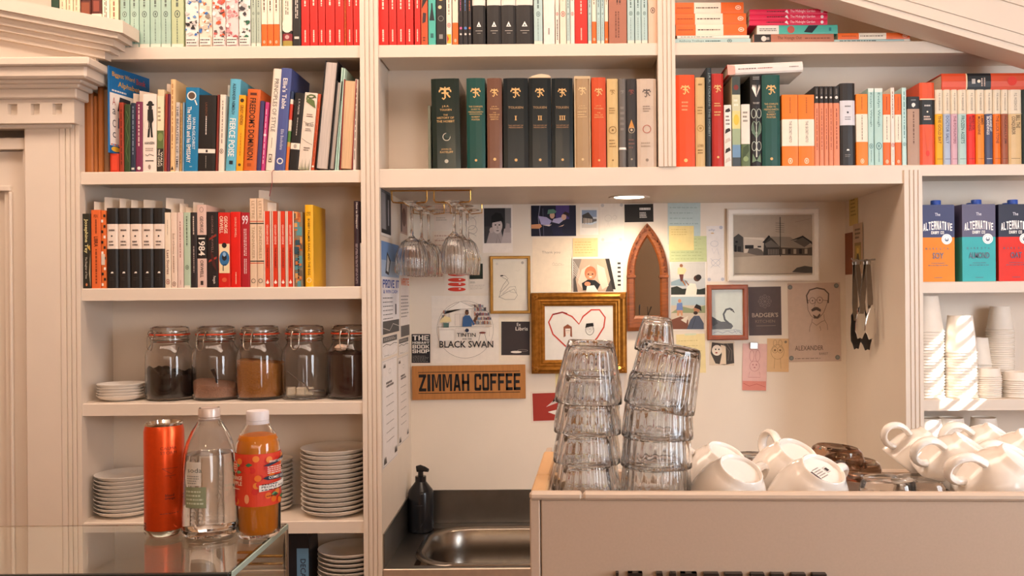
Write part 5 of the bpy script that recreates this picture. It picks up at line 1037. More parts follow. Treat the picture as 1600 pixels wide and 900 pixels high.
def duo(d):
    d.r(0, 1, 0, 1, '#1d1f33'); d.r(.55, .85, .55, 1, '#4a3c78'); d.r(0, .25, 0, 1, '#15172a'); d.ln([(.2, 0), (.16, .6), (.2, 1)], .002, '#8a8aa0'); d.ln([(.28, 0), (.26, .9)], .001, '#6a6a80')
    d.pg([(.16, .66), (.34, .62), (.46, .50), (.40, .36), (.22, .38)], '#a9a4cc'); d.pg([(.0, .38), (.2, .4), (.24, .32), (.18, .25), (0, .25)], '#d8966a')
    d.pg([(.46, .46), (.62, .40), (.76, .56), (.70, .62), (.50, .56)], '#b5aed0'); d.pg([(.70, .10), (.95, .0), (.5, .0), (.45, .3), (.68, .4)], '#20223c'); d.pg([(.6, .3), (.74, .38), (.7, .32)], '#d8b8a0')
    d.el(.47, .68, .055, .11, '#d2a890'); d.pg([(.36, .72), (.38, .86), (.5, .88), (.57, .80), (.53, .74)], '#5f8a78'); d.el(.73, .62, .055, .10, '#d8b09a'); d.pg([(.70, .72), (.76, .80), (.85, .74), (.84, .6), (.79, .68)], '#2a2020'); d.pg([(.25, .36), (.46, .38), (.40, .32)], '#e0cfc8')
paper(830, 321, 900, 369, '#e6dfd8', 'dark photo of two people at night, one in a green cap', 'photo', 0, duo, name='photo')
def house(d):
    d.r(.1, .9, .25, .9, '#cfd6dc'); d.r(.1, .9, .65, .9, '#8f9fb8'); d.pg([(.12, .42), (.12, .72), (.45, .82), (.7, .62), (.72, .45)], '#4a4644'); d.pg([(.18, .42), (.18, .62), (.66, .58), (.66, .46)], '#b9aa9a'); d.pg([(.1, .25), (.1, .42), (.6, .36), (.9, .44), (.9, .25)], '#d8cfc4'); d.ln([(.25, .4), (.25, .62)], .001, '#3a3634'); d.ln([(.4, .4), (.4, .6)], .001, '#3a3634'); d.ln([(.55, .42), (.55, .6)], .001, '#3a3634'); d.pg([(.66, .46), (.9, .5), (.9, .58), (.66, .58)], '#6a6462')
paper(906, 324, 935, 367, '#eee6dc', 'small instant photo of a verandah house with a white border', 'photo', .5, house, name='photo')
def faint(d):
    for q, (a, b) in enumerate(((.12, .95), (.9, .96), (.12, .06), (.85, .06))): d.circ(a, b, .07, '#c9c4be')
    d.ring(.35, .62, .14, .08, .0006, '#c0b8ae'); d.ring(.62, .64, .08, .05, .0006, '#c0b8ae'); d.ln([(.3, .4), (.35, .52), (.4, .4)], .0006, '#c0b8ae')
paper(937, 318, 975, 378, '#eee4d6', 'faint pencil drawing on pale paper beside the small house photo', 'drawing', 0, faint, name='drawing')
def blackcard(d): d.words(.52, .9, .66, .80, '#f0ebe4', 1, fill=.9); d.words(.52, .78, .22, .56, '#e0dad2', 4, fill=.6)
paper(976, 319, 1021, 347, '#2a2724', 'black business card with white lettering above the arched mirror', 'card', -.6, blackcard, name='card')
def thank(d): d.t('Thank you', .24, .7, .70, .76, '#8a7464', -.01); d.ln([(.5, .51), (.53, .55), (.56, .51), (.6, .535), (.64, .51), (.68, .53), (.74, .515)], .0006, '#8a7464'); d.ln([(.5, .49), (.8, .5)], .0005, '#8a7464')
paper(832, 372, 894, 456, '#efdcc4', 'cream thank-you note with a few handwritten words', 'note', 0, thank, name='note')
paper(895, 372, 934, 401, '#eecb94', 'peach sticky note beside the thank-you note', 'note', 0, lambda d: d.words(.08, .92, .15, .85, '#d8ac70', 5, fill=.25), name='sticky_note')
def baby(d):
    d.r(.03, .97, .04, .96, '#4a4440'); d.pg([(.03, .96), (.3, .96), (.1, .5), (.03, .4)], '#8a8078'); d.pg([(.2, .96), (.68, .96), (.8, .5), (.66, .04), (.12, .04), (.08, .4)], '#bda48e'); d.pg([(.68, .96), (.97, .96), (.97, .04), (.82, .04)], '#d8d2ca'); d.pg([(.66, .96), (.74, .96), (.86, .1), (.8, .1)], '#2a2624')
    d.pg([(.12, .3), (.2, .66), (.36, .8), (.3, .4), (.22, .1)], '#dcc4b0'); d.pg([(.5, .8), (.64, .7), (.72, .2), (.6, .1), (.52, .4)], '#e0cab6')
    for q in range(6): d.ln([(.04, .9 - q*.07), (.16, .62 - q*.05)], .001, '#e0d8d0'); d.r(.90, .96, .2 + q*.12, .25 + q*.12, '#26221f')
    d.el(.37, .56, .115, .19, '#d0704c'); d.el(.37, .50, .09, .12, '#dd8a66'); d.el(.33, .53, .018, .02, '#3a2018'); d.el(.41, .53, .018, .02, '#3a2018'); d.el(.37, .455, .03, .018, '#f0dcd0'); d.pg([(.2, .28), (.32, .38), (.46, .36), (.56, .24), (.5, .08), (.22, .08)], '#1d1c20'); d.pg([(.28, .04), (.3, .2), (.44, .22), (.52, .04)], '#e8e0d6'); d.el(.31, .26, .06, .06, '#dd8a66')
paper(893, 402, 973, 458, '#f0e8de', 'colour photo of a laughing baby in a bassinet', 'photo', 0, baby, name='photo')
# frames -----------------------------------------------------------------------------------------
def frame(px0, py0, px1, py1, bar, depth, m, inner, label, draw, name='picture_frame', tilt=0, layers=None, glass=True):
    Y = YW - .001; a = P((px0+px1)/2, (py0+py1)/2, Y); w = H(px1-px0, Y); h = H(py1-py0, Y)
    r = thing(name, label, 'picture', (a.x, Y, a.z - h/2), (0, R(tilt), 0))
    prof = layers or [(0, 0), (0, depth*.8), (bar*.2, depth), (bar*.8, depth), (bar, depth*.5), (bar, 0)]
    def side(L, rz, loc, n):
        # one mitred moulding: profile swept from corner to corner
        mb = MB(); vs = []; k_ = len(prof)
        for e in (0, 1):
            for q, dpt in prof: vs.append(((-L/2 + q) if e == 0 else (L/2 - q), -dpt, q))
        fs = [(i, (i+1) % k_, k_ + (i+1) % k_, k_ + i) for i in range(k_)] + [tuple(range(k_))[::-1], tuple(range(k_, 2*k_))]
        return mb.add(vs, fs).build(n, m, r, loc=loc, rot=(0, rz, 0))
    side(w, 0, (0, 0, 0), 'moulding'); side(w, R(180), (0, 0, h), 'moulding'); side(h, R(90), (-w/2, 0, h/2), 'moulding'); side(h, R(-90), (w/2, 0, h/2), 'moulding')
    iw, ih = w - 2*bar + .002, h - 2*bar + .002
    MB().box(-iw/2, iw/2, -.002, -.0005, 0, ih).build('artwork', mat(inner, .8, noise=.04, scale=50), r, loc=(0, 0, bar - .001))
    d_ = Draw(iw, ih, y=-.0023); draw(d_); d_.build('print', r, loc=(0, 0, bar - .001), rough=.8)
    return r, w, h
GOLDF = mat('#a8702a', .32, metal=.75, noise=.3, scale=90, bump=.25)
GOLDT = mat('#b98f4c', .3, metal=.8, noise=.15, scale=60)
def heart(d):
    pts = [(.52, .10), (.30, .26), (.12, .48), (.06, .70), (.12, .84), (.26, .88), (.40, .80), (.50, .66), (.56, .80), (.68, .92), (.80, .92), (.88, .78), (.86, .60), (.76, .40), (.60, .20), (.52, .10)]
    d.ln(pts, .0042, '#c8402e'); d.ln([(.12, .84), (.26, .88), (.33, .85)], .0045, '#8a2420')
    x, z = .335, .54
    d.el(x, z, .045, .075, '#f0e2d6'); d.pg([(x-.06, z-.12), (x-.06, z+.07), (x, z+.12), (x+.06, z+.07), (x+.065, z-.12), (x+.035, z-.10), (x+.04, z+.04), (x-.035, z+.04), (x-.03, z-.10)], '#8f5238'); d.words(x-.03, x+.03, z-.01, z+.01, '#5a3a2c', 1); d.ln([(x-.015, z-.035), (x+.015, z-.035)], .0007, '#b04a3a')
    x, z = .655, .56
    d.ring(x, z-.01, .06, .09, .0014, '#2a2624'); d.pg([(x-.065, z+.03), (x-.05, z+.11), (x+.05, z+.12), (x+.06, z+.06), (x+.0, z+.05)], '#1e1b1a'); d.ring(x-.022, z+.01, .02, .02, .0006, '#4a4440'); d.ring(x+.025, z+.01, .02, .02, .0006, '#4a4440'); d.ln([(x-.02, z-.045), (x+.02, z-.04)], .0007, '#4a4440')
b_ = H(21, YW)
r, w, h = frame(830.5, 457, 979, 583, b_, .02, GOLDF, '#e6e1da', 'ornate gilt frame with a child drawing of a red heart and faces', heart, layers=[(0, 0), (0, .010), (b_*.15, .016), (b_*.3, .0185), (b_*.5, .012), (b_*.62, .0125), (b_*.72, .009), (b_*.8, .0095), (b_, .004), (b_, 0)])
for (sx, sz) in ((-1, 0), (1, 0), (-1, 1), (1, 1)):
    mb = MB()
    for q in range(7): mb.lathe([(0, 0), (.004, .001), (.005, .003), (.003, .005), (0, .0055)], 8, c=(0, 0, 0), cap=False) if False else None
    for q in range(6):
        a_ = q*1.05; cx_, cz_ = math.cos(a_)*.006, math.sin(a_)*.006
        mb.box(cx_ - .0035, cx_ + .0035, -.0225, -.014, cz_ - .0035, cz_ + .0035, bev=.001)
    mb.build('corner_ornament', GOLDF, r, loc=(sx*(w/2 - .012), 0, .012 + sz*(h - .024)))
nb = 34
mbb = MB()
def swan_line(d):
    d.ln([(.17, .26), (.22, .36), (.38, .47), (.46, .53), (.40, .60), (.28, .64), (.22, .66), (.34, .68), (.44, .62), (.30, .50), (.20, .36)], .0009, '#3a3634')
    d.ln([(.18, .27), (.40, .36), (.60, .42), (.70, .30), (.62, .22), (.35, .22), (.18, .27)], .0009, '#3a3634'); d.ln([(.28, .33), (.48, .46), (.64, .47), (.68, .34), (.48, .37)], .0007, '#3a3634'); d.el(.26, .675, .05, .012, '#2a2624'); d.circ(.85, .92, .04, '#a8a098'); d.circ(.12, .9, .035, '#cfc8be')
    d.ln([(.62, .78), (.72, .76), (.78, .8)], .0004, '#c0b8ac'); d.words(.2, .6, .72, .78, '#d6cec2', 2, fill=.2)
frame(766, 400, 829, 490, H(4.6, YW), .008, GOLDT, '#e2d9ca', 'thin gold frame with a single-line swan drawing', swan_line)
WOODR = mat('#9a4a24', .4, noise=.3, scale=30, wood=(1, 1, 9))
def swan(d):
    d.r(0, 1, 0, 1, '#d6ddd6'); d.pg([(0, .13), (0, .42), (.12, .36), (.3, .3), (.46, .3), (.62, .26), (.68, .2), (.62, .14)], '#6c7074'); d.pg([(0, .42), (.14, .36), (.2, .26), (.05, .2), (0, .24)], '#54585c')
    d.ln([(.58, .24), (.42, .34), (.38, .46), (.46, .56), (.58, .58), (.66, .54)], .0058, '#63676b'); d.pg([(.6, .60), (.68, .56), (.74, .48), (.66, .52)], '#3f4246'); d.ln([(.64, .54), (.68, .53)], .001, '#d8d4ca')
    d.r(0, 1, 0, .12, '#cfd6d4'); d.ln([(.04, .05), (.2, .09), (.34, .05), (.5, .1), (.64, .05), (.8, .1), (.95, .04)], .0012, '#7f8fa4'); d.ln([(.1, .10), (.3, .13), (.5, .10), (.75, .13), (.95, .09)], .001, '#8f9db0'); d.ln([(.7, .12), (.78, .04), (.86, .12), (.92, .04)], .001, '#7f8fa4')
frame(1104.5, 445, 1168, 531, H(7.5, YW), .012, WOODR, '#d6ddd6', 'red-brown wooden frame with a grey swan painting', swan)
WFR = mat('#efe6da', .5, noise=.03)
def sheds(d):
    d.r(0, 1, 0, 1, '#b0a190'); d.r(0, 1, .3, .5, '#9c8d7c') ; d.pg([(0, .3), (1, .36), (1, 0), (0, 0)], '#b9a995')
    d.pg([(0, .4), (0, .62), (.07, .69), (.13, .63), (.13, .38)], '#4a4642'); d.r(.02, .045, .39, .5, '#1e1c1c'); d.r(.06, .1, .39, .48, '#2a2827'); d.r(.03, .06, .54, .57, '#1e1c1c')
    d.pg([(.14, .37), (.14, .62), (.40, .62), (.40, .40)], '#cdbfae'); d.pg([(.13, .63), (.14, .62), (.40, .57), (.38, .62)], '#dccfbe'); d.r(.15, .26, .44, .50, '#2a2827'); d.r(.31, .355, .46, .485, '#2a2827'); d.pg([(.18, .37), (.2, .44), (.3, .45), (.36, .42), (.4, .33), (.3, .33)], '#6a6058')
    d.pg([(.38, .33), (.39, .55), (.45, .65), (.60, .50), (.60, .33)], '#3c3834'); d.pg([(.37, .54), (.45, .66), (.47, .64), (.40, .53)], '#1f1d1c'); d.pg([(.40, .52), (.48, .58), (.60, .46), (.42, .46)], '#6c645c'); d.pg([(.47, .64), (.72, .63), (.92, .44), (.58, .48)], '#8d8275'); d.pg([(.72, .57), (.88, .65), (1, .54), (1, .50), (.88, .60)], '#2a2826'); d.pg([(.76, .56), (.88, .62), (.98, .53), (.9, .46)], '#5a534c'); d.pg([(.58, .33), (.58, .46), (.92, .44), (1, .46), (1, .32)], '#54493f')
    for q in range(7): d.r(.44 + q*.02, .45 + q*.02, .34, .43, '#8a8076')
    for q in range(5): d.r(.62 + q*.07, .655 + q*.07, .35, .43, '#26221f' if q % 2 else '#a39684')
    d.ln([(.595, .31), (.595, .96)], .0022, '#2e2a28')
    for q in range(5): d.ln([(.535, .86 - q*.035), (.645, .85 - q*.035)], .0009, '#4a4440')
    d.ln([(.78, .87), (.98, .93)], .0006, '#7a6c60'); d.pg([(.74, .05), (.8, .12), (.9, .15), (1, .13), (1, .03), (.85, .04)], '#4c4740'); d.ln([(.02, .03), (.5, .02), (.98, .035)], .0012, '#6a6058')
frame(1135.5, 326, 1278.5, 439.5, H(10, YW), .014, WFR, '#b0a190', 'white frame with a black and white photo of timber buildings', sheds)
# arched mirror ------------------------------------------------------------------------------------
Y = YW - .001; k_ = H(1, Y); mp_ = P(1012, 517, Y)
r = thing('arched_mirror', 'pointed-arch mirror in a carved wooden frame', 'mirror', (mp_.x, Y, mp_.z))
def arch(w, zs, zt, n=14):      # half width, springing height, apex height -> right side from bottom, apex, left side
    hh = zt - zs; c = (hh*hh - w*w) / (2*w) if hh > w else 0; rad = w + c
    a1 = math.atan2(hh, c) if c else math.pi/2
    right = [(-c + rad*math.cos(a1*i/n), zs + rad*math.sin(a1*i/n)) for i in range(n+1)]
    return right + [(-x, z) for x, z in right[::-1][1:]]
wo, wi = 32*k_, 19.5*k_; zt = 168*k_; zs = 88*k_
O = [(wo, 0)] + arch(wo, zs, zt) + [(-wo, 0)]; I = [(wi, 24*k_)] + arch(wi, zs, zt - 22*k_) + [(-wi, 24*k_)]
n = len(O); dpt = .014
vs = [(x, 0, z) for x, z in O] + [(x, -dpt*.8, z) for x, z in O] + [((a[0]*.75 + b[0]*.25), -dpt, (a[1]*.75 + b[1]*.25)) for a, b in zip(O, I)] + [((a[0]*.2 + b[0]*.8), -dpt*.9, (a[1]*.2 + b[1]*.8)) for a, b in zip(O, I)] + [(x, -dpt*.45, z) for x, z in I] + [(x, 0, z) for x, z in I]
fs = [(k2*n + i, k2*n + (i+1) % n, (k2+1)*n + (i+1) % n, (k2+1)*n + i) for k2 in range(5) for i in range(n)]
MWOOD = mat('#8a4a20', .45, noise=.35, scale=40, wood=(1, 1, 5), bump=.2)
MB().add(vs, fs).build('wooden_frame', MWOOD, r)
MB().prism([(x*1.02, z if z > 25*k_ else z - .001) for x, z in I], -.003, -.001, 'y').build('mirror_glass', mat('#a8a098', .06, metal=1.0, noise=0), r)
A0 = arch(wo*.86, zs, zt - 5.5*k_, 15)
car = MB(); rr = random.Random(4)
for q, (x, z) in enumerate(A0):
    for s2 in range(2):
        x2, z2 = x + rr.uniform(-.003, .003), z + rr.uniform(-.004, .004)
        car.lathe([(0, -.0035), (.0036, -.002), (.0036, .002), (0, .0035)], 6, c=(0, 0, 0), cap=False) if False else car.box(x2 - .0028, x2 + .0028, -dpt - .0028, -dpt + .003, z2 - .0035, z2 + .0035, bev=.0012)
car.build('carving', mat('#7a3c18', .5, noise=.3, scale=80), r)
for s2 in (-1, 1): MB().box(s2*25.5*k_ - 7*k_, s2*25.5*k_ + 7*k_, -dpt - .003, 0, zs - .010, zs - .002, bev=.001).build('capital', MWOOD, r)
MB().tube([(-wi*.68, -.004, 40*k_), (-wi*.66, -.009, 25*k_), (-wi*.62, -.012, 41*k_)], .0009, 6).build('hook', mat('#2a2420', .5), r)
MB().tube([(wi*.0, -.004, 38*k_), (wi*.02, -.009, 24*k_), (wi*.3, -.012, 38*k_)], .0009, 6).build('hook', mat('#2a2420', .5), r)

# posters and cards ----------------------------------------------------------------------------------
def poster(d):
    cx, cz, rx, rz = .50, .50, .42, .42
    d.el(cx, cz, rx, rz, '#f0e6da', 40); d.ring(cx, cz, rx, rz, .0007, '#5a4c44', n=48)
    d.pg([(.18, .72), (.24, .80), (.36, .88), (.5, .91), (.68, .87), (.80, .78), (.88, .66), (.90, .56), (.66, .56), (.6, .84), (.28, .84), (.28, .6), (.12, .56), (.13, .66)], '#e3d6ca')
    d.pg([(.24, .82), (.43, .92), (.62, .85), (.62, .82), (.24, .78)], '#f4ece2'); d.ln([(.24, .80), (.43, .915), (.62, .83)], .0009, '#4a3e38'); d.ln([(.22, .79), (.64, .81)], .0007, '#4a3e38'); d.ln([(.26, .78), (.26, .56)], .0006, '#6a5c54'); d.ln([(.6, .8), (.6, .56)], .0006, '#6a5c54')
    d.r(.35, .50, .56, .73, '#ece0d4'); d.ln([(.35, .56), (.35, .73), (.5, .73), (.5, .56)], .0006, '#8a7a70'); d.ln([(.425, .56), (.425, .73)], .0005, '#8a7a70')
    rr = random.Random(9)
    for row, zz in enumerate((.58, .645, .71, .775, .83)):
        x = .64
        while x < .88 - .02*row*row*.35: w_ = rr.uniform(.008, .02); d.r(x, x + w_, zz, zz + rr.uniform(.03, .05), rr.choice(['#7f98a8', '#b06a50', '#3a3a44', '#c9b79c', '#8a5a6a', '#54606e'])); x += w_ + .004
        d.ln([(.63, zz - .004), (.9 - .02*row, zz - .004)], .0005, '#3c3430')
    for row, zz in enumerate((.6, .67, .74)):
        x = .13 + .025*row
        while x < .22: w_ = rr.uniform(.008, .02); d.r(x, x + w_, zz, zz + .045, rr.choice(['#b06a50', '#7f98a8', '#54606e', '#c9b79c'])); x += w_ + .004
    d.el(.53, .75, .028, .035, '#6a4632'); d.el(.53, .78, .024, .014, '#3a2620'); d.pg([(.46, .545), (.47, .68), (.50, .71), (.57, .71), (.60, .66), (.65, .58), (.62, .56), (.6, .62), (.6, .545)], '#3a5f8f'); d.pg([(.62, .63), (.68, .72), (.70, .70), (.65, .6)], '#6a4632')
    d.pg([(.13, .64), (.20, .70), (.28, .68), (.30, .62), (.13, .6)], '#ecd9a4'); d.r(.18, .26, .53, .6, '#5a7870')
    d.pg([(.11, .53), (.88, .54), (.88, .50), (.11, .49)], '#efe5da'); d.ln([(.09, .54), (.90, .55)], .0008, '#4a3e38'); d.r(.12, .34, .34, .50, '#f2eae0'); d.ln([(.12, .5), (.34, .5), (.34, .34)], .0006, '#8a7a70'); d.ln([(.36, .35), (.36, .52), (.86, .53), (.86, .40)], .0006, '#8a7a70'); d.circ(.53, .49, .028, '#26304a'); d.el(.84, .55, .05, .012, '#d8c4b0'); d.el(.76, .455, .05, .014, '#7a3a30'); d.ln([(.73, .45), (.70, .33)], .0009, '#3a302c'); d.ln([(.79, .45), (.82, .33)], .0009, '#3a302c')
    d.t('TINTIN', .38, .66, .395, .45, '#1c1b1e', .03); d.t('AND THE', .46, .60, .352, .375, '#3a3436', .01); d.t('BLACK SWAN', .12, .92, .235, .335, '#1c1b1e', .03)
r = paper(674, 462, 779, 568, '#ece2d6', 'square poster with a round bookshop scene and black title lettering', 'poster', .3, poster, name='poster')
def hobart(d): d.bt('THE', .06, .94, .78, .96, '#efe6da'); d.bt('HOBART', .05, .95, .66, .74, '#efe6da'); d.bt('BOOK', .05, .95, .50, .63, '#efe6da'); d.bt('SHOP', .05, .95, .34, .47, '#efe6da'); d.words(.06, .94, .03, .26, '#7a7672', 5)
paper(643, 522, 672, 567, '#242226', 'small black bookshop card with stacked white capitals', 'card', .4, hobart, name='card')
def exl(d):
    d.r(.06, .94, .13, .88, '#3a3131'); d.t('Ex', .54, .66, .78, .85, '#e8ded2'); d.t('Libris', .50, .88, .68, .76, '#e8ded2', .01); d.el(.52, .20, .17, .025, '#e8ded2'); d.ring(.72, .235, .16, .02, .0007, '#a89a90')
paper(780, 494, 830.5, 564, '#ecdfcb', 'cream card with a dark square and white script beside the gilt frame', 'card', .5, exl, name='card')
# cardboard sign -----------------------------------------------------------------------------------
a = P(733, 597, YW); w, h = H(177, YW), H(53, YW)
r = thing('cardboard_sign', 'brown cardboard sign with bold black coffee lettering', 'sign', (a.x, YW - .001, a.z - h/2), (0, R(-.35), 0))
MB().box(-w/2, w/2, -.006, 0, 0, h, bev=.0008).build('board', mat('#b57a42', .85, noise=.12, scale=25, wood=(6, 1, 1)), r)
d_ = Draw(w, h, y=-.0063)
d_.r(.055, .95, .80, .818, '#1f1b1a').r(.055, .95, .185, .203, '#1f1b1a').bt('ZIMMAH', .06, .505, .25, .75, '#1f1b1a').bt('COFFEE', .55, .955, .25, .75, '#1f1b1a')
d_.build('lettering', r, rough=.8)
# loose papers ----------------------------------------------------------------------------------------
def letter(d): d.r(.05, .95, .6, .97, '#e8cdb8'); d.t('DAVID', .1, .6, .72, .8, '#8a7a70', .02); d.words(.1, .9, .63, .7, '#a89888', 1); d.words(.1, .6, .35, .5, '#b0a294', 2)
paper(678, 318, 712, 360, '#e9d8c8', 'pinkish leaflet behind the hanging stemware', 'paper', 0, letter, name='leaflet')
paper(676, 361, 714, 398, '#ead9c6', 'pale sheet with boxed lines under the pinkish leaflet', 'paper', .5, lambda d: [d.words(.08, .92, .1, .9, '#c9a894', 4, fill=.3), d.ring(.3, .5, .2, .2, .0007, '#b09080')], name='leaflet')
paper(722, 318, 750, 400, '#e9dccb', 'tall pencil drawing between stemware and child photo', 'drawing', -.5, lambda d: [d.ring(.5, .62, .3, .12, .0009, '#8a7c74'), d.ring(.6, .5, .25, .08, .0009, '#8a7c74'), d.ln([(.3, .8), (.5, .7), (.8, .76)], .0009, '#8a7c74'), d.ln([(.2, .4), (.5, .45), (.8, .38)], .0009, '#8a7c74')], name='drawing')
paper(643, 399, 692, 432, '#7a4e30', 'plain brown card under the hanging stemware', 'card', -.4, name='card')
def stacked(d):
    for q, zz in enumerate((.78, .62, .44, .30, .14)): d.el(.5, zz, .36, .065, '#d8412e'); d.el(.62, zz + .015, .05, .02, '#efe0d4')
    for zz in (.71, .54, .36, .22): d.r(.15, .85, zz - .012, zz + .012, '#efe4d8')
paper(694, 410, 733, 459, '#ebdfd0', 'card with a stacked red brush drawing', 'card', .8, stacked, name='card')
def forest(d): d.r(.03, .68, .46, .96, '#20281f'); d.r(.1, .6, .6, .8, '#2c3a2a'); d.words(.05, .35, .32, .38, '#6a625a', 2); d.words(.05, .75, .12, .28, '#b8aa9c', 3, fill=.3)
paper(733, 410, 765, 458, '#e8dccd', 'card with a small dark green picture', 'card', -.5, forest, name='card')
def wings(d):
    d.r(.06, 1, .06, .94, '#a03226')
    for q in range(9): d.pg([(.98, .70 + q*.026), (.45 + q*.05, .50 + q*.045), (.48 + q*.05, .53 + q*.045), (.99, .72 + q*.026)], '#efe6dc')
    for q in range(9): d.pg([(.98, .45 - q*.02), (.5 + q*.045, .34 - q*.02), (.52 + q*.045, .31 - q*.02), (.99, .43 - q*.02)], '#efe6dc')
    d.pg([(.62, .62), (.75, .9), (.95, .94), (.9, .8)], '#1d1b1c')
paper(830, 611, 884, 660, '#e4d2c2', 'red card with white wing strokes half behind the glasses', 'card', -1.5, wings, name='card')
paper(868, 583, 886, 607, '#e9d79a', 'pale yellow sticky note under the gilt frame', 'note', 0, name='sticky_note')
def script(d): d.tv('Swan', .15, .85, .25, .75, '#2a2624')
paper(958, 584, 975, 650, '#eae2d8', 'white slip with dark vertical script between the glass stacks', 'note', 0, script, name='paper_slip')
def bluep(d): d.words(.06, .94, .05, .95, '#a2b8b6', 7, fill=.18)
paper(1043, 317, 1094, 382, '#bfd0cf', 'pale blue handwritten sheet at the top of the wall', 'note', .5, bluep, name='note')
paper(1046, 369, 1104, 409, '#c5cf9c', 'pale green lined sticky note beneath the yellow one', 'note', 0, lambda d: d.words(.05, .95, .05, .95, '#a8b684', 7, fill=.18), lift=.0006, name='sticky_note')
paper(1045, 353, 1084, 391, '#f0da98', 'yellow sticky note over the blue and green sheets', 'note', .3, lambda d: d.words(.1, .9, .6, .9, '#d8bc74', 3, fill=.25), lift=.0012, name='sticky_note')
def toss(d):
    d.r(.04, .96, .03, .97, '#c2c4c4'); d.r(.04, .96, .5, .97, '#d0cdc8'); d.pg([(.04, .03), (.04, .24), (.2, .28), (.35, .2), (.6, .22), (.8, .18), (.96, .22), (.96, .03)], '#2e332c'); d.pg([(.04, .4), (.3, .5), (.5, .42), (.4, .28), (.04, .3)], '#8aa0ac')
    d.el(.32, .87, .045, .05, '#a06a48'); d.pg([(.22, .62), (.22, .80), (.30, .83), (.42, .80), (.46, .74), (.40, .62)], '#e8cfa0'); d.pg([(.26, .62), (.3, .42), (.36, .40), (.38, .62)], '#6a3a34'); d.pg([(.33, .42), (.42, .28), (.44, .3), (.38, .44)], '#a06a48')
    d.pg([(.42, .03), (.46, .24), (.56, .36), (.70, .34), (.74, .2), (.72, .03)], '#efe4d4'); d.el(.74, .50, .09, .09, '#5a3a2c'); d.el(.78, .53, .08, .08, '#2a2220'); d.ln([(.52, .3), (.42, .44)], .003, '#8a5a40')
paper(1046, 408, 1104, 462, '#f0e9e0', 'photo of a parent tossing a toddler before a pale sky', 'photo', 0, toss, name='photo')
def beach(d):
    d.r(.04, .96, .03, .97, '#c9b8a4'); d.r(.04, .96, .72, .97, '#a9bcc4'); d.pg([(.04, .5), (.3, .7), (.6, .62), (.96, .72), (.96, .5)], '#8c9470'); d.pg([(.04, .03), (.04, .3), (.3, .4), (.5, .3), (.5, .03)], '#7a4a38'); d.pg([(.3, .3), (.5, .42), (.45, .2)], '#d8cdbc')
    d.el(.27, .85, .045, .055, '#c98e6c'); d.pg([(.18, .58), (.2, .78), (.34, .80), (.36, .58)], '#6a7fb0'); d.pg([(.2, .58), (.2, .42), (.25, .42), (.28, .56), (.31, .42), (.35, .42), (.35, .58)], '#c98e6c')
    d.el(.73, .60, .085, .10, '#b07a5a'); d.pg([(.66, .66), (.72, .76), (.84, .70), (.86, .54), (.80, .6)], '#231d1c'); d.el(.70, .5, .06, .05, '#3a2820'); d.pg([(.46, .03), (.56, .3), (.66, .42), (.8, .42), (.92, .2), (.92, .03)], '#4f5666'); d.ln([(.6, .05), (.7, .38)], .001, '#2a2e3a')
paper(1046, 462, 1104, 516, '#f0e9e0', 'photo of a toddler and a bearded parent on a beach', 'photo', .4, beach, name='photo')
def kiddraw(d): 
    for q, (a_, b) in enumerate(((.85, .97), (.1, .04), (.88, .04))): d.circ(a_, b, .1, '#b9b9c4')
    d.t('ally', .12, .5, .9, .95, '#9aa0b8'); d.ring(.45, .68, .22, .05, .0007, '#a4a8bc'); d.ln([(.3, .6), (.4, .5), (.6, .6), (.7, .48)], .0007, '#a4a8bc'); d.ln([(.2, .25), (.8, .42)], .0007, '#a4a8bc'); d.ln([(.2, .42), (.75, .25)], .0007, '#a4a8bc'); d.ring(.5, .34, .25, .06, .0007, '#a4a8bc'); d.el(.35, .87, .1, .012, '#d8b48a')
paper(1105, 353, 1132, 440, '#e9e2de', 'narrow child drawing in pale blue pencil left of the white frame', 'drawing', -.8, kiddraw, name='drawing')
def badger(d):
    for q in range(8): a_ = q*math.pi/4; d.ln([(.5, .70), (.5 + .2*math.cos(a_), .70 + .2*math.sin(a_)*.67)], .0008, '#8f7f7a'); d.ring(.5 + .15*math.cos(a_), .70 + .15*math.sin(a_)*.67, .055, .037, .0007, '#8f7f7a', n=12)
    d.t("BADGER'S", .1, .9, .375, .465, '#b8a493', .02); d.t('KITCHEN', .2, .8, .26, .32, '#8a7668'); d.r(.22, .82, .195, .202, '#9a887a')
paper(1170, 448, 1221, 524, '#5a4d4c', 'dark brown card with a line flower and pale capitals', 'card', -.5, badger, name='card')
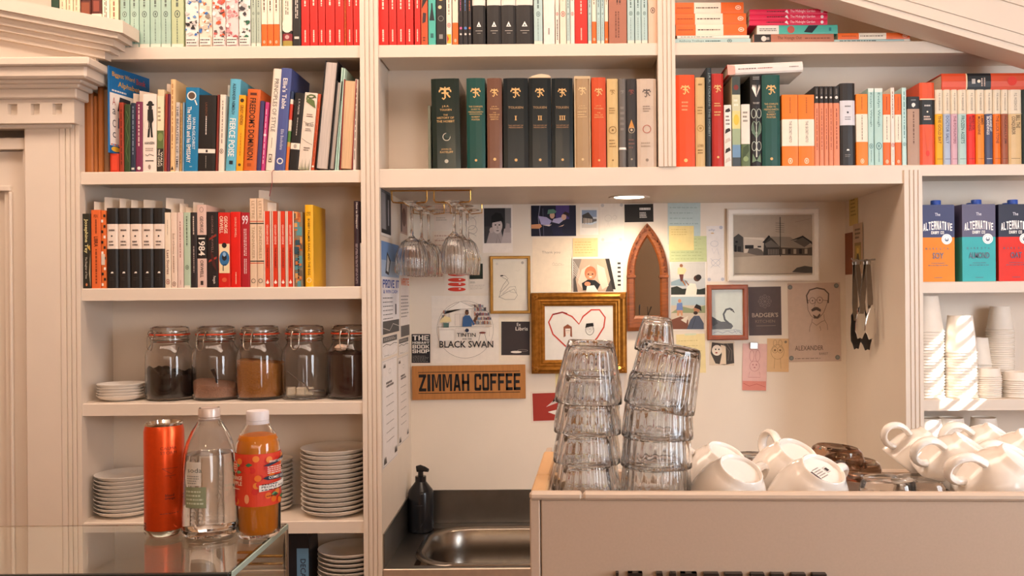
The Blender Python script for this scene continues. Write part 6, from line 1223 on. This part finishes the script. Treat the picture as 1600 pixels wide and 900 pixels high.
def alex(d):
    for x, z in ((.05, .95), (.93, .96), (.05, .05), (.93, .05)): d.circ(x, z, .045, '#7c7f7c'); d.circ(x, z, .025, '#8f938f')
    INK = '#5a4a44'
    d.ln([(.38, .74), (.36, .84), (.42, .91), (.56, .935), (.70, .915), (.78, .86), (.77, .74)], .0042, '#6a5a52'); d.ln([(.37, .78), (.38, .66), (.44, .58), (.5, .55), (.60, .56), (.68, .62), (.74, .72), (.77, .8)], .0012, INK)
    d.ring(.47, .775, .055, .04, .0012, INK); d.ring(.61, .78, .055, .04, .0012, INK); d.ln([(.525, .78), (.555, .785)], .0012, INK); d.ln([(.36, .78), (.415, .78)], .0012, INK); d.ln([(.665, .78), (.77, .77)], .0012, INK); d.el(.47, .775, .012, .01, INK); d.el(.61, .78, .012, .01, INK); d.ln([(.53, .76), (.50, .70), (.55, .69)], .001, INK)
    d.pg([(.44, .66), (.5, .69), (.57, .69), (.63, .66), (.62, .63), (.54, .655), (.46, .635)], '#5f5048'); d.pg([(.47, .60), (.55, .57), (.60, .61), (.62, .59), (.57, .545), (.5, .55)], '#5f5048')
    d.ln([(.46, .55), (.45, .5), (.41, .44), (.40, .38)], .001, INK); d.ln([(.68, .6), (.69, .53), (.74, .47), (.75, .4)], .001, INK); d.ln([(.46, .5), (.54, .46), (.62, .5), (.69, .52)], .001, INK); d.ln([(.6, .45), (.62, .4), (.6, .39)], .001, INK)
    d.t('ALEXANDER', .12, .66, .145, .205, '#6a5a52'); d.t('BARISTA'[:6], .58, .75, .085, .115, '#7a6a60'); d.words(.12, .6, .035, .05, '#6a5a52', 1)
paper(1232, 442, 1314, 565, '#cdb6a6', 'line portrait of a bespectacled bearded man held by four round magnets', 'drawing', -.6, alex, name='drawing')
def ytape(d): d.r(.3, .7, .97, 1.02, '#d8dcc0'); d.words(.08, .92, .1, .9, '#c9b47c', 6, fill=.12)
paper(1058, 522, 1103, 583, '#ead7a0', 'aged yellow note taped below the beach photo', 'note', -1.5, ytape, name='note')
def coll(d): d.pg([(.1, .95), (.5, .9), (.95, .92), (1, .1), (.6, .02), (.25, .08), (.05, .5)], '#4a423c'); d.pg([(.45, .85), (.65, .8), (.68, .05), (.42, .05), (.5, .45)], '#e4cdb0'); d.el(.30, .62, .2, .22, '#ecdcc8'); d.el(.25, .66, .03, .03, '#2a2420'); d.el(.38, .66, .03, .03, '#2a2420'); d.el(.28, .52, .05, .03, '#a04a3a'); d.ln([(.55, .88), (.8, .6), (.75, .2)], .001, '#8a7c70'); d.ln([(.7, .9), (.9, .6), (.88, .2)], .001, '#8a7c70')
paper(1108, 533, 1147, 571, '#dcc8ae', 'cut-out picture of a pale face with dark hair', 'picture', 1, coll, name='cutout')
def bunny(d, ink='#b06a6e'):
    d.ring(.5, .52, .2, .11, .0009, ink); d.ring(.38, .74, .09, .12, .0009, ink); d.ring(.62, .74, .09, .12, .0009, ink); d.el(.43, .55, .025, .016, ink); d.el(.57, .55, .025, .016, ink); d.el(.5, .49, .04, .012, ink); d.ln([(.3, .4), (.25, .28), (.75, .28), (.7, .4)], .0009, ink); d.r(.02, .98, .0, .2, '#d98a7c'); d.ln([(.05, .15), (.3, .09), (.6, .14), (.95, .08)], .0012, '#b8584c')
r = paper(1159, 537, 1197, 610, '#e3b7ae', 'pink note with a rabbit drawing under a metal clip', 'note', 1.5, bunny, lift=.001, name='note')
MB().box(-.012, .012, -.006, .0002, -.010, .010, bev=.001).build('metal_clip', STEEL, r, loc=(-.004, 0, H(70, YW)))
paper(1198, 529, 1232, 581, '#ddb88a', 'tan note with a big-eyed animal drawing', 'note', 1, lambda d: [d.ring(.36, .66, .12, .09, .0009, '#8a6a4a'), d.ring(.6, .66, .12, .09, .0009, '#8a6a4a'), d.circ(.36, .65, .05, '#8a6a4a'), d.circ(.6, .65, .05, '#8a6a4a'), d.ring(.48, .6, .3, .22, .0008, '#8a6a4a'), d.ring(.36, .86, .08, .1, .0008, '#8a6a4a'), d.ring(.6, .86, .08, .1, .0008, '#8a6a4a'), d.ln([(.35, .4), (.33, .1)], .0008, '#8a6a4a'), d.ln([(.62, .4), (.64, .1)], .0008, '#8a6a4a'), d.circ(.85, .9, .06, '#8a7a66')], name='note')
# side walls of the alcove -------------------------------------------------------------------------
def side_paper(wall, pxa, pxb, py0, py1, col, label, cat, draw=None, name='flyer', lift=0.0):
    Xw = (XC1 + .0008 + lift) if wall == 'l' else (XR0 - .0008 - lift)
    Ya, Yb = sorted((Xw*F/(pxa - CX), Xw*F/(pxb - CX))); Ym = (Ya + Yb)/2; w = Yb - Ya
    zt, zb = P((pxa+pxb)/2, py0, Ym).z, P((pxa+pxb)/2, py1, Ym).z; h = zt - zb
    r = MB().box(-w/2, w/2, -.0004, 0, 0, h).build(name, mat(col, .7, noise=.05, scale=50), None, loc=(Xw, Ym, zb), rot=(0, 0, R(90 if wall == 'l' else -90)))
    tag(r, label, cat)
    if draw: d_ = Draw(w, h, y=-.0006); draw(d_); d_.build('print', r, rough=.7)
    return r
def greyph(d): d.r(.04, .96, .06, .97, '#5c5c5e'); d.r(.1, .45, .15, .9, '#86868a'); d.r(.55, .9, .1, .92, '#2c2c30'); d.r(.66, .78, .25, .8, '#8a8a8e'); d.r(.08, .92, .06, .14, '#2a2a2c')
side_paper('l', 595.5, 612, 296, 370, '#dcd6d0', 'grey photo at the top of the left alcove wall', 'photo', greyph, 'photo')
def prove(d):
    d.r(0, 1, .62, 1, '#9fb4cf'); d.r(0, 1, .8, 1, '#6d8fc0'); d.pg([(.2, .66), (.3, .90), (.5, .80), (.38, .64)], '#2c3038'); d.pg([(.26, .69), (.32, .86), (.44, .79), (.36, .67)], '#cfd4da'); d.el(.8, .72, .08, .05, '#e6c8b0'); d.bt('PROVE IT', .06, .98, .50, .59, '#3f56a0'); d.t('& WIN CASH', .08, .9, .44, .48, '#6a7ab8', .03)
    for q in range(6): d.words(.06, .6, .38 - q*.045, .40 - q*.045, '#5a5a60', 1); 
    d.r(.74, .80, .2, .32, '#2a2a2e'); d.r(.04, .96, .0, .14, '#4c4a4a'); d.ln([(.04, .07), (.4, .03), (.6, .1), (.96, .06)], .0016, '#cfc8c2')
side_paper('l', 596, 623.5, 380, 520, '#e4e0e2', 'white and blue competition flyer on the left alcove wall', 'flyer', prove)
def prove2(d):
    d.r(0, 1, .78, 1, '#e0b496'); d.bt('WRITE', .1, .95, .56, .64, '#e07a4a'); d.words(.08, .9, .2, .46, '#7a7674', 7, fill=.3); d.r(.04, .96, .0, .12, '#5c5856'); d.pg([(.1, .72), (.4, .86), (.5, .7)], '#3a3436')
side_paper('l', 625, 639.5, 384, 525, '#e6dcd6', 'orange and white flyer behind the left stemware', 'flyer', prove2)
def brown(d): d.r(.05, .95, .05, .95, '#a88a7c'); d.el(.5, .55, .3, .3, '#6a4a40'); d.r(.05, .2, .05, .95, '#3a302c')
side_paper('l', 626.5, 637, 318, 366, '#b89c8e', 'brownish picture card high on the left alcove wall', 'card', brown, 'card')
def wavy(d): d.r(.03, .97, .70, .98, '#5a5856'); d.words(.1, .9, .78, .92, '#b8b2ac', 2); d.ln([(.03, .55), (.25, .62), (.5, .52), (.75, .6), (.97, .54)], .0016, '#4a4644'); d.ring(.5, .3, .47, .26, .0004, '#a8a29c'); d.words(.1, .4, .06, .1, '#6a6662', 1)
side_paper('l', 596.5, 620, 524, 556, '#e4dedb', 'grey flyer with a wavy line, under the competition flyer', 'flyer', wavy)
side_paper('l', 622, 637.5, 528, 552, '#e2dad4', 'grey flyer with a wavy line, nearer the corner', 'flyer', wavy)
def menu(sd):
    def f(d):
        d.ln([(.03, .01), (.03, .99), (.97, .99), (.97, .01), (.03, .01)], .0009, '#6a6462'); d.ring(.5, .88, .09, .022, .0008, '#8a8480'); d.words(.25, .75, .73, .79, '#4a4644', 2, fill=.7); 
        for q in range(6): d.words(.25, .75, .64 - q*.085, .655 - q*.085, '#6a6462', 1, seed=sd + q)
        for q in range(4): d.pg([(.06 + q*.03, .93), (.1 + q*.03, .97), (.12 + q*.03, .93)], '#5a5452'); d.pg([(.78 + q*.04, .05), (.8 + q*.04, .12), (.83 + q*.04, .05)], '#5a5452'); d.pg([(.06 + q*.04, .03), (.1 + q*.03, .10), (.12 + q*.04, .03)], '#5a5452')
    return f
side_paper('l', 595.8, 619, 560, 722, '#e6e0de', 'long white menu sheet with ornament corners on the left alcove wall', 'menu', menu(1), 'menu')
side_paper('l', 620.5, 637, 556, 690, '#e2d9d3', 'long white list sheet nearer the alcove corner', 'menu', menu(7), 'menu')
side_paper('r', 1328, 1341.5, 307, 352, '#c9b06a', 'yellow strip high on the right alcove wall', 'note', lambda d: d.words(.2, .8, .3, .95, '#8a7434', 5, fill=.4), 'paper_strip')
side_paper('r', 1319.5, 1333, 364, 429, '#8a5030', 'brown card half turned on the right alcove wall', 'card', None, 'card')
def stampc(d): d.r(.15, .85, .18, .62, '#8f7a50'); d.r(.22, .78, .24, .56, '#b59a54'); d.pg([(.3, .26), (.5, .5), (.7, .26)], '#5a5038'); d.el(.5, .46, .14, .06, '#d8b860'); d.words(.2, .8, .68, .92, '#6a5a4a', 3)
side_paper('r', 1334, 1348.5, 349, 428, '#c4a88c', 'tan card with a small framed emblem on the right alcove wall', 'card', stampc, 'card', lift=.001)
# tongs -----------------------------------------------------------------------------------------------
def tong(px, Yt, off, heads, label, swing, L=H(138, 2.40)):
    X = XR0 - off; v = P(px, 413, Yt)
    r = thing('serving_tongs', label, 'tongs', (X, Yt, v.z), (swing, R(0), R(-90 + 18)), group='tongs hanging on the alcove wall')
    for s2 in (-1, 1):
        a1 = s2*.028
        mb = MB(); vs = []; sec = [(0, .005, .007), (-.03, .008, .008), (-L*.45, .016, .009), (-L*.66, .019, .007)]
        for zz, xo, hw in sec: vs += [(s2*xo - .0008, -hw, zz), (s2*xo + .0008, -hw, zz), (s2*xo + .0008, hw, zz), (s2*xo - .0008, hw, zz)]
        fs = [(k2*4+i, k2*4+(i+1) % 4, (k2+1)*4+(i+1) % 4, (k2+1)*4+i) for k2 in range(3) for i in range(4)] + [(3, 2, 1, 0), (12, 13, 14, 15)]
        mb.add(vs, fs).build('arm', mat('#8a8178', .25, metal=1.0, noise=.1, scale=60), r)
        vs = []; n = 18; hz0, hz1 = -L*.55, -L
        for i in range(n):
            a_ = 2*math.pi*i/n; rr = 1 + .06*math.cos(9*a_); vs.append((s2*(.019 + .004*math.cos(a_)**2), math.sin(a_)*.0185*rr*(1.0 if math.cos(a_) < 0 else .8), (hz0+hz1)/2 + math.cos(a_)*(hz0-hz1)/2*rr))
        k2 = len(vs); vs += [(x + s2*.003, y, z) for x, y, z in vs]
        fs = [tuple(range(n)), tuple(range(n, 2*n))[::-1]] + [(i, (i+1) % n, n+(i+1) % n, n+i) for i in range(n)]
        MB().add(vs, fs).build('scalloped_head', heads, r)
    MB().tube([(-.006, 0, 0), (-.007, 0, .008), (0, 0, .013), (.007, 0, .008), (.006, 0, 0)], .0022, 8, sx=3.5).build('hinge', STEEL, r)
    return r
NYL = mat('#2c2725', .45)
tong(1373, 2.475, .045, NYL, 'steel tongs with black scalloped heads, leftmost of the hanging pair', R(4))
tong(1382, 2.425, .032, CHROME, 'shorter steel tongs with bright metal heads hanging in front', R(-2), L=H(118, 2.40))
hk = tag(MB().tube([(XR0 - .001, 2.45, P(1378, 411, 2.45).z + .010), (XR0 - .06, 2.45, P(1378, 411, 2.45).z + .006), (XR0 - .066, 2.45, P(1378, 411, 2.45).z + .014)], .0022, 8).build('wall_hook', STEEL), 'small steel hook carrying the tongs on the alcove wall', 'hook')
# ------------------------------------------------------------------ milk cartons
def carton(x0, x1, ytop, low, nm, label, lowc, Y=D + .012, d=.063, z=ZR3, topc='#3a3f6a', ink='#22284a'):
    a, b = Xat(x0, z, Y), Xat(x1, z, Y); w = b - a; h = P((x0+x1)/2, ytop, Y).z - z
    r = thing('milk_carton', label, 'carton', ((a+b)/2, Y, z + .0003), group='plant milk cartons')
    gl = .42
    mb = MB(); mb.box(-w/2, w/2, 0, d, 0, h*low, 0); mb.box(-w/2, w/2, 0, d, h*low, h, 1)
    mb.prism([(0, h), (d, h), (d*.62, h + .006), (d*.38, h + .006)], -w/2, w/2, 'x', 1) if False else mb.box(-w/2 + .001, w/2 - .001, .001, d - .001, h, h + .0015, 1)
    mb.build('carton_body', [mat(lowc, gl, noise=.04, scale=30, spec=.2), mat(topc, gl, noise=.05, scale=30, spec=.3)], r)
    MB().lathe([(.0135, h + .001), (.0135, h + .004), (.0125, h + .005), (.0125, h + .014), (.0115, h + .0155), (0, h + .0155)], 28, c=(w*.12, d*.55, 0), cap=False).build('screw_cap', mat('#2f55b0', .35), r)
    d_ = Draw(w, h)
    d_.t('The', .42, .58, .86, .90, '#d8d6e4', .01)
    base = .745
    for q, chh in enumerate('ALTERNATIVE'):
        x = .07 + q*.079; u = (q - 5)/5; zz = base - .035*u*u; d_.bt(chh, x + (.02 if chh == 'I' else 0), x + (.046 if chh == 'I' else .066), zz - .045 - .02*(1-u*u), zz + .05, '#f4f1ee')
        x = .07 + q*.079; u = (q - 5)/5; zz = base - .035*u*u; d_.t(chh, x, x + (.03 if chh == 'I' else .066), zz - .045 - .02*(1-u*u), zz + .05 + .0*(1-u*u), '#f4f1ee', .05)
    d_.bt('DAIRY CO', .30, .68, .622, .662, '#f4f1ee')
    d_.circ(.76, .555, .155, '#f2efe9', 28); d_.ring(.76, .555, .12, .12*w/h, .0005, ink); d_.circ(.76, .55, .06, ink); d_.pg([(.72, .55), (.80, .55), (.76, .60)], '#f2efe9')
    for q, chh in enumerate('BARISTA'): d_.t(chh, .13 + q*.105, .13 + q*.105 + (.018 if chh == 'I' else .05), .42, .445, ink)
    d_.t(nm, .5 - .048*len(nm) - .02, .5 + .048*len(nm) + .02, .30, .38, ink, .02); d_.words(.3, .7, .235, .25, ink, 1, seed=3); d_.words(.2, .8, .205, .22, ink, 1, seed=4); d_.words(.38, .62, .045, .06, ink, 1, seed=5)
    d_.build('front_print', r, rough=.3)
    return r
carton(1439.5, 1492, 321, .58, 'SOY', 'navy carton with an orange lower half on the top right bay shelf', '#f08c1a')
carton(1504, 1556, 320, .58, 'ALMOND', 'mauve-topped carton with a turquoise lower half between orange and red cartons', '#3fb3b8', topc='#5e5a76')
carton(1561, 1614, 320, .58, 'OAT', 'black-topped carton with a red lower half at the right edge', '#e2301e', topc='#24243a')
carton(1491, 1503.5, 320, .58, 'SOY', 'dark teal carton standing behind the gap of orange and turquoise cartons', '#1d2440', Y=D + .10, d=.06, topc='#1c5058') if False else None
for q, (x0, x1, lab) in enumerate(((1440, 1490, 'second-row navy carton behind the orange one, only its cap showing'), (1494, 1548, 'second-row dark teal carton behind the turquoise one'), (1553, 1604, 'second-row dark carton behind the red one'))):
    carton(x0, x1, 325, .58, ('SOY', 'OAT', 'OAT')[q], lab, ('#f08c1a', '#1d2440', '#1d2440')[q], Y=D + .095, d=.06, topc=('#3a3f6a', '#1c5a5c', '#24243a')[q])

# ------------------------------------------------------------------ paper cup towers
CUP = mat('#efe6da', .55, noise=.03, scale=40)
def cup_mesh(rt, rb, h):      # upside down: the rim is at z = 0, the base on top
    return MB().lathe([(rt - .0012, .0012), (rt + .0012, 0), (rt + .0026, .0016), (rt + .0012, .0032), (rt, .0034), (rb, h), (rb*.95, h), (rb*.95, h - .004), (0, h - .004)], 28, cap=False)
def tower(px, z, Y, rt, rb, h, pitch, n, nm, lab, group):
    f = None; x = Xat(px, z, Y)
    for i in range(n):
        o = cup_mesh(rt, rb, h).build(nm, CUP) if f is None else f.copy()
        if f is None: f = o
        else: COL.objects.link(o)
        o.location = (x + rnd.uniform(-.0006, .0006), Y + rnd.uniform(-.0006, .0006), z + .0003 + i*pitch)
        tag(o, f'{lab}, {"lowest" if i == 0 else ("topmost" if i == n-1 else ORD[i] + " from the bottom")}', 'cup', group)
tower(1449, ZR2, D + .058, .0400, .028, .092, .0076, 23, 'paper_cup', 'white paper cup in the tower against the post', 'tower of cups by the post')
tower(1501, ZR2, D + .058, .0405, .030, .095, .0076, 16, 'paper_cup', 'white paper cup in the sunlit second tower', 'sunlit tower of cups')
tower(1528, ZR2, D + .128, .034, .025, .072, .0076, 11, 'paper_cup', 'paper cup in the low tower behind the sunlit one', 'low rear tower of cups')
tower(1563, ZR2, D + .125, .0330, .024, .062, .0058, 30, 'paper_cup', 'small paper cup in the tall rear tower', 'tall rear tower of cups')
tower(1544, ZR2, D + .046, .0305, .027, .022, .0052, 11, 'portion_cup', 'shallow paper cup in the front middle pile', 'front middle pile of shallow cups')
tower(1588, ZR2, D + .050, .034, .030, .022, .0052, 9, 'portion_cup', 'shallow paper cup in the pile at the right edge', 'right edge pile of shallow cups')
for q, (px, n) in enumerate(((1452, 22), (1487, 22), (1538, 22))):
    tower(px, ZR1, D + .06, .041, .030, .10, .0076, n, 'paper_cup', f'paper cup in the {("left", "middle", "right")[q]} tower below the cup shelf', f'{("left", "middle", "right")[q]} lower tower of cups')

# ------------------------------------------------------------------ coffee machine
YAW = R(-2.6)
MX, MY, MZ = P(827, 770, 1.12).x, 1.12, .872
MW, MD = .80, .285
TOP = P(860, 769, 1.12).z; FLOOR = 1.288
mc = thing('coffee_machine', 'cream espresso machine with a cup tray and raised black lettering', 'coffee machine', (MX, MY, MZ), (0, 0, YAW))
MCM = mat('#c2ac98', .42, noise=.03, scale=300, bump=.02)
RAIL = mat('#d6c2ae', .35, noise=.03)
def mcp(n, m, x0, x1, y0, y1, z0, z1, bev=.0015): return MB().box(x0, x1, y0, y1, z0 - MZ, z1 - MZ, bev=bev).build(n, m, mc)
mcp('front_panel', MCM, .014, MW, .006, .014, .90, TOP - .0105)
mcp('corner_strip', MCM, 0, .0128, .0055, .03, .90, TOP - .0105)
mcp('side_panel', MCM, 0, .010, .031, MD + .10, .90, TOP - .0105)
sx = .066
mcp('front_rail', RAIL, 0, sx, 0, .014, TOP - .0100, TOP, .003); mcp('front_rail', RAIL, sx + .0012, MW, 0, .014, TOP - .0100, TOP, .003)
WOODL = mat('#d2a878', .5, noise=.2, scale=20, wood=(1, .15, 1))
mcp('side_rail', WOODL, .001, .021, .0145, .110, TOP - .012, TOP - .0005, .002); mcp('side_rail', WOODL, .0015, .020, .1105, MD, TOP - .012, TOP + .0005, .002)
mcp('tray_side', MCM, .0205, .024, .016, MD, FLOOR, TOP - .010)
mcp('tray_floor', RAIL, .0105, MW, .016, MD + .10, FLOOR - .012, FLOOR)
mcp('tray_front', MCM, .025, MW, .0145, .0165, FLOOR, TOP - .011)
mcp('back_rail', RAIL, .024, MW, MD, MD + .012, FLOOR, P(1370, 731, 1.40).z, .003)
mcp('body', MCM, .02, MW - .01, .03, MD + .09, .885, FLOOR - .013)
for q, (x, y) in enumerate(((.05, .06), (MW - .06, .06), (.05, MD + .05), (MW - .06, MD + .05))):
    MB().lathe([(0, 0), (.02, 0), (.02, .014), (0, .014)], 16, c=(x, y, .868 - MZ - .0005 + .001), cap=False).build('foot', mat('#2a2a2a', .4), mc)
# raised letters
LTOP = P(1100, 891, 1.12).z; LH = .052
def letter3d(chh, x0, x1):
    ps = {'A': [_l, _r, _t, _q(.3, .7, .35, .5)]}.get(chh, BLOCK[chh]); mb = MB()
    for k, p in enumerate(ps): mb.prism([(x0 + (x1-x0)*a, LTOP - MZ - LH + LH*b) for a, b in p], -.0035 - .00004*k, .0057, 'y')
    mb.build('letter', mat('#2b211b', .3), mc)
lx = lambda px: (P(px, 891, 1.12).x - MX)
for chh, a, b in (('L', 962, 976), ('A', 981, 1003), ('M', 1025, 1055), ('A', 1062, 1087), ('R', 1098, 1122), ('Z', 1130, 1157), ('Z', 1164, 1188) if False else ('Z', 1164, 1164.01), ('O', 1168, 1192), ('C', 1199, 1222), ('C', 1230, 1255), ('O', 1262, 1287)):
    if b - a > 1: letter3d(chh, lx(a), lx(b))

# ------------------------------------------------------------------ tumblers on the tray
TG = mat('#f6f8fa', 0.0, trans=1.0, ior=1.44, noise=0)
def tumbler(rt, rb, h, nf=24):   # upside down: rim at z = 0, thick base on top
    w = .0025
    fl = lambda a, r_, z: 1 + .034*(abs(math.cos(nf/2*a)) - .6)*(1 if .10*h < z < .93*h else .0) if r_ > rb*.93 else 1
    o = [(rt - .001, 0), (rt, .0012), (rt*.995, h*.10), (rt*.97, h*.2), (rb + (rt-rb)*.25, h*.78), (rb*1.01, h*.93), (rb*.96, h*.985), (rb*.86, h), (rb*.5, h - .002), (0, h - .0025)]
    i = [(rt - .002, 0), (rt - w, .0015), (rt*.97 - w, h*.2), (rb + (rt-rb)*.25 - w, h*.78), (rb - w, h*.86), (rb*.6, h*.885), (0, h*.885)]
    return MB().lathe([(a, b, 0) for a, b in i[::-1]] + o, 144, flute=fl, cap=False)
def glass_stack(px, Y, n, rt, rb, h, pitch, lean, lab, group, tilt_top=0.0):
    f = None; x = Xat(px, FLOOR, Y); X, Z = x, FLOOR + .0004; ang = 0
    for i in range(n):
        o = tumbler(rt, rb, h).build('tumbler', TG, angle=50) if f is None else f.copy()
        if f is None: f = o
        else: COL.objects.link(o)
        ang = lean * i + (tilt_top if i == n-1 else 0)
        o.location = (X, Y + rnd.uniform(-.001, .001), Z); o.rotation_euler = (0, ang, rnd.random())
        X += math.sin(ang) * pitch; Z += math.cos(ang) * pitch
        tag(o, f'{lab}, {"bottom one" if i == 0 else ("top one" if i == n-1 else ORD[i] + " from the bottom")}', 'glass', group)
    return X, Z
glass_stack(917, 1.222, 5, .0462, .0318, .086, .0402, R(.8), 'fluted glass tumbler in the left upside-down stack', 'left glass stack', R(.5))
Xs, Zs = glass_stack(1025, 1.205, 5, .0482, .0405, .088, .0388, R(1.2), 'fluted glass tumbler in the right upside-down stack', 'right glass stack', R(7))
o = tumbler(.0268, .0190, .047, 16).build('small_tumbler', TG, None, loc=(P(1022, 552, 1.205).x, 1.205, P(1022, 549.5, 1.205).z), rot=(0, R(7), .3), angle=50)
tag(o, 'small fluted espresso glass tilted on top of the right glass stack', 'glass')

# ------------------------------------------------------------------ cups heaped on the tray
def coffee_cup(scale=1.0):
    # local: upside down, rim at z = 0, foot ring on top; handle towards -x
    r = empty('coffee_cup'); s = scale
    o = [(.0465, 0), (.0478, .0012), (.0475, .004), (.0462, .018), (.0432, .032), (.0375, .046), (.0318, .054), (.0282, .0575), (.0275, .062), (.0262, .0632), (.0245, .0625), (.0235, .0585), (0, .0575)]
    i = [(0, .0535), (.026, .053), (.035, .045), (.0405, .031), (.0435, .018), (.0448, .003), (.0456, .0002), (.0465, 0)]
    MB().lathe([(a*s, b*s) for a, b in i + o], 48, cap=False).build('bowl', CERAM, r, angle=60)
    pts = [Vector((-.043, 0, .016)), Vector((-.056, 0, .012)), Vector((-.069, 0, .016)), Vector((-.075, 0, .027)), Vector((-.071, 0, .038)), Vector((-.058, 0, .045)), Vector((-.040, 0, .0435))]
    # smooth
    cur = []
    for k in range(len(pts) - 1):
        p0, p1, p2, p3 = pts[max(k-1, 0)], pts[k], pts[k+1], pts[min(k+2, len(pts)-1)]
        for t in (0, .33, .67):
            cur.append(.5*((2*p1) + (p2-p0)*t + (2*p0-5*p1+4*p2-p3)*t*t + (3*p1-p0-3*p2+p3)*t**3))
    cur.append(pts[-1])
    MB().tube([p*s for p in cur], .0046*s, 12, sx=1.35).build('handle', CERAM, r)
    return r
def stamp(r, sc):
    d_ = Draw(.036*sc, .022*sc); d_.ring(.22, .5, .16, .27, .0006, '#4a3c40', 45, 405, 5); d_.r(.15, .29, .38, .62, '#3a3034'); 
    for q in range(5): d_.words(.46, .86, .12 + q*.16, .22 + q*.16, '#5a4a4c', 1, seed=q)
    d_.r(.90, .98, .2, .85, '#4a3c40')
    d_.build('base_stamp', r, loc=(0, -.011*sc, .0578*sc), rot=(R(-90), 0, 0))
def orient(axis, handle):           # z along axis, -x as near to the handle direction as possible
    z = Vector(axis).normalized(); x = -Vector(handle); x = (x - z*x.dot(z)).normalized(); y = z.cross(x)
    return Matrix((x, y, z)).transposed().to_euler()
def put_cup(px, py, Y, sc, axis, handle, lab, st=False):
    """px, py: where the photo shows the centre of the foot ring"""
    r = coffee_cup(sc); c = P(px, py, Y); r.rotation_euler = orient(axis, handle); r.location = c - Vector(axis).normalized()*.062*sc
    tag(r, lab, 'cup', 'cups heaped on the machine')
    if st: stamp(r, sc)
    return r
put_cup(1158, 733, 1.165, 1.09, (.27, -.44, .86), (.68, .71, .15), 'white cup lying tilted beside the right glass stack, base to the viewer')
put_cup(1287, 733, 1.165, 1.10, (.27, -.44, .86), (.70, .70, .12), 'white cup with a grey base stamp in the middle of the tray', True)
put_cup(1136, 709, 1.275, 1.08, (.35, -.34, .87), (-.55, -.1, .75), 'white cup with handle raised, behind the cup by the glasses')
put_cup(1247, 706, 1.275, 1.12, (.30, -.42, .86), (-.15, .75, .6), 'white cup with handle raised, behind the stamped cup')
put_cup(1462, 685, 1.30, .98, (.62, -.10, .78), (-.75, -.25, .55), 'white cup leaning at the left end of the right heap')
put_cup(1522, 697, 1.225, 1.10, (.52, -.26, .81), (-.7, -.45, .6), 'white cup leaning in the middle of the right heap')
put_cup(1600, 721, 1.165, 1.22, (.45, -.42, .80), (-.75, -.4, .55), 'large white cup in front at the right edge')
put_cup(1568, 681, 1.33, 1.10, (.52, -.30, .80), (-.85, -.2, .5), 'white cup high at the back of the right heap')
put_cup(1622, 690, 1.28, 1.1, (.35, -.4, .85), (-.8, -.4, .5), 'white cup cut by the right edge of the view')
# low clear glasses lying between the cups, smoked glasses at the back
def dish(rr, h):
    return MB().lathe([(0, .006), (rr*.75, .004), (rr*.93, 0), (rr, .001), (rr*.93, h*.4), (rr*.86, h*.92), (rr*.80, h), (rr*.5, h - .001), (0, h - .0012)], 40, flute=lambda a, r_, z: 1 + .012*math.cos(16*a), cap=False)
for q, (px, Y, z0, rr, lab) in enumerate(((1388, 1.19, FLOOR + .0315, .040, 'low clear glass dish at the front rail, left one'), (1388, 1.19, FLOOR + .0003, .042, 'low clear glass dish beneath the left front dish'), (1440, 1.20, FLOOR + .0300, .040, 'low clear glass dish at the front rail, right one'), (1440, 1.20, FLOOR + .0003, .043, 'low clear glass dish beneath the right front dish'), (1180, 1.365, FLOOR + .03, .055, 'clear glass dish upside down behind the left cups'), (1180, 1.365, FLOOR + .0003, .056, 'clear glass dish beneath the one behind the left cups'))):
    o = dish(rr, .030).build('glass_dish', TG, None, loc=(Xat(px, z0, Y), Y, z0)); tag(o, lab, 'glass', 'clear dishes on the tray')
SMK = mat('#c2a690', 0.02, trans=1.0, ior=1.46, noise=0)
for q, (px, Y, z0, lab) in enumerate(((1306, 1.345, 1.338, 'smoked glass upper cup leaning at the back of the tray'), (1334, 1.350, 1.318, 'smoked glass cup lower right at the back of the tray'))):
    o = MB().lathe([(0, .006), (.030, .004), (.040, 0), (.0418, .001), (.040, .013), (.036, .024), (.030, .028), (0, .027)], 40, cap=False).build('smoked_glass', SMK, None, loc=(Xat(px, z0, Y), Y, z0), rot=(0, R(5 if q == 0 else 4), 0)); tag(o, lab, 'glass')
